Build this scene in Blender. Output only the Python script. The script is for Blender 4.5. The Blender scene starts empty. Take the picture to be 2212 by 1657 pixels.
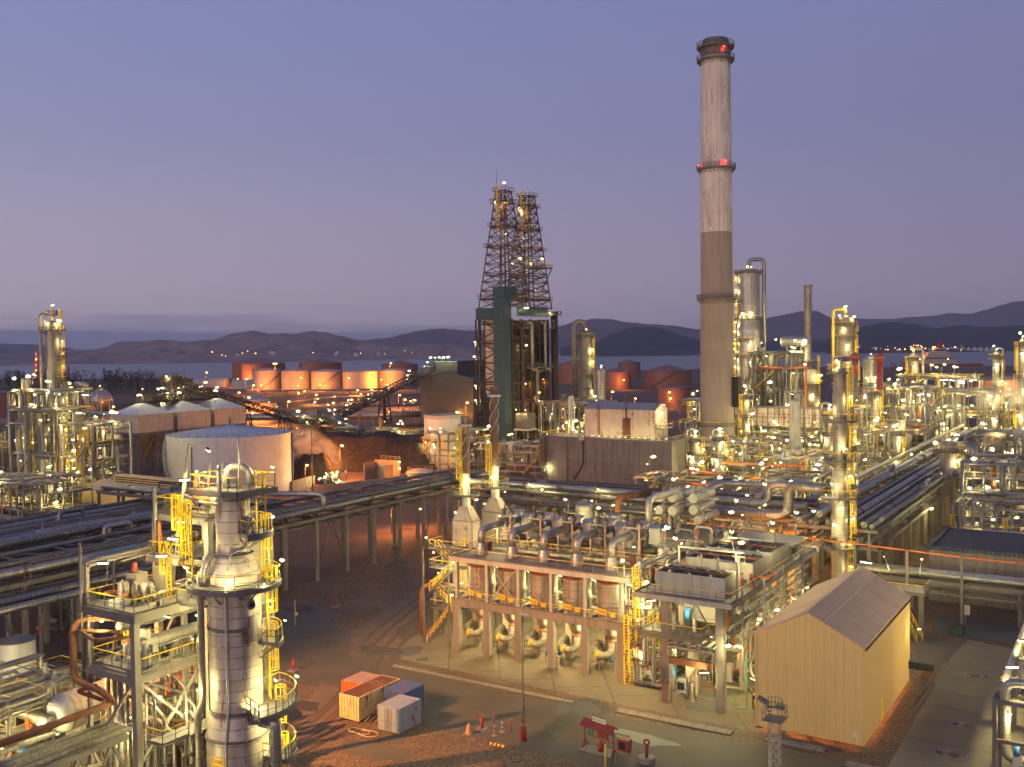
import bpy, math, random
from math import sin, cos, pi, radians, sqrt, atan2
from mathutils import Vector, Matrix
C = bpy.context.scene.collection
scene = bpy.context.scene
# ---------------------------------------------------------------- camera
HC = 38.0
PW, PH = 2212.0, 1657.0
FPX = 35 / 36 * PW
pitch = math.atan((828.5 - 748) / FPX)
ROT = Matrix.Rotation(pi / 2 - pitch, 3, 'X') @ Matrix.Rotation(-0.0125, 3, 'Z')
cam_data = bpy.data.cameras.new('camera')
cam_data.lens = 35; cam_data.sensor_width = 36; cam_data.clip_start = 1; cam_data.clip_end = 60000
cam = bpy.data.objects.new('camera', cam_data)
cam.matrix_world = ROT.to_4x4(); cam.location = (0, 0, HC)
C.objects.link(cam); scene.camera = cam
# ---------------------------------------------------------------- sky after sunset
world = bpy.data.worlds.new('World'); scene.world = world; world.use_nodes = True
nt = world.node_tree; nt.nodes.clear()
def wn(t, **k):
    n = nt.nodes.new(t)
    for a, b in k.items(): setattr(n, a, b)
    return n
def ramp(node, stops):
    cr = node.color_ramp
    while len(cr.elements) > 1: cr.elements.remove(cr.elements[-1])
    cr.elements[0].position = stops[0][0]; cr.elements[0].color = (*stops[0][1], 1)
    for p, c in stops[1:]:
        e = cr.elements.new(p); e.color = (*c, 1)
tc = wn('ShaderNodeTexCoord'); sp = wn('ShaderNodeSeparateXYZ')
nt.links.new(tc.outputs['Generated'], sp.inputs[0])
def mathn(op, a, b=None, clamp=False):
    n = wn('ShaderNodeMath', operation=op, use_clamp=clamp)
    for i, v in enumerate((a, b)):
        if v is None: continue
        if isinstance(v, (int, float)): n.inputs[i].default_value = v
        else: nt.links.new(v, n.inputs[i])
    return n.outputs[0]
def mixc(f, a, b, bt='MIX'):
    n = wn('ShaderNodeMix', data_type='RGBA', blend_type=bt)
    for s, v in ((0, f), (6, a), (7, b)):
        if isinstance(v, (int, float)): n.inputs[s].default_value = v
        elif isinstance(v, tuple): n.inputs[s].default_value = (*v, 1)
        else: nt.links.new(v, n.inputs[s])
    return n.outputs[2]
rl = wn('ShaderNodeValToRGB'); ramp(rl, [(0, (.30, .235, .31)), (.03, (.445, .375, .43)), (.09, (.38, .335, .43)), (.2, (.262, .266, .435)), (.34, (.195, .238, .45)), (1, (.13, .17, .38))])
rr = wn('ShaderNodeValToRGB'); ramp(rr, [(0, (.20, .145, .21)), (.03, (.26, .22, .285)), (.09, (.222, .20, .312)), (.2, (.178, .178, .325)), (.34, (.165, .18, .35)), (1, (.12, .15, .35))])
for r_ in (rl, rr): nt.links.new(sp.outputs[2], r_.inputs[0])
azf = mathn('ADD', mathn('MULTIPLY', sp.outputs[0], .95), .5, True)
base = mixc(azf, rl.outputs[0], rr.outputs[0])
# bank of stratus low on the left
mp = wn('ShaderNodeMapping'); mp.inputs['Scale'].default_value = (2.2, 2.2, 42)
nt.links.new(tc.outputs['Generated'], mp.inputs[0])
nz = wn('ShaderNodeTexNoise'); nz.inputs['Scale'].default_value = 1.6; nz.inputs['Detail'].default_value = 5
nt.links.new(mp.outputs[0], nz.inputs['Vector'])
lim = mathn('SUBTRACT', .034, mathn('MULTIPLY', mathn('ADD', sp.outputs[0], .45, True), .036))
edge = mathn('SUBTRACT', mathn('ADD', lim, mathn('MULTIPLY', mathn('SUBTRACT', nz.outputs[0], .5), .05)), sp.outputs[2])
cf = mathn('MULTIPLY', mathn('MULTIPLY', edge, 90, True), mathn('SUBTRACT', .82, mathn('MULTIPLY', mathn('ADD', sp.outputs[0], .1, True), 1.5), True))
front = mathn('MULTIPLY', mathn('GREATER_THAN', sp.outputs[1], .1), cf)
base = mixc(front, base, (.118, .124, .215))
# the afterglow stands behind the camera's left shoulder
gl = mathn('ADD', mathn('MULTIPLY', sp.outputs[1], -.8), mathn('MULTIPLY', sp.outputs[0], -.45))
glow = mathn('POWER', mathn('MULTIPLY', mathn('ADD', gl, .1), .95, True), 1.6)
low = mathn('SUBTRACT', 1, mathn('MULTIPLY', mathn('ABSOLUTE', sp.outputs[2]), 2.0), True)
base = mixc(mathn('MULTIPLY', glow, low, True), base, (1.15, .83, .74))
sky = wn('ShaderNodeTexSky', sky_type='NISHITA', sun_disc=False, sun_elevation=radians(-2.5), sun_rotation=radians(208))
sk = mixc(.04, (0, 0, 0), sky.outputs[0])
tot = mixc(1.0, base, sk, 'ADD')
bg = wn('ShaderNodeBackground'); bg.inputs[1].default_value = 1.0
nt.links.new(tot, bg.inputs[0])
wo = wn('ShaderNodeOutputWorld'); nt.links.new(bg.outputs[0], wo.inputs[0])
# last light of the sun that has just set (behind left of the camera)
sd = bpy.data.lights.new('sun', 'SUN'); sd.energy = .85; sd.angle = radians(50); sd.color = (1, .74, .62)
so = bpy.data.objects.new('sun', sd); so.rotation_euler = (radians(81), 0, radians(-28)); so.location = (-50, -50, 90); C.objects.link(so)
scene.view_settings.view_transform = 'Standard'; scene.view_settings.look = 'None'
scene.view_settings.exposure = 0.15; scene.view_settings.gamma = 1
cy = scene.cycles
cy.use_denoising = True; cy.max_bounces = 5; cy.diffuse_bounces = 2; cy.glossy_bounces = 3; cy.volume_bounces = 0
cy.transmission_bounces = 2; cy.transparent_max_bounces = 8; cy.sample_clamp_indirect = 4; cy.sample_clamp_direct = 30
cy.use_adaptive_sampling = True; cy.adaptive_threshold = .03; cy.adaptive_min_samples = 20
cy.caustics_reflective = False; cy.caustics_refractive = False; cy.use_light_tree = True
cy.volume_step_rate = 4; cy.volume_max_steps = 64

# ---------------------------------------------------------------- the plant grid: x right and nearer, y right and away
PHI = atan2(-.533, .846); CP, SP = cos(PHI), sin(PHI)
def wl(x, y, z=0): return Vector((CP * x - SP * y, SP * x + CP * y, z))
def gr(v): return (CP * v[0] + SP * v[1], -SP * v[0] + CP * v[1])
def ray(px, py): return ROT @ Vector(((px - PW / 2) / FPX, -(py - PH / 2) / FPX, -1))
def gp(px, py, z=0):                    # a point of the photograph at height z -> grid x, y
    d = ray(px, py); t = (z - HC) / d.z
    return gr((d.x * t, d.y * t))
def gd(px, Y, py=800):                  # a point of the photograph at distance Y -> grid x, y, z
    d = ray(px, py); t = Y / d.y
    return (*gr((d.x * t, d.y * t)), HC + d.z * t)

# ---------------------------------------------------------------- materials
MATS = {}
DARKER = ('grey_steel', 'insulation_cladding', 'pipe_cladding', 'pipe_cladding_plain', 'white_paint', 'deck_plate', 'deck_grating', 'concrete', 'cabinet_grey', 'pale_cladding', 'frame_grey')
def mat(name, col, rough=.6, metal=0.0, col2=None, nscale=.6, namt=.5, rust=0.0, rustcol=(.16, .065, .03), seam=None, seamdark=.45, corr=None, bump=0.0, bscale=20.0, emit=None, estr=0.0, streak=0.0, grad=None):
    m = bpy.data.materials.new(name); m.use_nodes = True; t = m.node_tree; N = t.nodes; L = t.links
    b = N['Principled BSDF']; b.inputs['Roughness'].default_value = rough; b.inputs['Metallic'].default_value = metal
    def nd(k, **kw):
        n = N.new(k)
        for a, v in kw.items(): setattr(n, a, v)
        return n
    def mx(f, a, c, bt='MIX'):
        n = nd('ShaderNodeMix', data_type='RGBA', blend_type=bt)
        for s, v in ((0, f), (6, a), (7, c)):
            if isinstance(v, (int, float)): n.inputs[s].default_value = v
            elif isinstance(v, tuple): n.inputs[s].default_value = (*v, 1)
            else: L.new(v, n.inputs[s])
        return n.outputs[2]
    def rng(v, a, c, lo=0, hi=1):
        n = nd('ShaderNodeMapRange'); L.new(v, n.inputs[0])
        for i, q in enumerate((a, c, lo, hi)): n.inputs[i + 1].default_value = q
        return n.outputs[0]
    tcn = nd('ShaderNodeTexCoord'); geo = nd('ShaderNodeNewGeometry')
    def noise(scale, sc3=(1, 1, 1), detail=4):
        p = nd('ShaderNodeMapping'); p.inputs['Scale'].default_value = sc3; L.new(geo.outputs['Position'], p.inputs[0])
        n = nd('ShaderNodeTexNoise'); n.inputs['Scale'].default_value = scale; n.inputs['Detail'].default_value = detail
        L.new(p.outputs[0], n.inputs['Vector']); return n.outputs[0]
    out = col
    if name in DARKER: col = tuple(c * .74 for c in col); col2 = tuple(c * .70 for c in col2) if col2 else None
    if col2 is None: col2 = tuple(c * .7 for c in col)
    n1 = noise(nscale, detail=6)
    out = mx(rng(n1, .5 - .35 * namt - .1, .5 + .35 * namt + .1), col, col2) if namt else mx(0, col, col2)
    hgt = None
    if seam:
        br = nd('ShaderNodeTexBrick'); br.offset = .5
        br.inputs['Scale'].default_value = 1; br.inputs['Brick Width'].default_value = seam[0]; br.inputs['Row Height'].default_value = seam[1]
        br.inputs['Mortar Size'].default_value = seam[2]; br.inputs['Mortar Smooth'].default_value = .3
        br.inputs['Color1'].default_value = (1, 1, 1, 1); br.inputs['Color2'].default_value = (.88, .88, .88, 1); br.inputs['Mortar'].default_value = (seamdark,) * 3 + (1,)
        L.new(tcn.outputs['UV'], br.inputs['Vector'])
        out = mx(1.0, out, br.outputs['Color'], 'MULTIPLY'); hgt = br.outputs['Fac']
    if streak:
        s1 = noise(1.6, (1, 1, .07), 5)
        out = mx(rng(s1, .48, .68, 0, streak), out, tuple(c * .38 for c in col2))
    if rust:
        r1 = noise(.9, (1, 1, .22), 7); r2 = noise(5, (1, 1, .3), 4)
        rr_ = nd('ShaderNodeMath', operation='MULTIPLY'); L.new(r1, rr_.inputs[0]); L.new(rng(r2, .2, .8, .6, 1.35), rr_.inputs[1])
        out = mx(rng(rr_.outputs[0], .62 - .28 * rust, .74 - .28 * rust), out, rustcol)
    L.new(out, b.inputs['Base Color'])
    nrm = None
    if corr:
        w = nd('ShaderNodeTexWave', wave_type='BANDS', bands_direction='X', wave_profile='SIN')
        w.inputs['Scale'].default_value = 1 / corr * .314159; w.inputs['Distortion'].default_value = 0
        L.new(tcn.outputs['UV'], w.inputs['Vector'])
        bp = nd('ShaderNodeBump'); bp.inputs['Strength'].default_value = .9; bp.inputs['Distance'].default_value = corr * .22
        L.new(w.outputs['Fac'], bp.inputs['Height']); nrm = bp.outputs[0]
    if hgt is not None:
        bp = nd('ShaderNodeBump', invert=True); bp.inputs['Strength'].default_value = .6; bp.inputs['Distance'].default_value = .03
        L.new(hgt, bp.inputs['Height'])
        if nrm: L.new(nrm, bp.inputs['Normal'])
        nrm = bp.outputs[0]
    if bump:
        n2 = noise(bscale, detail=3)
        bp = nd('ShaderNodeBump'); bp.inputs['Strength'].default_value = bump; bp.inputs['Distance'].default_value = .06
        L.new(n2, bp.inputs['Height'])
        if nrm: L.new(nrm, bp.inputs['Normal'])
        nrm = bp.outputs[0]
    if nrm: L.new(nrm, b.inputs['Normal'])
    if emit:
        b.inputs['Emission Color'].default_value = (*emit, 1); b.inputs['Emission Strength'].default_value = estr
        m.cycles.emission_sampling = 'NONE'
    MATS[name] = m
    return m
clad = mat('insulation_cladding', (.46, .42, .36), .40, .4, (.30, .26, .21), seam=(22, .85, .028), streak=.55, namt=.6, nscale=.5)
clad2 = mat('pale_cladding', (.55, .53, .50), .33, .6, (.42, .40, .37), seam=(24, 1.1, .03), streak=.3)
cladold = mat('weathered_cladding', (.37, .325, .285), .45, .35, (.25, .215, .185), seam=(2.2, .9, .03), streak=.75, rust=.06)
pipe = mat('pipe_cladding', (.44, .42, .40), .32, .7, (.30, .285, .275), seam=(9, .62, .05), seamdark=.55, nscale=1.2)
pipe_far = mat('pipe_cladding_plain', (.36, .335, .30), .4, .5, (.25, .23, .205), nscale=.4)
steel = mat('grey_steel', (.20, .185, .165), .55, .1, (.135, .125, .11), rust=.1, nscale=.8)
steeld = mat('dark_steel', (.13, .125, .125), .6, .15, (.09, .085, .085), rust=.18)
cokesteel = mat('sooty_steel', (.034, .026, .022), .7, .1, (.022, .018, .016), rust=.3, rustcol=(.07, .032, .018))
deckm = mat('deck_plate', (.23, .215, .195), .7, 0, (.15, .14, .13), rust=.14, streak=.0, nscale=1.1, namt=.7, bump=.15)
grate = mat('deck_grating', (.20, .195, .185), .6, .2, (.13, .125, .12), nscale=6)
yellow = mat('yellow_paint', (.82, .56, .02), .45, 0, (.72, .47, .018), rust=.08)
white = mat('white_paint', (.56, .53, .47), .5, 0, (.43, .40, .355), rust=.0, streak=.3)
whitetank = mat('white_tank_paint', (.54, .53, .52), .5, 0, (.47, .46, .45), seam=(9, 2.4, .02), seamdark=.86, streak=.22)
concrete = mat('concrete', (.30, .25, .205), .85, 0, (.27, .235, .205), streak=.45, bump=.2, bscale=8, nscale=.7)
concdark = mat('stained_concrete', (.215, .19, .172), .9, 0, (.16, .142, .128), seam=(26, 2.7, .06), seamdark=.72, streak=.42, rust=.09, bump=.2, bscale=6, nscale=.25)
framegrey = mat('frame_grey', (.27, .25, .225), .5, .1, (.20, .185, .165), rust=.08)
rust = mat('rusty_pipe', (.22, .085, .035), .8, .1, (.13, .055, .03), rust=.3, rustcol=(.085, .045, .035), bump=.3, bscale=9)
orange = mat('orange_paint', (.62, .16, .035), .5, 0, (.5, .12, .03), rust=.1)
red = mat('red_paint', (.24, .03, .024), .5, 0, (.18, .025, .02), rust=.1)
redduct = mat('red_duct_paint', (.27, .038, .022), .55, 0, (.2, .03, .02), rust=.2)
blue = mat('blue_paint', (.05, .20, .48), .45)
green = mat('green_paint', (.04, .28, .14), .5)
teal = mat('teal_corrugated', (.018, .052, .076), .5, .1, (.014, .041, .060), corr=.45)
greysheet = mat('grey_corrugated', (.055, .070, .076), .55, .15, (.042, .054, .058), corr=.6, streak=.3)
beige = mat('beige_corrugated', (.73, .53, .215), .6, 0, (.69, .50, .20), corr=.26, nscale=.2, namt=.4)
beigeroof = mat('beige_roof', (.52, .37, .245), .85, 0, (.46, .32, .21), seam=(1.0, 30, .03), seamdark=.8, rust=.0, rustcol=(.05, .04, .045), nscale=.4)
creamsheet = mat('cream_corrugated', (.62, .52, .40), .6, 0, (.52, .42, .32), corr=.35, rust=.12, streak=.3)
roofgrey = mat('grey_roof_sheet', (.33, .31, .30), .5, .2, (.27, .25, .24), corr=.4)
dark = mat('dark_opening', (.012, .012, .013), .8)
black = mat('black_rubber', (.025, .025, .026), .6)
boxgrey = mat('cabinet_grey', (.50, .50, .48), .45, .1, (.42, .42, .40))
signy = mat('sign_yellow', (.85, .52, .02), .5, 0, (.78, .46, .02))
panelrust = mat('rusty_white_panel', (.54, .46, .40), .65, .1, (.40, .32, .27), seam=(3.6, 2.6, .1), seamdark=.35, rust=.36, nscale=.3, streak=.3)
lamphouse = mat('lamp_housing', (.05, .05, .05), .6)
lens = mat('lamp_lens', (1, .9, .7), .4, emit=(1, .93, .56), estr=2.8)
lens_y = mat('yellow_lamp_lens', (1, .85, .5), .4, emit=(1, .80, .32), estr=2.2)
lens_t = mat('tube_lamp_lens', (1, .95, .8), .4, emit=(1, .95, .70), estr=2.6)
lens_o = mat('sodium_lens', (1, .6, .3), .4, emit=(1, .42, .09), estr=14)
lens_r = mat('red_beacon_lens', (1, .1, .1), .4, emit=(1, .05, .06), estr=10)
lens_g = mat('green_lens', (.1, 1, .4), .4, emit=(.1, 1, .45), estr=6)

# ---------------------------------------------------------------- mesh builder (grid coordinates, metres)
class MB:
    def __init__(s, m): s.v = []; s.f = []; s.mi = []; s.sm = []; s.uv = []; s.ms = [m]; s.cur = 0
    def use(s, m):
        if m not in s.ms: s.ms.append(m)
        s.cur = s.ms.index(m); return s
    def face(s, idx, uvs, smooth=False):
        s.f.append(idx); s.mi.append(s.cur); s.sm.append(smooth); s.uv.append(uvs)
    def poly(s, pts, smooth=False):
        b = len(s.v); P = [Vector(p) for p in pts]; s.v += P
        e = (P[1] - P[0]).normalized(); n = e.cross(P[2] - P[0]); n = n.normalized() if n.length > 1e-9 else Vector((0, 0, 1)); w = n.cross(e)
        s.face(list(range(b, b + len(P))), [((p - P[0]).dot(e), (p - P[0]).dot(w)) for p in P], smooth); return s
    def box(s, x0, x1, y0, y1, z0, z1):
        b = len(s.v)
        s.v += [Vector(p) for p in ((x0, y0, z0), (x1, y0, z0), (x1, y1, z0), (x0, y1, z0), (x0, y0, z1), (x1, y0, z1), (x1, y1, z1), (x0, y1, z1))]
        for q, ax in (((0, 3, 2, 1), (0, 1)), ((4, 5, 6, 7), (0, 1)), ((0, 1, 5, 4), (0, 2)), ((2, 3, 7, 6), (0, 2)), ((1, 2, 6, 5), (1, 2)), ((3, 0, 4, 7), (1, 2))):
            s.face([b + i for i in q], [(s.v[b + i][ax[0]], s.v[b + i][ax[1]]) for i in q])
        return s
    def cbox(s, x, y, z, dx, dy, dz): return s.box(x - dx / 2, x + dx / 2, y - dy / 2, y + dy / 2, z, z + dz)
    def beam(s, p, q, w=.1, h=None):
        h = h or w; p = Vector(p); q = Vector(q); d = q - p; L = d.length
        if L < 1e-6: return s
        d /= L; up = Vector((0, 0, 1)) if abs(d.z) < .99 else Vector((1, 0, 0))
        a = d.cross(up).normalized(); c = a.cross(d); b = len(s.v)
        for o in (p, q):
            for i, j in ((-1, -1), (1, -1), (1, 1), (-1, 1)): s.v.append(o + a * (i * w / 2) + c * (j * h / 2))
        for i in range(4):
            j = (i + 1) % 4; s.face([b + i, b + j, b + 4 + j, b + 4 + i], [(i * w, 0), (i * w + w, 0), (i * w + w, L), (i * w, L)])
        s.face([b + 3, b + 2, b + 1, b], [(0, 0)] * 4); s.face([b + 4, b + 5, b + 6, b + 7], [(0, 0)] * 4); return s
    def sweep(s, P, R, n=10, caps=True, smooth=True):
        P = [Vector(p) for p in P]; m = len(P)
        if not isinstance(R, (list, tuple)): R = [R] * m
        T = []
        for i in range(m):
            d = (P[min(i + 1, m - 1)] - P[i]).normalized() + (P[i] - P[max(i - 1, 0)]).normalized()
            T.append(d.normalized() if d.length > 1e-6 else (P[min(i + 1, m - 1)] - P[max(i - 1, 0)]).normalized())
        a = T[0].cross(Vector((0, 0, 1)));
        if a.length < .05: a = Vector((1, 0, 0))
        a.normalize(); b0 = len(s.v); u = 0; us = []
        for i in range(m):
            if i: u += (P[i] - P[i - 1]).length
            us.append(u)
            a = (a - T[i] * a.dot(T[i]));
            if a.length < 1e-5: a = T[i].orthogonal()
            a.normalize(); c = T[i].cross(a)
            for k in range(n):
                t = 2 * pi * k / n; s.v.append(P[i] + (a * cos(t) + c * sin(t)) * R[i])
        for i in range(m - 1):
            for k in range(n):
                k2 = (k + 1) % n; r = max(R[i], R[i + 1]); v0 = 2 * pi * r * k / n; v1 = 2 * pi * r * (k + 1) / n
                s.face([b0 + i * n + k, b0 + i * n + k2, b0 + (i + 1) * n + k2, b0 + (i + 1) * n + k], [(v0, us[i]), (v1, us[i]), (v1, us[i + 1]), (v0, us[i + 1])], smooth and n > 4)
        if caps:
            s.face([b0 + k for k in reversed(range(n))], [(cos(2 * pi * k / n) * .1, sin(2 * pi * k / n) * .1) for k in range(n)])
            s.face([b0 + (m - 1) * n + k for k in range(n)], [(cos(2 * pi * k / n) * .1, sin(2 * pi * k / n) * .1) for k in range(n)])
        return s
    def cyl(s, p, q, r, r2=None, n=12, caps=True): return s.sweep([p, q], [r, r if r2 is None else r2], n, caps)
    def tube(s, pts, r, n=10, bend=None, caps=True):
        pts = [Vector(p) for p in pts]; bend = bend or r * 2.6; out = [pts[0]]
        for i in range(1, len(pts) - 1):
            a = pts[i - 1] - pts[i]; c = pts[i + 1] - pts[i]; la, lc = a.length, c.length
            if la < 1e-6 or lc < 1e-6: continue
            a /= la; c /= lc; k = min(bend, la * .48, lc * .48)
            if a.dot(c) < -.98: out.append(pts[i]); continue
            p0 = pts[i] + a * k; p2 = pts[i] + c * k
            for t in (0, .25, .5, .75, 1): out.append(p0 * (1 - t) ** 2 + pts[i] * 2 * t * (1 - t) + p2 * t * t)
        out.append(pts[-1]); return s.sweep(out, r, n, caps)
    def lathe(s, x, y, prof, n=24, caps=True):
        # a revolved profile; hard edges where the profile turns
        b0 = len(s.v); us = [0]
        for i in range(1, len(prof)): us.append(us[-1] + sqrt((prof[i][0] - prof[i - 1][0]) ** 2 + (prof[i][1] - prof[i - 1][1]) ** 2))
        for i in range(len(prof) - 1):
            b = len(s.v); r = max(prof[i][0], prof[i + 1][0])
            for rr_, z in (prof[i], prof[i + 1]):
                for k in range(n):
                    t = 2 * pi * k / n; s.v.append(Vector((x + rr_ * cos(t), y + rr_ * sin(t), z)))
            for k in range(n):
                k2 = (k + 1) % n; v0 = 2 * pi * r * k / n; v1 = 2 * pi * r * (k + 1) / n
                s.face([b + k, b + k2, b + n + k2, b + n + k], [(v0, us[i]), (v1, us[i]), (v1, us[i + 1]), (v0, us[i + 1])], True)
        if caps:
            for (rr_, z), fl in ((prof[0], 1), (prof[-1], 0)):
                if rr_ > .02:
                    b = len(s.v); ks = list(range(n))
                    for k in ks: t = 2 * pi * k / n; s.v.append(Vector((x + rr_ * cos(t), y + rr_ * sin(t), z)))
                    s.face([b + k for k in (reversed(ks) if fl else ks)], [(s.v[b + k].x, s.v[b + k].y) for k in (reversed(ks) if fl else ks)])
        return s
    def ring(s, x, y, r0, r1, z0, z1, a0=0, a1=2 * pi, n=28):
        full = a1 - a0 > 2 * pi - .01; m = n if full else n + 1; b = len(s.v)
        for k in range(m):
            t = a0 + (a1 - a0) * k / n
            for rr_, z in ((r0, z0), (r1, z0), (r1, z1), (r0, z1)): s.v.append(Vector((x + rr_ * cos(t), y + rr_ * sin(t), z)))
        for k in range(n):
            i = b + 4 * k; j = b + 4 * ((k + 1) % m)
            for q in range(4):
                q2 = (q + 1) % 4; s.face([i + q, i + q2, j + q2, j + q], [(k * .4, q * .2), (k * .4, q * .2 + .2), (k * .4 + .4, q * .2 + .2), (k * .4 + .4, q * .2)])
        if not full:
            s.face([b, b + 3, b + 2, b + 1], [(0, 0)] * 4); e = b + 4 * n; s.face([e, e + 1, e + 2, e + 3], [(0, 0)] * 4)
        return s
    def ball(s, x, y, z, r, n=16, k0=0, sx=1, sz=1):
        return s.lathe(x, y, [(max(.001, r * sin(pi * i / n)) * sx, z - r * cos(pi * i / n) * sz) for i in range(k0, n + 1)], n * 2, False)
    def drum(s, p, q, r, n=20, head=.28):
        p = Vector(p); q = Vector(q); d = (q - p).normalized(); h = r * head * 2
        return s.sweep([p - d * h, p - d * h * .86, p - d * h * .5, p, q, q + d * h * .5, q + d * h * .86, q + d * h], [r * .02, r * .5, r * .86, r, r, r * .86, r * .5, r * .02], n, False)
    def rail(s, pts, h=1.1, t=.055, step=1.7, closed=False, mid=True, toe=True, top=None, post=None):
        pts = [Vector(p) for p in pts]
        if closed: pts = pts + [pts[0]]
        for a, c in zip(pts, pts[1:]):
            L = (c - a).length
            if L < .05: continue
            k = max(1, round(L / step)); up = Vector((0, 0, h))
            s.use(post or steel)
            for i in range(k + 1): p = a.lerp(c, i / k); s.beam(p, p + up, t)
            if mid: s.beam(a + up * .52, c + up * .52, t * .8)
            if toe: s.beam(a + up * .07, c + up * .07, t * .5, .14)
            s.use(top or yellow); s.beam(a + up, c + up, t * 1.1)
        return s
    def arcrail(s, x, y, r, z, a0, a1, h=1.1, t=.055, n=14, top=None):
        return s.rail([(x + r * cos(a0 + (a1 - a0) * k / n), y + r * sin(a0 + (a1 - a0) * k / n), z) for k in range(n + 1)], h, t, 1.4, top=top)
    def ladder(s, x, y, z0, z1, ang, t=.05, w=.5, cage=True, m=None, step=.35):
        # ang: direction the climber's back faces
        s.use(m or yellow); d = Vector((cos(ang), sin(ang), 0)); a = Vector((-sin(ang), cos(ang), 0)) * (w / 2); o = Vector((x, y, 0)); Z = Vector((0, 0, 1))
        for k in (-1, 1): s.beam(o + a * k + Z * z0, o + a * k + Z * z1, t * 1.3)
        for i in range(int((z1 - z0) / step)): z = z0 + (i + .5) * step; s.beam(o - a + Z * z, o + a + Z * z, t * .7)
        if cage and z1 - z0 > 3:
            cr = .38; zc = z0 + 2.2; ns = int((z1 - zc) / 1.1) + 1
            pts = lambda z: [o + d * (cr + cr * -cos(q)) + Vector((-sin(ang), cos(ang), 0)) * (cr * sin(q)) + Z * z for q in [pi * .25 + i * pi * 1.5 / 6 for i in range(7)]]
            for i in range(ns + 1):
                P = pts(zc + (z1 - zc) * i / ns)
                for p_, q_ in zip(P, P[1:]): s.beam(p_, q_, t * .8)
            A, B = pts(zc), pts(z1)
            for i in (1, 2, 3, 4, 5): s.beam(A[i], B[i], t * .7)
        return s
    def stair(s, p, q, w=.9, t=.06, m=None, railm=None):
        p = Vector(p); q = Vector(q); h = Vector((q.x - p.x, q.y - p.y, 0)); a = Vector((-h.y, h.x, 0)).normalized() * (w / 2)
        s.use(m or steel)
        for k in (-1, 1): s.beam(p + a * k, q + a * k, t, .22)
        n = max(2, int(abs(q.z - p.z) / .22))
        for i in range(n): c = p.lerp(q, (i + .5) / n); s.beam(c - a, c + a, .24, .04)
        s.use(railm or yellow); up = Vector((0, 0, 1))
        for k in (-1, 1):
            s.beam(p + a * k + up, q + a * k + up, t); s.beam(p + a * k + up * .5, q + a * k + up * .5, t * .7)
            for i in range(4): c = p.lerp(q, i / 3) + a * k; s.beam(c, c + up, t)
        return s
    def truss(s, A, B, half, w=.2, n=6, d=None):
        # square lattice between two square frames A=(x,y,z), B
        A = Vector(A); B = Vector(B); hs = half if isinstance(half, tuple) else (half, half)
        ca = [Vector((i, j, 0)) for i, j in ((-1, -1), (1, -1), (1, 1), (-1, 1))]
        lv = [[A.lerp(B, k / n) + c * (hs[0] + (hs[1] - hs[0]) * k / n) for c in ca] for k in range(n + 1)]
        for i in range(4): s.beam(lv[0][i], lv[n][i], w)
        for k in range(n + 1):
            for i in range(4):
                j = (i + 1) % 4
                if k: s.beam(lv[k][i], lv[k][j], w * .6)
                if k < n:
                    s.beam(lv[k][i], lv[k + 1][j], d or w * .5)
                    if k % 2 == 0 or d: s.beam(lv[k][j], lv[k + 1][i], d or w * .5)
        return s
    def done(s, name, parent=None, label=None, cat=None, group=None, kind=None):
        me = bpy.data.meshes.new(name)
        if parent is not None: o0 = Vector(parent['_base'])
        else:
            xs = [v.x for v in s.v]; ys = [v.y for v in s.v]
            o0 = wl((min(xs) + max(xs)) / 2, (min(ys) + max(ys)) / 2, min(v.z for v in s.v)) if kind is None else Vector((0, 0, 0))
        me.from_pydata([wl(v.x, v.y, v.z) - o0 for v in s.v], [], s.f)
        me.polygons.foreach_set('material_index', s.mi); me.polygons.foreach_set('use_smooth', s.sm)
        ul = me.uv_layers.new(name='UVMap'); ul.data.foreach_set('uv', [c for f in s.uv for p in f for c in p])
        for m in s.ms: me.materials.append(m)
        o = bpy.data.objects.new(name, me); C.objects.link(o)
        if parent is not None: o.parent = parent; o['_base'] = list(o0)
        else: o.location = o0; o['_base'] = list(o0)
        tag(o, label, cat, group, kind); return o
def sub_of(o, part): o.parent = part; return o
def tag(o, label=None, cat=None, group=None, kind=None):
    for k, v in (('label', label), ('category', cat), ('group', group), ('kind', kind)):
        if v: o[k] = v
    return o
def thing(name, label, cat, x, y, z=0, group=None):
    o = bpy.data.objects.new(name, None); C.objects.link(o); o.empty_display_size = .5
    o.location = wl(x, y, z); o['_base'] = list(o.location); return tag(o, label, cat, group)
def dup(root, dx, dy, dz=0, label=None, rot=0, group=None, _par=None):
    c = root.copy(); C.objects.link(c)
    if _par is None:
        c.location = Vector(root.location) + wl(dx, dy, dz); c.rotation_euler.z += rot
        if label: c['label'] = label
        if group: c['group'] = group
    else: c.parent = _par
    for ch in list(root.children): dup(ch, 0, 0, 0, None, 0, None, c)
    return c
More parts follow.
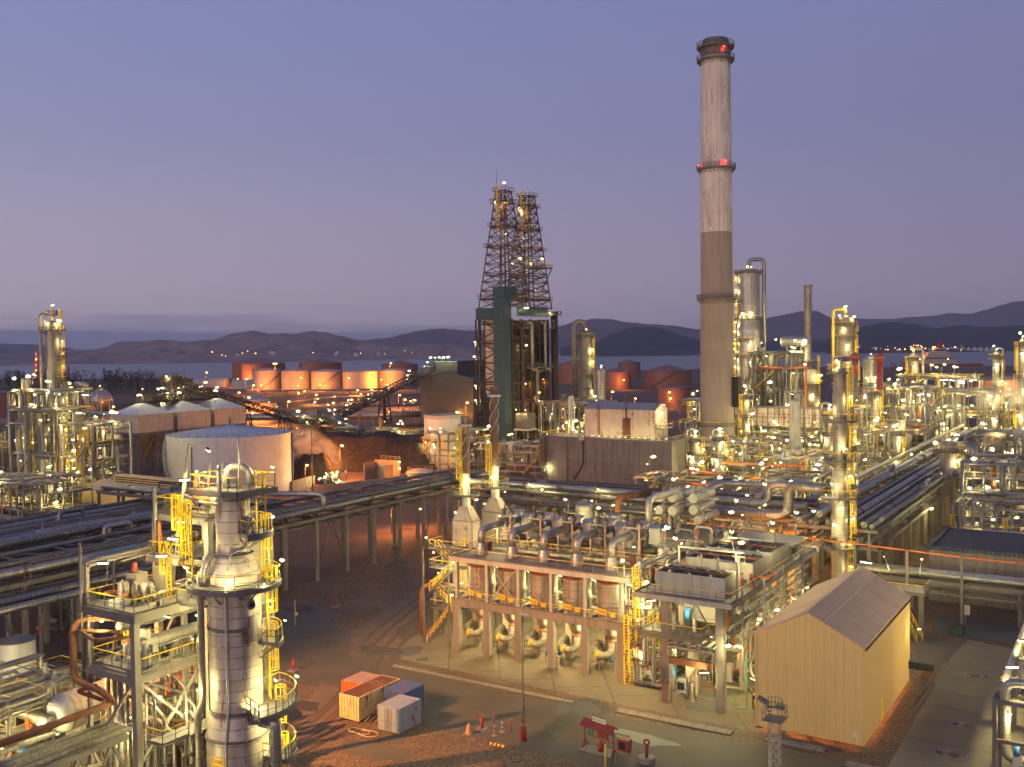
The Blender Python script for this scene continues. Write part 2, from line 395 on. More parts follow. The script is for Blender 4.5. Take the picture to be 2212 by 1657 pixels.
# ---------------------------------------------------------------- lamps: a part of what they are bolted to, with their own light
LD = {}
def light_data(kind, watt, col, rad):
    k = (kind, watt, rad)
    if k not in LD:
        l = bpy.data.lights.new('lamp_light', 'POINT'); l.energy = watt; l.color = col; l.shadow_soft_size = rad; LD[k] = l
    return LD[k]
LM = {}
WARM = (1, .82, .33); SOD = (1, .31, .045)
GLOBAL = 3.4
def lamp(parent, x, y, z, watt=160, s=1.0, ang=None, kind='warm', name='lamp', off=.35, light=True, pole=0):
    if kind == 'warm': s *= random.choice((.5, .7, .9, 1, 1, 1.15, 1.35))
    mk = 'dim' if kind == 'warm' and random.random() < .4 else kind
    key = (mk, round(s, 1) if s > .35 else round(s, 2), round(pole, 1)); s = key[1]
    if key not in LM:
        m = MB(lamphouse); L = {'warm': lens, 'sod': lens_o, 'red': lens_r, 'green': lens_g, 'tube': lens_t, 'dim': lens_y}[mk]
        if kind == 'tube':
            m.box(-.7 * s, .7 * s, -.13 * s, .13 * s, .03, .16 * s); m.use(L); m.sweep([(-.66 * s, 0, -.02), (-.6 * s, 0, -.03), (.6 * s, 0, -.03), (.66 * s, 0, -.02)], [.03 * s, .13 * s, .13 * s, .03 * s], 8)
        else:
            m.box(-.24 * s, .16 * s, -.1 * s, .1 * s, .1 * s, .2 * s); m.use(L); m.ball(0, 0, 0, .2 * s, 6); [setattr(v, 'x', v.x * 1.7) for v in m.v if v.z < .098 * s or abs(v.z) < 1e-3]
        m.use(steel)
        if pole: m.tube([(.12 * s, 0, .1), (.55 * s, 0, .2), (.55 * s, 0, -pole)], .03 + .01 * s, 6)
        me = m.done('_tmp'); LM[key] = me.data; bpy.data.objects.remove(me)
    o = bpy.data.objects.new(name, LM[key]); C.objects.link(o); o.parent = parent
    wp = wl(x, y, z); o.location = wp - Vector(parent['_base']); o['_base'] = list(wp)
    o.rotation_euler.x = random.uniform(-.35, .35); o.rotation_euler.y = random.uniform(-.5, .5) if kind == 'warm' and not pole else 0; o.rotation_euler.z = (random.uniform(0, 6.28) if ang is None else ang)
    if light and watt:
        col = {'warm': WARM, 'tube': WARM, 'sod': SOD, 'red': (1, .05, .04), 'green': (.1, 1, .4)}[kind]
        lo = bpy.data.objects.new('lamp_light', light_data(kind, round(watt * (GLOBAL if Vector((wp.x, wp.y)).length < 190 else 2.2)), col, .12 * max(1, s))); C.objects.link(lo); lo.parent = o; lo.location = (0, 0, -off * s)
    return o
random.seed(7)
# ================================================================ ground, sea, hills
gravel = mat('gravel', (.135, .085, .054), .95, 0, (.075, .048, .033), nscale=.16, namt=.8, bump=.9, bscale=5)
def gravel_detail(m, sc=9.0, lo=.35, hi=1.6):
    t = m.node_tree; b = t.nodes['Principled BSDF']; src = b.inputs['Base Color'].links[0].from_socket
    g = t.nodes.new('ShaderNodeNewGeometry'); v = t.nodes.new('ShaderNodeTexVoronoi'); v.inputs['Scale'].default_value = sc
    t.links.new(g.outputs['Position'], v.inputs['Vector'])
    r = t.nodes.new('ShaderNodeMapRange'); r.inputs[3].default_value = lo; r.inputs[4].default_value = hi
    s = t.nodes.new('ShaderNodeSeparateColor'); t.links.new(v.outputs['Color'], s.inputs[0]); t.links.new(s.outputs[0], r.inputs[0])
    x = t.nodes.new('ShaderNodeMix'); x.data_type = 'RGBA'; x.blend_type = 'MULTIPLY'; x.inputs[0].default_value = 1
    t.links.new(src, x.inputs[6]); t.links.new(r.outputs[0], x.inputs[7]); t.links.new(x.outputs[2], b.inputs['Base Color'])
gravel_detail(gravel, 6.0, .45, 1.6)
asphalt = mat('asphalt', (.090, .077, .062), .88, 0, (.053, .046, .038), nscale=.2, namt=.8, bump=.2, bscale=14, streak=0)
asphalt2 = mat('dark_asphalt', (.085, .078, .075), .8, 0, (.06, .056, .054), nscale=.25, bump=.2, bscale=14)
mud = mat('muddy_track', (.15, .10, .075), .9, 0, (.085, .062, .05), nscale=.35, namt=.9, bump=.4, bscale=3)
slab = mat('slab_concrete', (.175, .143, .098), .85, 0, (.095, .077, .054), nscale=.22, namt=.9, seam=(6, 6, .11), seamdark=.55, rust=.14, rustcol=(.22, .105, .04), bump=.2, bscale=6)
slabr = mat('yard_concrete', (.20, .17, .115), .85, 0, (.13, .11, .076), nscale=.15, namt=.9, seam=(5, 8, .11), seamdark=.6, bump=.2, bscale=6)
kerbm = mat('kerb_slabs', (.25, .22, .18), .9, 0, (.16, .14, .12), seam=(1.2, 1.6, .05), seamdark=.45, bump=.3, bscale=8)
grassm = mat('dry_grass', (.06, .058, .028), .95, 0, (.10, .075, .04), nscale=.8, bump=1, bscale=7)
redearth = mat('red_brown_earth', (.17, .10, .07), .95, 0, (.10, .06, .045), nscale=.12, namt=.9, bump=.8, bscale=3)
seam_ = mat('sea_water', (.012, .018, .040), .30, 0, (.008, .012, .030), nscale=.004, bump=.9, bscale=.16)
def flat(name, pts, m, z=.0, label=None):
    b = MB(m); b.poly([(p[0], p[1], z) for p in pts]); return b.done(name, kind='structure', label=label)
def rect(x0, x1, y0, y1): return [(x0, y0), (x1, y0), (x1, y1), (x0, y1)]
b = MB(gravel)
rc = random.Random(3); coast = []
X = -1900.0
while X < 2400:
    coast.append((X, 1420 + 90 * sin(X * .004) + rc.uniform(-30, 30))); X += 45
for i, (p, q) in enumerate(zip(coast, coast[1:])):
    rows = [[(p[0], -80, 0), (p[0], p[1], 0), (p[0], p[1] + 14, -6), (p[0], p[1] + 30, -16)], [(q[0], -80, 0), (q[0], q[1], 0), (q[0], q[1] + 14, -6), (q[0], q[1] + 30, -16)]]
    for k in range(3):
        P = [rows[0][k], rows[1][k], rows[1][k + 1], rows[0][k + 1]]
        b.poly([(*gr(v), v[2]) for v in P])
b.done('ground', kind='structure')
b = MB(seam_); b.poly([(*gr(v), -12) for v in ((-9000, 900), (12000, 900), (14000, 14000), (-12000, 14000))]); b.done('sea', kind='structure')
# --- roads and slabs near the camera
flat('asphalt_road', [(-130, 81), (-75.5, 81.6), (-71.5, 78.5), (-20, 78.8), (40, 78.8), (40, 91.0), (-58, 90.6), (-70, 91.2), (-78, 93.5), (-82, 100), (-130, 100)], asphalt, .008)
flat('muddy_road', [(-82, 92), (-78, 96), (-88.6, 128), (-100, 170), (-107, 170), (-97, 128), (-89, 100)], mud, .014)
flat('dirt_track', [(-78.5, 83), (-73.8, 82.4), (-69, 76), (-66.5, 68), (-66, 50), (-71, 50), (-71.6, 68), (-74.4, 76)], mud, .013)
flat('concrete_slab', [(-79.6, 99.5), (-76, 94.2), (-25.5, 93.6), (-32.2, 96), (-32.2, 150), (-86.5, 150), (-82, 112)], slab, .018)
flat('yard_slab', [gp(1905, 1675), gp(1970, 1563), gp(2037, 1437), gp(2093, 1383), gp(2112, 1386), gp(2180, 1400), gp(2600, 1440), gp(2500, 1900)], slabr, .016)
flat('yard_path', [gp(2026, 1442), gp(1985, 1440), gp(1975, 1400), gp(2010, 1372), gp(2085, 1383)], asphalt, .013)
flat('back_road', [(-22, 137.5), (40, 140), (40, 149.5), (-24, 147)], asphalt2, .014)
flat('side_road', [(-13, 131.5), (-5, 132.5), (-3, 140), (-12.5, 139)], asphalt2, .012)
flat('left_road', [(-150, 57), (-84, 54), (-84, 63), (-150, 67)], asphalt, .010)
flat('coke_yard', [(-230, 195), (-110, 190), (-150, 330), (-260, 330)], redearth, .010)
flat('grass_patch', [(-79.8, 99.8), (-82.5, 112), (-87.6, 121), (-86.0, 112), (-84.6, 104)], grassm, .016)
flat('grass_verge', [(-78, 93.2), (-60, 91.9), (-40, 91.7), (-25.5, 92), (-25.5, 92.6), (-60, 92.9), (-76, 94.1)], grassm, .012)
trk = mat('tyre_track', (.055, .042, .034), .9, 0, (.09, .066, .05), nscale=1.5, namt=.9)
q = random.Random(6)
for k, P in enumerate(([(-103, 168), (-96, 140), (-88.5, 115), (-83, 100), (-79, 93), (-76, 86), (-72, 78), (-69, 66), (-68, 52)], [(-104.5, 168), (-97.6, 140), (-90, 115), (-86, 103), (-84, 96), (-92, 88), (-110, 86)], [(-101.5, 168), (-94.5, 140), (-86.8, 115), (-82, 103), (-78.5, 95), (-72, 88), (-58, 86), (-40, 85.5)], [(-77.5, 90), (-74, 84), (-70.4, 75), (-67.5, 64), (-67, 52)])):
    for o in (-.85, .85):
        b = MB(trk); pts = []
        for i in range(len(P) - 1):
            for j in range(8):
                t_ = j / 8; a = Vector(P[max(i - 1, 0)]); p0 = Vector(P[i]); p1 = Vector(P[i + 1]); c = Vector(P[min(i + 2, len(P) - 1)])
                pts.append(.5 * (2 * p0 + (p1 - a) * t_ + (2 * a - 5 * p0 + 4 * p1 - c) * t_ ** 2 + (3 * p0 - a - 3 * p1 + c) * t_ ** 3))
        for i in range(len(pts) - 1):
            d = (pts[i + 1] - pts[i]).normalized(); n_ = Vector((-d.y, d.x)); w = .22
            d2 = (pts[min(i + 2, len(pts) - 1)] - pts[i + 1]); d2 = d2.normalized() if d2.length > 0 else d; n2 = Vector((-d2.y, d2.x)); A = pts[i] + n_ * o; B = pts[i + 1] + n2 * o
            z = .026 + .002 * k; b.poly([(*(A - n_ * w), z), (*(B - n2 * w), z), (*(B + n2 * w), z), (*(A + n_ * w), z)][::-1])
        b.done('tyre_track', kind='structure')
kb = MB(kerbm)
kb.box(-75, -50.5, 91.3, 92.0, 0, .14).box(-45.5, -33.2, 91.5, 92.6, 0, .14).box(-22, -14, 90.0, 91.2, 0, .12).box(-30, -24.5, 91.9, 93.2, 0, .10)
kb.done('kerb_walkway', kind='structure')
# patches of fresh gravel, of oil and of painted shadow on the road
gd_ = mat('dark_gravel', (.07, .064, .06), .95, bump=.9, bscale=8); gravel_detail(gd_, 8, .5, 1.5)
def blot(name, x, y, r, m, z, sx=1.0, seed=0, n=22):
    q = random.Random(seed); ph = [q.uniform(0, 6.28) for _ in range(4)]
    return flat(name, [(x + r * sx * cos(t) * (1 + .2 * sin(3 * t + ph[0]) + .12 * sin(5 * t + ph[1])), y + r * sin(t) * (1 + .2 * sin(2 * t + ph[2]) + .1 * sin(7 * t + ph[3]))) for t in [2 * pi * i / n for i in range(n)]], m, z)
oil = mat('oil_shadow_tone', (.05, .042, .034), .75, 0, (.03, .028, .026))
blot('gravel_patch', -48.2, 91.4, 1.6, gd_, .024, 1.7, 1)
for i, (px, py, r, s) in enumerate(((1490, 1490, 1.5, 1.3), (1452, 1476, 1.1, 1.5), (1255, 1425, 1.3, 1.3), (1512, 1532, .9, 2), (656, 1525, 1.6, 1.2), (640, 1335, 6, 1.2), (1165, 1590, 1.2, 1.5))):
    x, y = gp(px, py); blot('stain_shadow_patch', x, y, r, oil if i != 5 else asphalt2, .022, s, i + 5)  # dark blots: oil, with shadows painted on the dirt track and near the street lamp
q = random.Random(21)
for i in range(26):
    px, py = q.choice(((q.uniform(620, 940), q.uniform(1290, 1640)), (q.uniform(760, 1600), q.uniform(1400, 1640)), (q.uniform(600, 900), q.uniform(1200, 1330))))
    x, y = gp(px, py); blot('ground_patch', x, y, q.uniform(.4, 2.2), q.choice((oil, asphalt, asphalt2, gd_, mud)), .0285 + .0006 * i, q.uniform(.6, 2.4), i + 40)
wetgreen = mat('damp_patch', (.13, .14, .105), .5, 0, (.10, .11, .085))
x, y = gp(1385, 1595); blot('damp_patch', x, y, 1.3, wetgreen, .020, 2.6, 31)

hillm = mat('hill_heath', (.44, .30, .245), .95, 0, (.05, .046, .042), nscale=.009, namt=.95, bump=1, bscale=.02)  # heath patches, their contrast widened so the colour suggests shaded relief
hillf = mat('far_hill_heath', (.20, .15, .14), .95, 0, (.07, .062, .064), nscale=.003, namt=.9)
hilld = mat('dark_forest_hill', (.034, .036, .037), .95, 0, (.022, .025, .025), nscale=.008, bump=1, bscale=.03)
def hill(name, pts, Yc, Ys, m, seed, rough=14, rows=16, zb=-12):
    q = random.Random(seed); xs = []; px = pts[0][0]
    while px <= pts[-1][0]: xs.append(px); px += 5
    def yat(px):
        for (a, ya), (c, yc) in zip(pts, pts[1:]):
            if px <= c: t = (px - a) / (c - a); t = t * t * (3 - 2 * t) * .5 + t * .5; return ya + (yc - ya) * t
        return pts[-1][1]
    from mathutils import noise as mn
    b = MB(m); grid = []
    for px in xs:
        x, y, z = gd(px, Yc, yat(px)); X = wl(x, y).x; col = []
        for r in range(rows + 3):
            t = r / rows
            if t <= 1:
                Y = Ys + (Yc - Ys) * t; f = t ** 1.25
                n = mn.fractal(Vector((X * .0016 + seed, Y * .0016, 0)), .8, 2.1, 5) * rough * 3 * (t * (1.06 - t)) * 2.2 + mn.noise(Vector((X * .012, Y * .012, seed))) * rough * .16 * t
                zz = zb + (z - zb) * f + (n if r else -2); XX = X * Y / Yc
            else: Y = Yc + (t - 1) * 3500; zz = z - (t - 1) * 1.6 * max(z - zb, 40); XX = X * Y / Yc
            col.append((*gr((XX, Y)), max(zz, zb - 3)))
        grid.append(col)
    base = len(b.v)
    for col in grid: b.v += [Vector(p) for p in col]
    n = rows + 3
    for i in range(len(grid) - 1):
        for r in range(n - 1): b.face([base + i * n + r, base + (i + 1) * n + r, base + (i + 1) * n + r + 1, base + i * n + r + 1], [(0, 0)] * 4, True)
    return b.done(name, kind='structure')
hill('left_hills', [(-140, 772), (-40, 768), (0, 767), (59, 765), (133, 761), (192, 757), (226, 753), (253, 741), (293, 738), (346, 734), (400, 736), (453, 732), (493, 723), (548, 714), (584, 719), (638, 723), (675, 716), (702, 720), (728, 728), (771, 736), (811, 742), (864, 751), (890, 752), (930, 746), (957, 746), (1000, 752), (1060, 760), (1110, 772)], 5200, 3850, hillm, 1, 34)
hill('left_far_hills', [(-140, 740), (0, 742), (60, 743), (80, 744), (130, 748), (173, 756), (230, 766), (300, 772)], 9000, 7000, hillf, 2)
hill('middle_far_hills', [(640, 745), (720, 735), (790, 732), (824, 730), (878, 720), (899, 715), (957, 708), (997, 711), (1032, 713), (1100, 722), (1180, 712), (1203, 707), (1240, 697), (1281, 690), (1310, 690), (1345, 694), (1390, 699), (1450, 703), (1500, 712), (1560, 705), (1640, 692), (1690, 683), (1731, 675), (1763, 675), (1797, 686), (1850, 700), (1900, 716), (1980, 740)], 7600, 5600, hillf, 3, 40)
hill('right_far_hills', [(1480, 714), (1560, 706), (1640, 696), (1760, 692), (1845, 688), (1876, 688), (1923, 689), (1971, 684), (2018, 681), (2050, 676), (2097, 678), (2129, 669), (2163, 658), (2192, 651), (2230, 648), (2330, 650)], 9800, 7800, hillf, 4)
hill('right_forest_hill', [(1210, 752), (1250, 748), (1290, 740), (1330, 716), (1370, 704), (1420, 706), (1480, 725), (1515, 735), (1600, 742), (1700, 744), (1790, 732), (1841, 713), (1876, 703), (1917, 698), (1971, 700), (2018, 709), (2081, 703), (2144, 703), (2230, 699), (2330, 700)], 5600, 4300, hilld, 5, 30)
# the wooded knoll before the fjord
def knoll(cx, Y0, w, d, h, name, m):
    b = MB(m); N = 18; base = 0
    for i in range(N + 1):
        for j in range(N + 1):
            u, v = i / N * 2 - 1, j / N * 2 - 1; r = min(1, sqrt(u * u + v * v)); z = h * (cos(r * pi) * .5 + .5) + (rc.uniform(-.6, .6) if r < .9 else -.5)
            b.v.append(Vector((*gr((cx + u * w, Y0 + v * d)), z)))
    for i in range(N):
        for j in range(N): q = i * (N + 1) + j; b.face([q, q + N + 1, q + N + 2, q + 1], [(0, 0)] * 4, True)
    return b.done(name, kind='structure')
knoll(-420, 930, 150, 110, 9, 'wooded_knoll', grassm); knoll(-205, 640, 120, 60, 6, 'scrub_bank', grassm)
bark = mat('bark', (.05, .038, .03), .9); leafd = mat('winter_crown', (.030, .026, .020), .95, 0, (.05, .034, .026), nscale=.2); leafg = mat('conifer_crown', (.018, .026, .016), .95, 0, (.03, .035, .02), nscale=.2)
def tree_into(b, x, y, z0, h, q, lm, n=70, conifer=False):
    b.use(bark); b.cyl((x, y, z0), (x, y, z0 + h * .8), h * .02, h * .008, 5)
    b.use(lm)
    for i in range(n):
        t = q.random(); a = q.uniform(0, 6.28)
        if conifer: rr_ = h * .2 * (1 - t) * q.uniform(.4, 1.1); z = z0 + h * (.12 + .9 * t)
        else: e = sqrt(max(0, 1 - (t * 2 - 1) ** 2)); rr_ = h * .34 * e * sqrt(q.random()); z = z0 + h * (.3 + .72 * t)
        p = Vector((x + rr_ * cos(a), y + rr_ * sin(a), z)); s_ = h * q.uniform(.018, .05)
        d1 = Vector((q.uniform(-1, 1), q.uniform(-1, 1), q.uniform(-1, 1))).normalized() * s_; d2 = Vector((q.uniform(-1, 1), q.uniform(-1, 1), q.uniform(-.3, 1.4))).normalized() * s_
        b.poly([p - d1, p + d2, p + d1, p - d2 * .6])
b = MB(bark); q = random.Random(11)
for i in range(150):
    X_ = q.uniform(-540, -318); Y_ = q.uniform(862, 1000)
    dx = (X_ + 420) / 150; dy = (Y_ - 930) / 110
    z = 9 * (cos(min(1, sqrt(dx * dx + dy * dy)) * pi) * .5 + .5) - .4
    tree_into(b, *gr((X_, Y_)), z, q.uniform(9, 16), q, leafg if i % 5 == 0 else leafd, 130, i % 5 == 0)
b.done('wood', label='dark leafless wood on the knoll before the fjord', cat='wood', kind='stuff')
for k, (px, py, h, cf, lb) in enumerate(((1120 / 2.367 / 1.586, 868, 15, True, 'dark conifer standing before the wood, taller than its neighbours'), (895 / 2.367 / 1.586, 872, 12, True, 'slim conifer in front of the wood near the sphere'), (1300 / 2.367 / 1.586, 832, 14, False, 'leafless tree beside the top of the silo conveyor'), (268, 1100 / 2.367 / 1.586 + 630 - 180 + 10, 6, False, 'bare shrub on the bank beside the square silos'))):
    Y_ = 760 if k < 3 else 430; x, y, _ = gd(px, Y_, py); t = thing('tree', lb, 'tree', x, y, 0)
    bt = MB(bark); bt.cyl((x, y, 0), (x, y, h * .8), .25, .08, 6); bt.done('trunk', t)
    bc = MB(leafg if cf else leafd); tree_into(bc, x, y, 1, h, q, leafg if cf else leafd, 130, cf); bc.done('crown', t)

# ================================================================ things of the far shore and the tank farm
def lamp_post(x, y, h, label, kind='sod', watt=3000, s=1.6, group=None, arms=1, cat='lamp post', mast=False, light=True, z=0, name='lamp_post'):
    t = thing(name, label, cat, x, y, z, group); b = MB(steel); w = max(.07, s * .06)
    b.cyl((x, y, z), (x, y, z + .4), w * 2.2, n=8); b.sweep([(x, y, z), (x, y, z + h)], [w * 1.2, w * .7], 8); b.done('pole', t)
    for k in range(arms):
        a = k * 2 * pi / arms + .6
        lamp(t, x + .35 * s * cos(a), y + .35 * s * sin(a), z + h, watt / arms, s, a + PHI + pi, kind, light=light)
    return t
redtank = mat('red_brown_tank_paint', (.25, .115, .085), .55, 0, (.20, .095, .07), seam=(14, 2.6, .22), seamdark=.72, streak=.25)
paletank = mat('pale_tank_paint', (.44, .35, .30), .5, 0, (.36, .285, .245), seam=(14, 2.6, .22), seamdark=.75, streak=.3)
def tank(name, label, cat, x0, x1, ytop, Y, m, roof=.09, rm=None, z0=0, rail=False, group=None, stair=0, wind=False, n=40):
    px = (x0 + x1) / 2; r = (x1 - x0) / 2 * (Y) / FPX; x, y, zt = gd(px, Y + r * .0, ytop); 
    t = thing(name, label, cat, x, y, z0, group)
    b = MB(m); b.lathe(x, y, [(r, z0), (r, zt)], n); b.done('shell', t)
    b = MB(rm or m); b.lathe(x, y, [(r * 1.004, zt - .05), (r * 1.004, zt + .12), (r * .55, zt + .12 + r * roof * 1.17), (r * .06, zt + r * roof * 2.6), (.02, zt + r * roof * 2.6)], n, False); b.done('roof', t)
    if rm is None: b = MB(steeld); b.ring(x, y, r + .01, r + .5, zt - .5, zt - .1, n=n); b.done('rim_girder', t)
    if stair:
        b = MB(steeld); k = 26; T = max(.08, Y * .00028)
        for i in range(k): a0 = stair + i * .032 * 30 / max(r, 12); a1 = stair + (i + 1) * .032 * 30 / max(r, 12); b.beam((x + (r + .5) * cos(a0), y + (r + .5) * sin(a0), z0 + (zt - z0) * i / k), (x + (r + .5) * cos(a1), y + (r + .5) * sin(a1), z0 + (zt - z0) * (i + 1) / k), .9, T * 1.5); b.beam((x + (r + .9) * cos(a0), y + (r + .9) * sin(a0), z0 + (zt - z0) * i / k + 1), (x + (r + .9) * cos(a1), y + (r + .9) * sin(a1), z0 + (zt - z0) * (i + 1) / k + 1), T)
        b.done('stair', t)
    if rail:
        b = MB(steel); T = max(.06, Y * .0003); b.rail([(x + r * .99 * cos(a), y + r * .99 * sin(a), zt + .1) for a in [2 * pi * i / 40 for i in range(40)]], 1.15, T, 3, True, toe=False, top=steel); b.done('railing', t)
    t['_r'] = r; t['_c'] = (x, y, zt); return t
g1 = 'oil tanks by the fjord'
TA = dict(group=g1)
tank('oil_tank', 'wide red brown tank at the left end of the back row by the fjord', 'tank', 502, 598, 783, 1120, redtank, **TA)
tank('oil_tank', 'red brown tank overlapping the first one in the back row by the fjord', 'tank', 522, 615, 785, 1040, redtank, **TA)
tank('oil_tank', 'red brown tank with low cone roof in the middle of the back row', 'tank', 647, 738, 784, 1040, redtank, **TA)
tank('oil_tank', 'red brown tank half hidden behind the upper end of the long conveyor', 'tank', 824, 903, 787, 1000, redtank, **TA)
g2 = 'pale tanks in the front row of the tank farm'
tank('oil_tank', 'streaky whitish tank with stair at the left end of the pale front row', 'tank', 546, 607, 798.5, 930, paletank, .05, group=g2, stair=-1.3)
tank('oil_tank', 'plain pale tank second from the left in the front row', 'tank', 608, 673, 800, 925, paletank, .05, group=g2)
tank('oil_tank', 'pale tank with diagonal stair in the centre of the front row', 'tank', 672, 740, 801, 920, paletank, .05, group=g2, stair=-1.6)
tank('oil_tank', 'pale tank glowing orange at its right edge, fourth in the front row', 'tank', 740, 815, 801.5, 915, paletank, .05, group=g2)
tank('oil_tank', 'brightest orange lit pale tank at the right end of the front row', 'tank', 814, 882, 799, 940, paletank, .05, group=g2)
orangetank = tank('oil_tank', 'orange lit tank behind the sloping conveyor and the square silos', 'tank', 510, 596, 868, 515, paletank, .16, rail=True)
g3 = 'red brown tanks behind the coker'
tank('oil_tank', 'red brown tank seen between the coker and the silvery columns', 'tank', 1206, 1278, 786, 1000, redtank, group=g3)
tank('oil_tank', 'red brown tank furthest back beside the smokestack side group', 'tank', 1335, 1383, 783, 1120, redtank, group=g3)
tank('oil_tank', 'low reddish tank in front of the taller one, right of the slim column', 'tank', 1298, 1362, 802, 860, redtank, group=g3)
tank('oil_tank', 'large reddish tank just left of the smokestack', 'tank', 1391, 1494, 800, 880, redtank, group=g3, stair=-1.9)
tank('oil_tank', 'small red brown tank at the foot of the large reddish one', 'tank', 1421, 1492, 836, 600, redtank, .04, group=g3)
tank('oil_tank', 'orange lit tank at the far right edge behind the steam', 'tank', 2096, 2230, 820, 760, redtank, .05)
tank('oil_tank', 'reddish tank at the far left edge behind the slender column', 'tank', -35, 38, 848, 560, redtank, .04)
# spheres
for px, py, rp, lb in ((217, 865, 25, 'spherical gas tank lit orange on its right side'), (153, 863, 27, 'spherical gas tank half hidden behind the slender column')):
    Y_ = 610; x, y, z = gd(px, Y_, py); r = rp * Y_ / FPX; t = thing('sphere_tank', lb, 'gas tank', x, y, 0, 'spherical gas tanks')
    b = MB(clad2); b.ball(x, y, z, r, 16); b.done('shell', t)
    for i in range(8): a = i * pi / 4 + .2; b = MB(white); b.cyl((x + r * .96 * cos(a), y + r * .96 * sin(a), 0), (x + r * .96 * cos(a), y + r * .96 * sin(a), z), .45, n=8); b.done('leg', t)
    b = MB(steeld); b.stair((x - r * 1.5, y - r, 0), (x + r * .1, y - r * .1, z + r), 1, .25, steeld, steeld); b.rail([(x + 1.6 * cos(a), y + 1.6 * sin(a), z + r * .98) for a in [k * pi / 3 for k in range(6)]], 1.2, .2, 2, True, top=steel); b.done('top_platform', t)
    lamp(t, x, y, z + r + 1.6, 200, 2.0, 0)
# warehouse tents, lit masts of the tank farm
for px, w, lb in ((640 / 1.0 - 0 + 74, 30, 'white arched storage tent beside the front row of tanks'), (428, 30, 'long white arched storage tent on the shore, left of the tanks')):
    pass
def arch(label, px0, px1, py, Y, h, depth):
    x0, y0, _ = gd(px0, Y, py); x1, y1, _ = gd(px1, Y, py); t = thing('storage_tent', label, 'tent', (x0 + x1) / 2, (y0 + y1) / 2)
    d = (Vector((x1, y1, 0)) - Vector((x0, y0, 0))); n_ = Vector((-d.y, d.x, 0)).normalized() * depth; b = MB(white); k = 10
    A = [Vector((x0, y0, 0)) + n_ * (.5 - .5 * cos(pi * i / k)) + Vector((0, 0, h * sin(pi * i / k))) for i in range(k + 1)]
    for p, q_ in zip(A, A[1:]): b.poly([p, p + d, q_ + d, q_])
    b.poly([p for p in A]); b.poly([p + d for p in reversed(A)]); b.done('cover', t); return t
arch('long white arched storage tent on the shore', 415, 485, 829, 1020, 9, 20)
arch('short white arched tent tucked before the red brown tanks', 498, 546, 832, 960, 9, 18)
k = 0
for px, pyb, pyt, lb in ((594, 842, 787, 'tall sodium mast in front of the back row of tanks'), (842, 838, 786, 'tall sodium mast before the orange lit end tank'), (648, 843, 817, 'sodium lamp post before the plain pale tank'), (751, 843, 818, 'sodium lamp post before the fourth pale tank'), (530, 848, 820, 'bright sodium lamp between the storage tent and the pale tanks'), (545, 850, 834, 'low sodium lamp below the whitish tank'), (717, 925, 872, 'sodium mast above the conveyor crossing'), (839, 925, 891, 'low bright sodium lamp beside the conveyor trestle'), (872, 915, 865, 'sodium lamp post left of the dark shed'), (1006, 935, 872, 'flaring sodium lamp on the wall side of the dark shed'), (444, 880, 806, 'sodium mast behind the top of the silo conveyor'), (1320, 925, 848, 'flaring sodium lamp behind the cream shed'), (1443, 915, 849, 'flaring sodium lamp between the cream shed and the smokestack'), (1370, 890, 862, 'small sodium lamp behind the cream shed roof')):
    dy = pyb - 748; Y_ = min(HC * FPX / dy, 900) if pyb < 860 else HC * FPX / dy
    x, y, z = gd(px, Y_, pyt); lamp_post(x, y, z, lb, 'sod', 9000 if pyb < 860 else 2500, 3.0 if pyb < 860 else 2.0, 'sodium lamp posts of the tank farm', 2 if z > 24 else 1)
# extra sodium lamps that light the walls of the tanks
for px, Y_, h, w, lb in ((562, 903, 5, 13000, 'sodium lamp at the foot of the whitish tank'), (690, 893, 5, 11000, 'sodium lamp at the foot of the central pale tank'), (822, 900, 9, 42000, 'sodium lamp lighting the gap between the last two pale tanks'), (642, 898, 4, 8000, 'low sodium lamp between two pale tanks'), (540, 494, 6, 15000, 'sodium lamp before the orange lit tank, on its left'), (582, 493, 6, 13000, 'sodium lamp before the orange lit tank, on its right'), (241, 585, 5, 7000, 'sodium lamp right of the spherical gas tank'), (2170, 728, 6, 26000, 'sodium lamp at the foot of the far right tank'), (2120, 715, 10, 9000, 'sodium lamp left of the far right tank'), (512, 1012, 8, 20000, 'sodium lamp left of the back row of tanks'), (1345, 838, 8, 5000, 'sodium lamp between the reddish tanks behind the cream shed'), (1445, 582, 6, 2000, 'sodium lamp at the foot of the small red brown tank'), (680, 640, 8, 16000, 'sodium lamp on the pipe field behind the conveyors'), (860, 620, 8, 16000, 'sodium lamp on the pipe field left of the dark shed'), (770, 700, 8, 18000, 'sodium lamp in the middle of the far pipe field'), (620, 560, 8, 12000, 'sodium lamp right of the orange lit tank')):
    x, y, z = gd(px, Y_, 830); lamp_post(x, y, h, lb, 'sod', w, 2.4, 'sodium lamp posts of the tank farm')
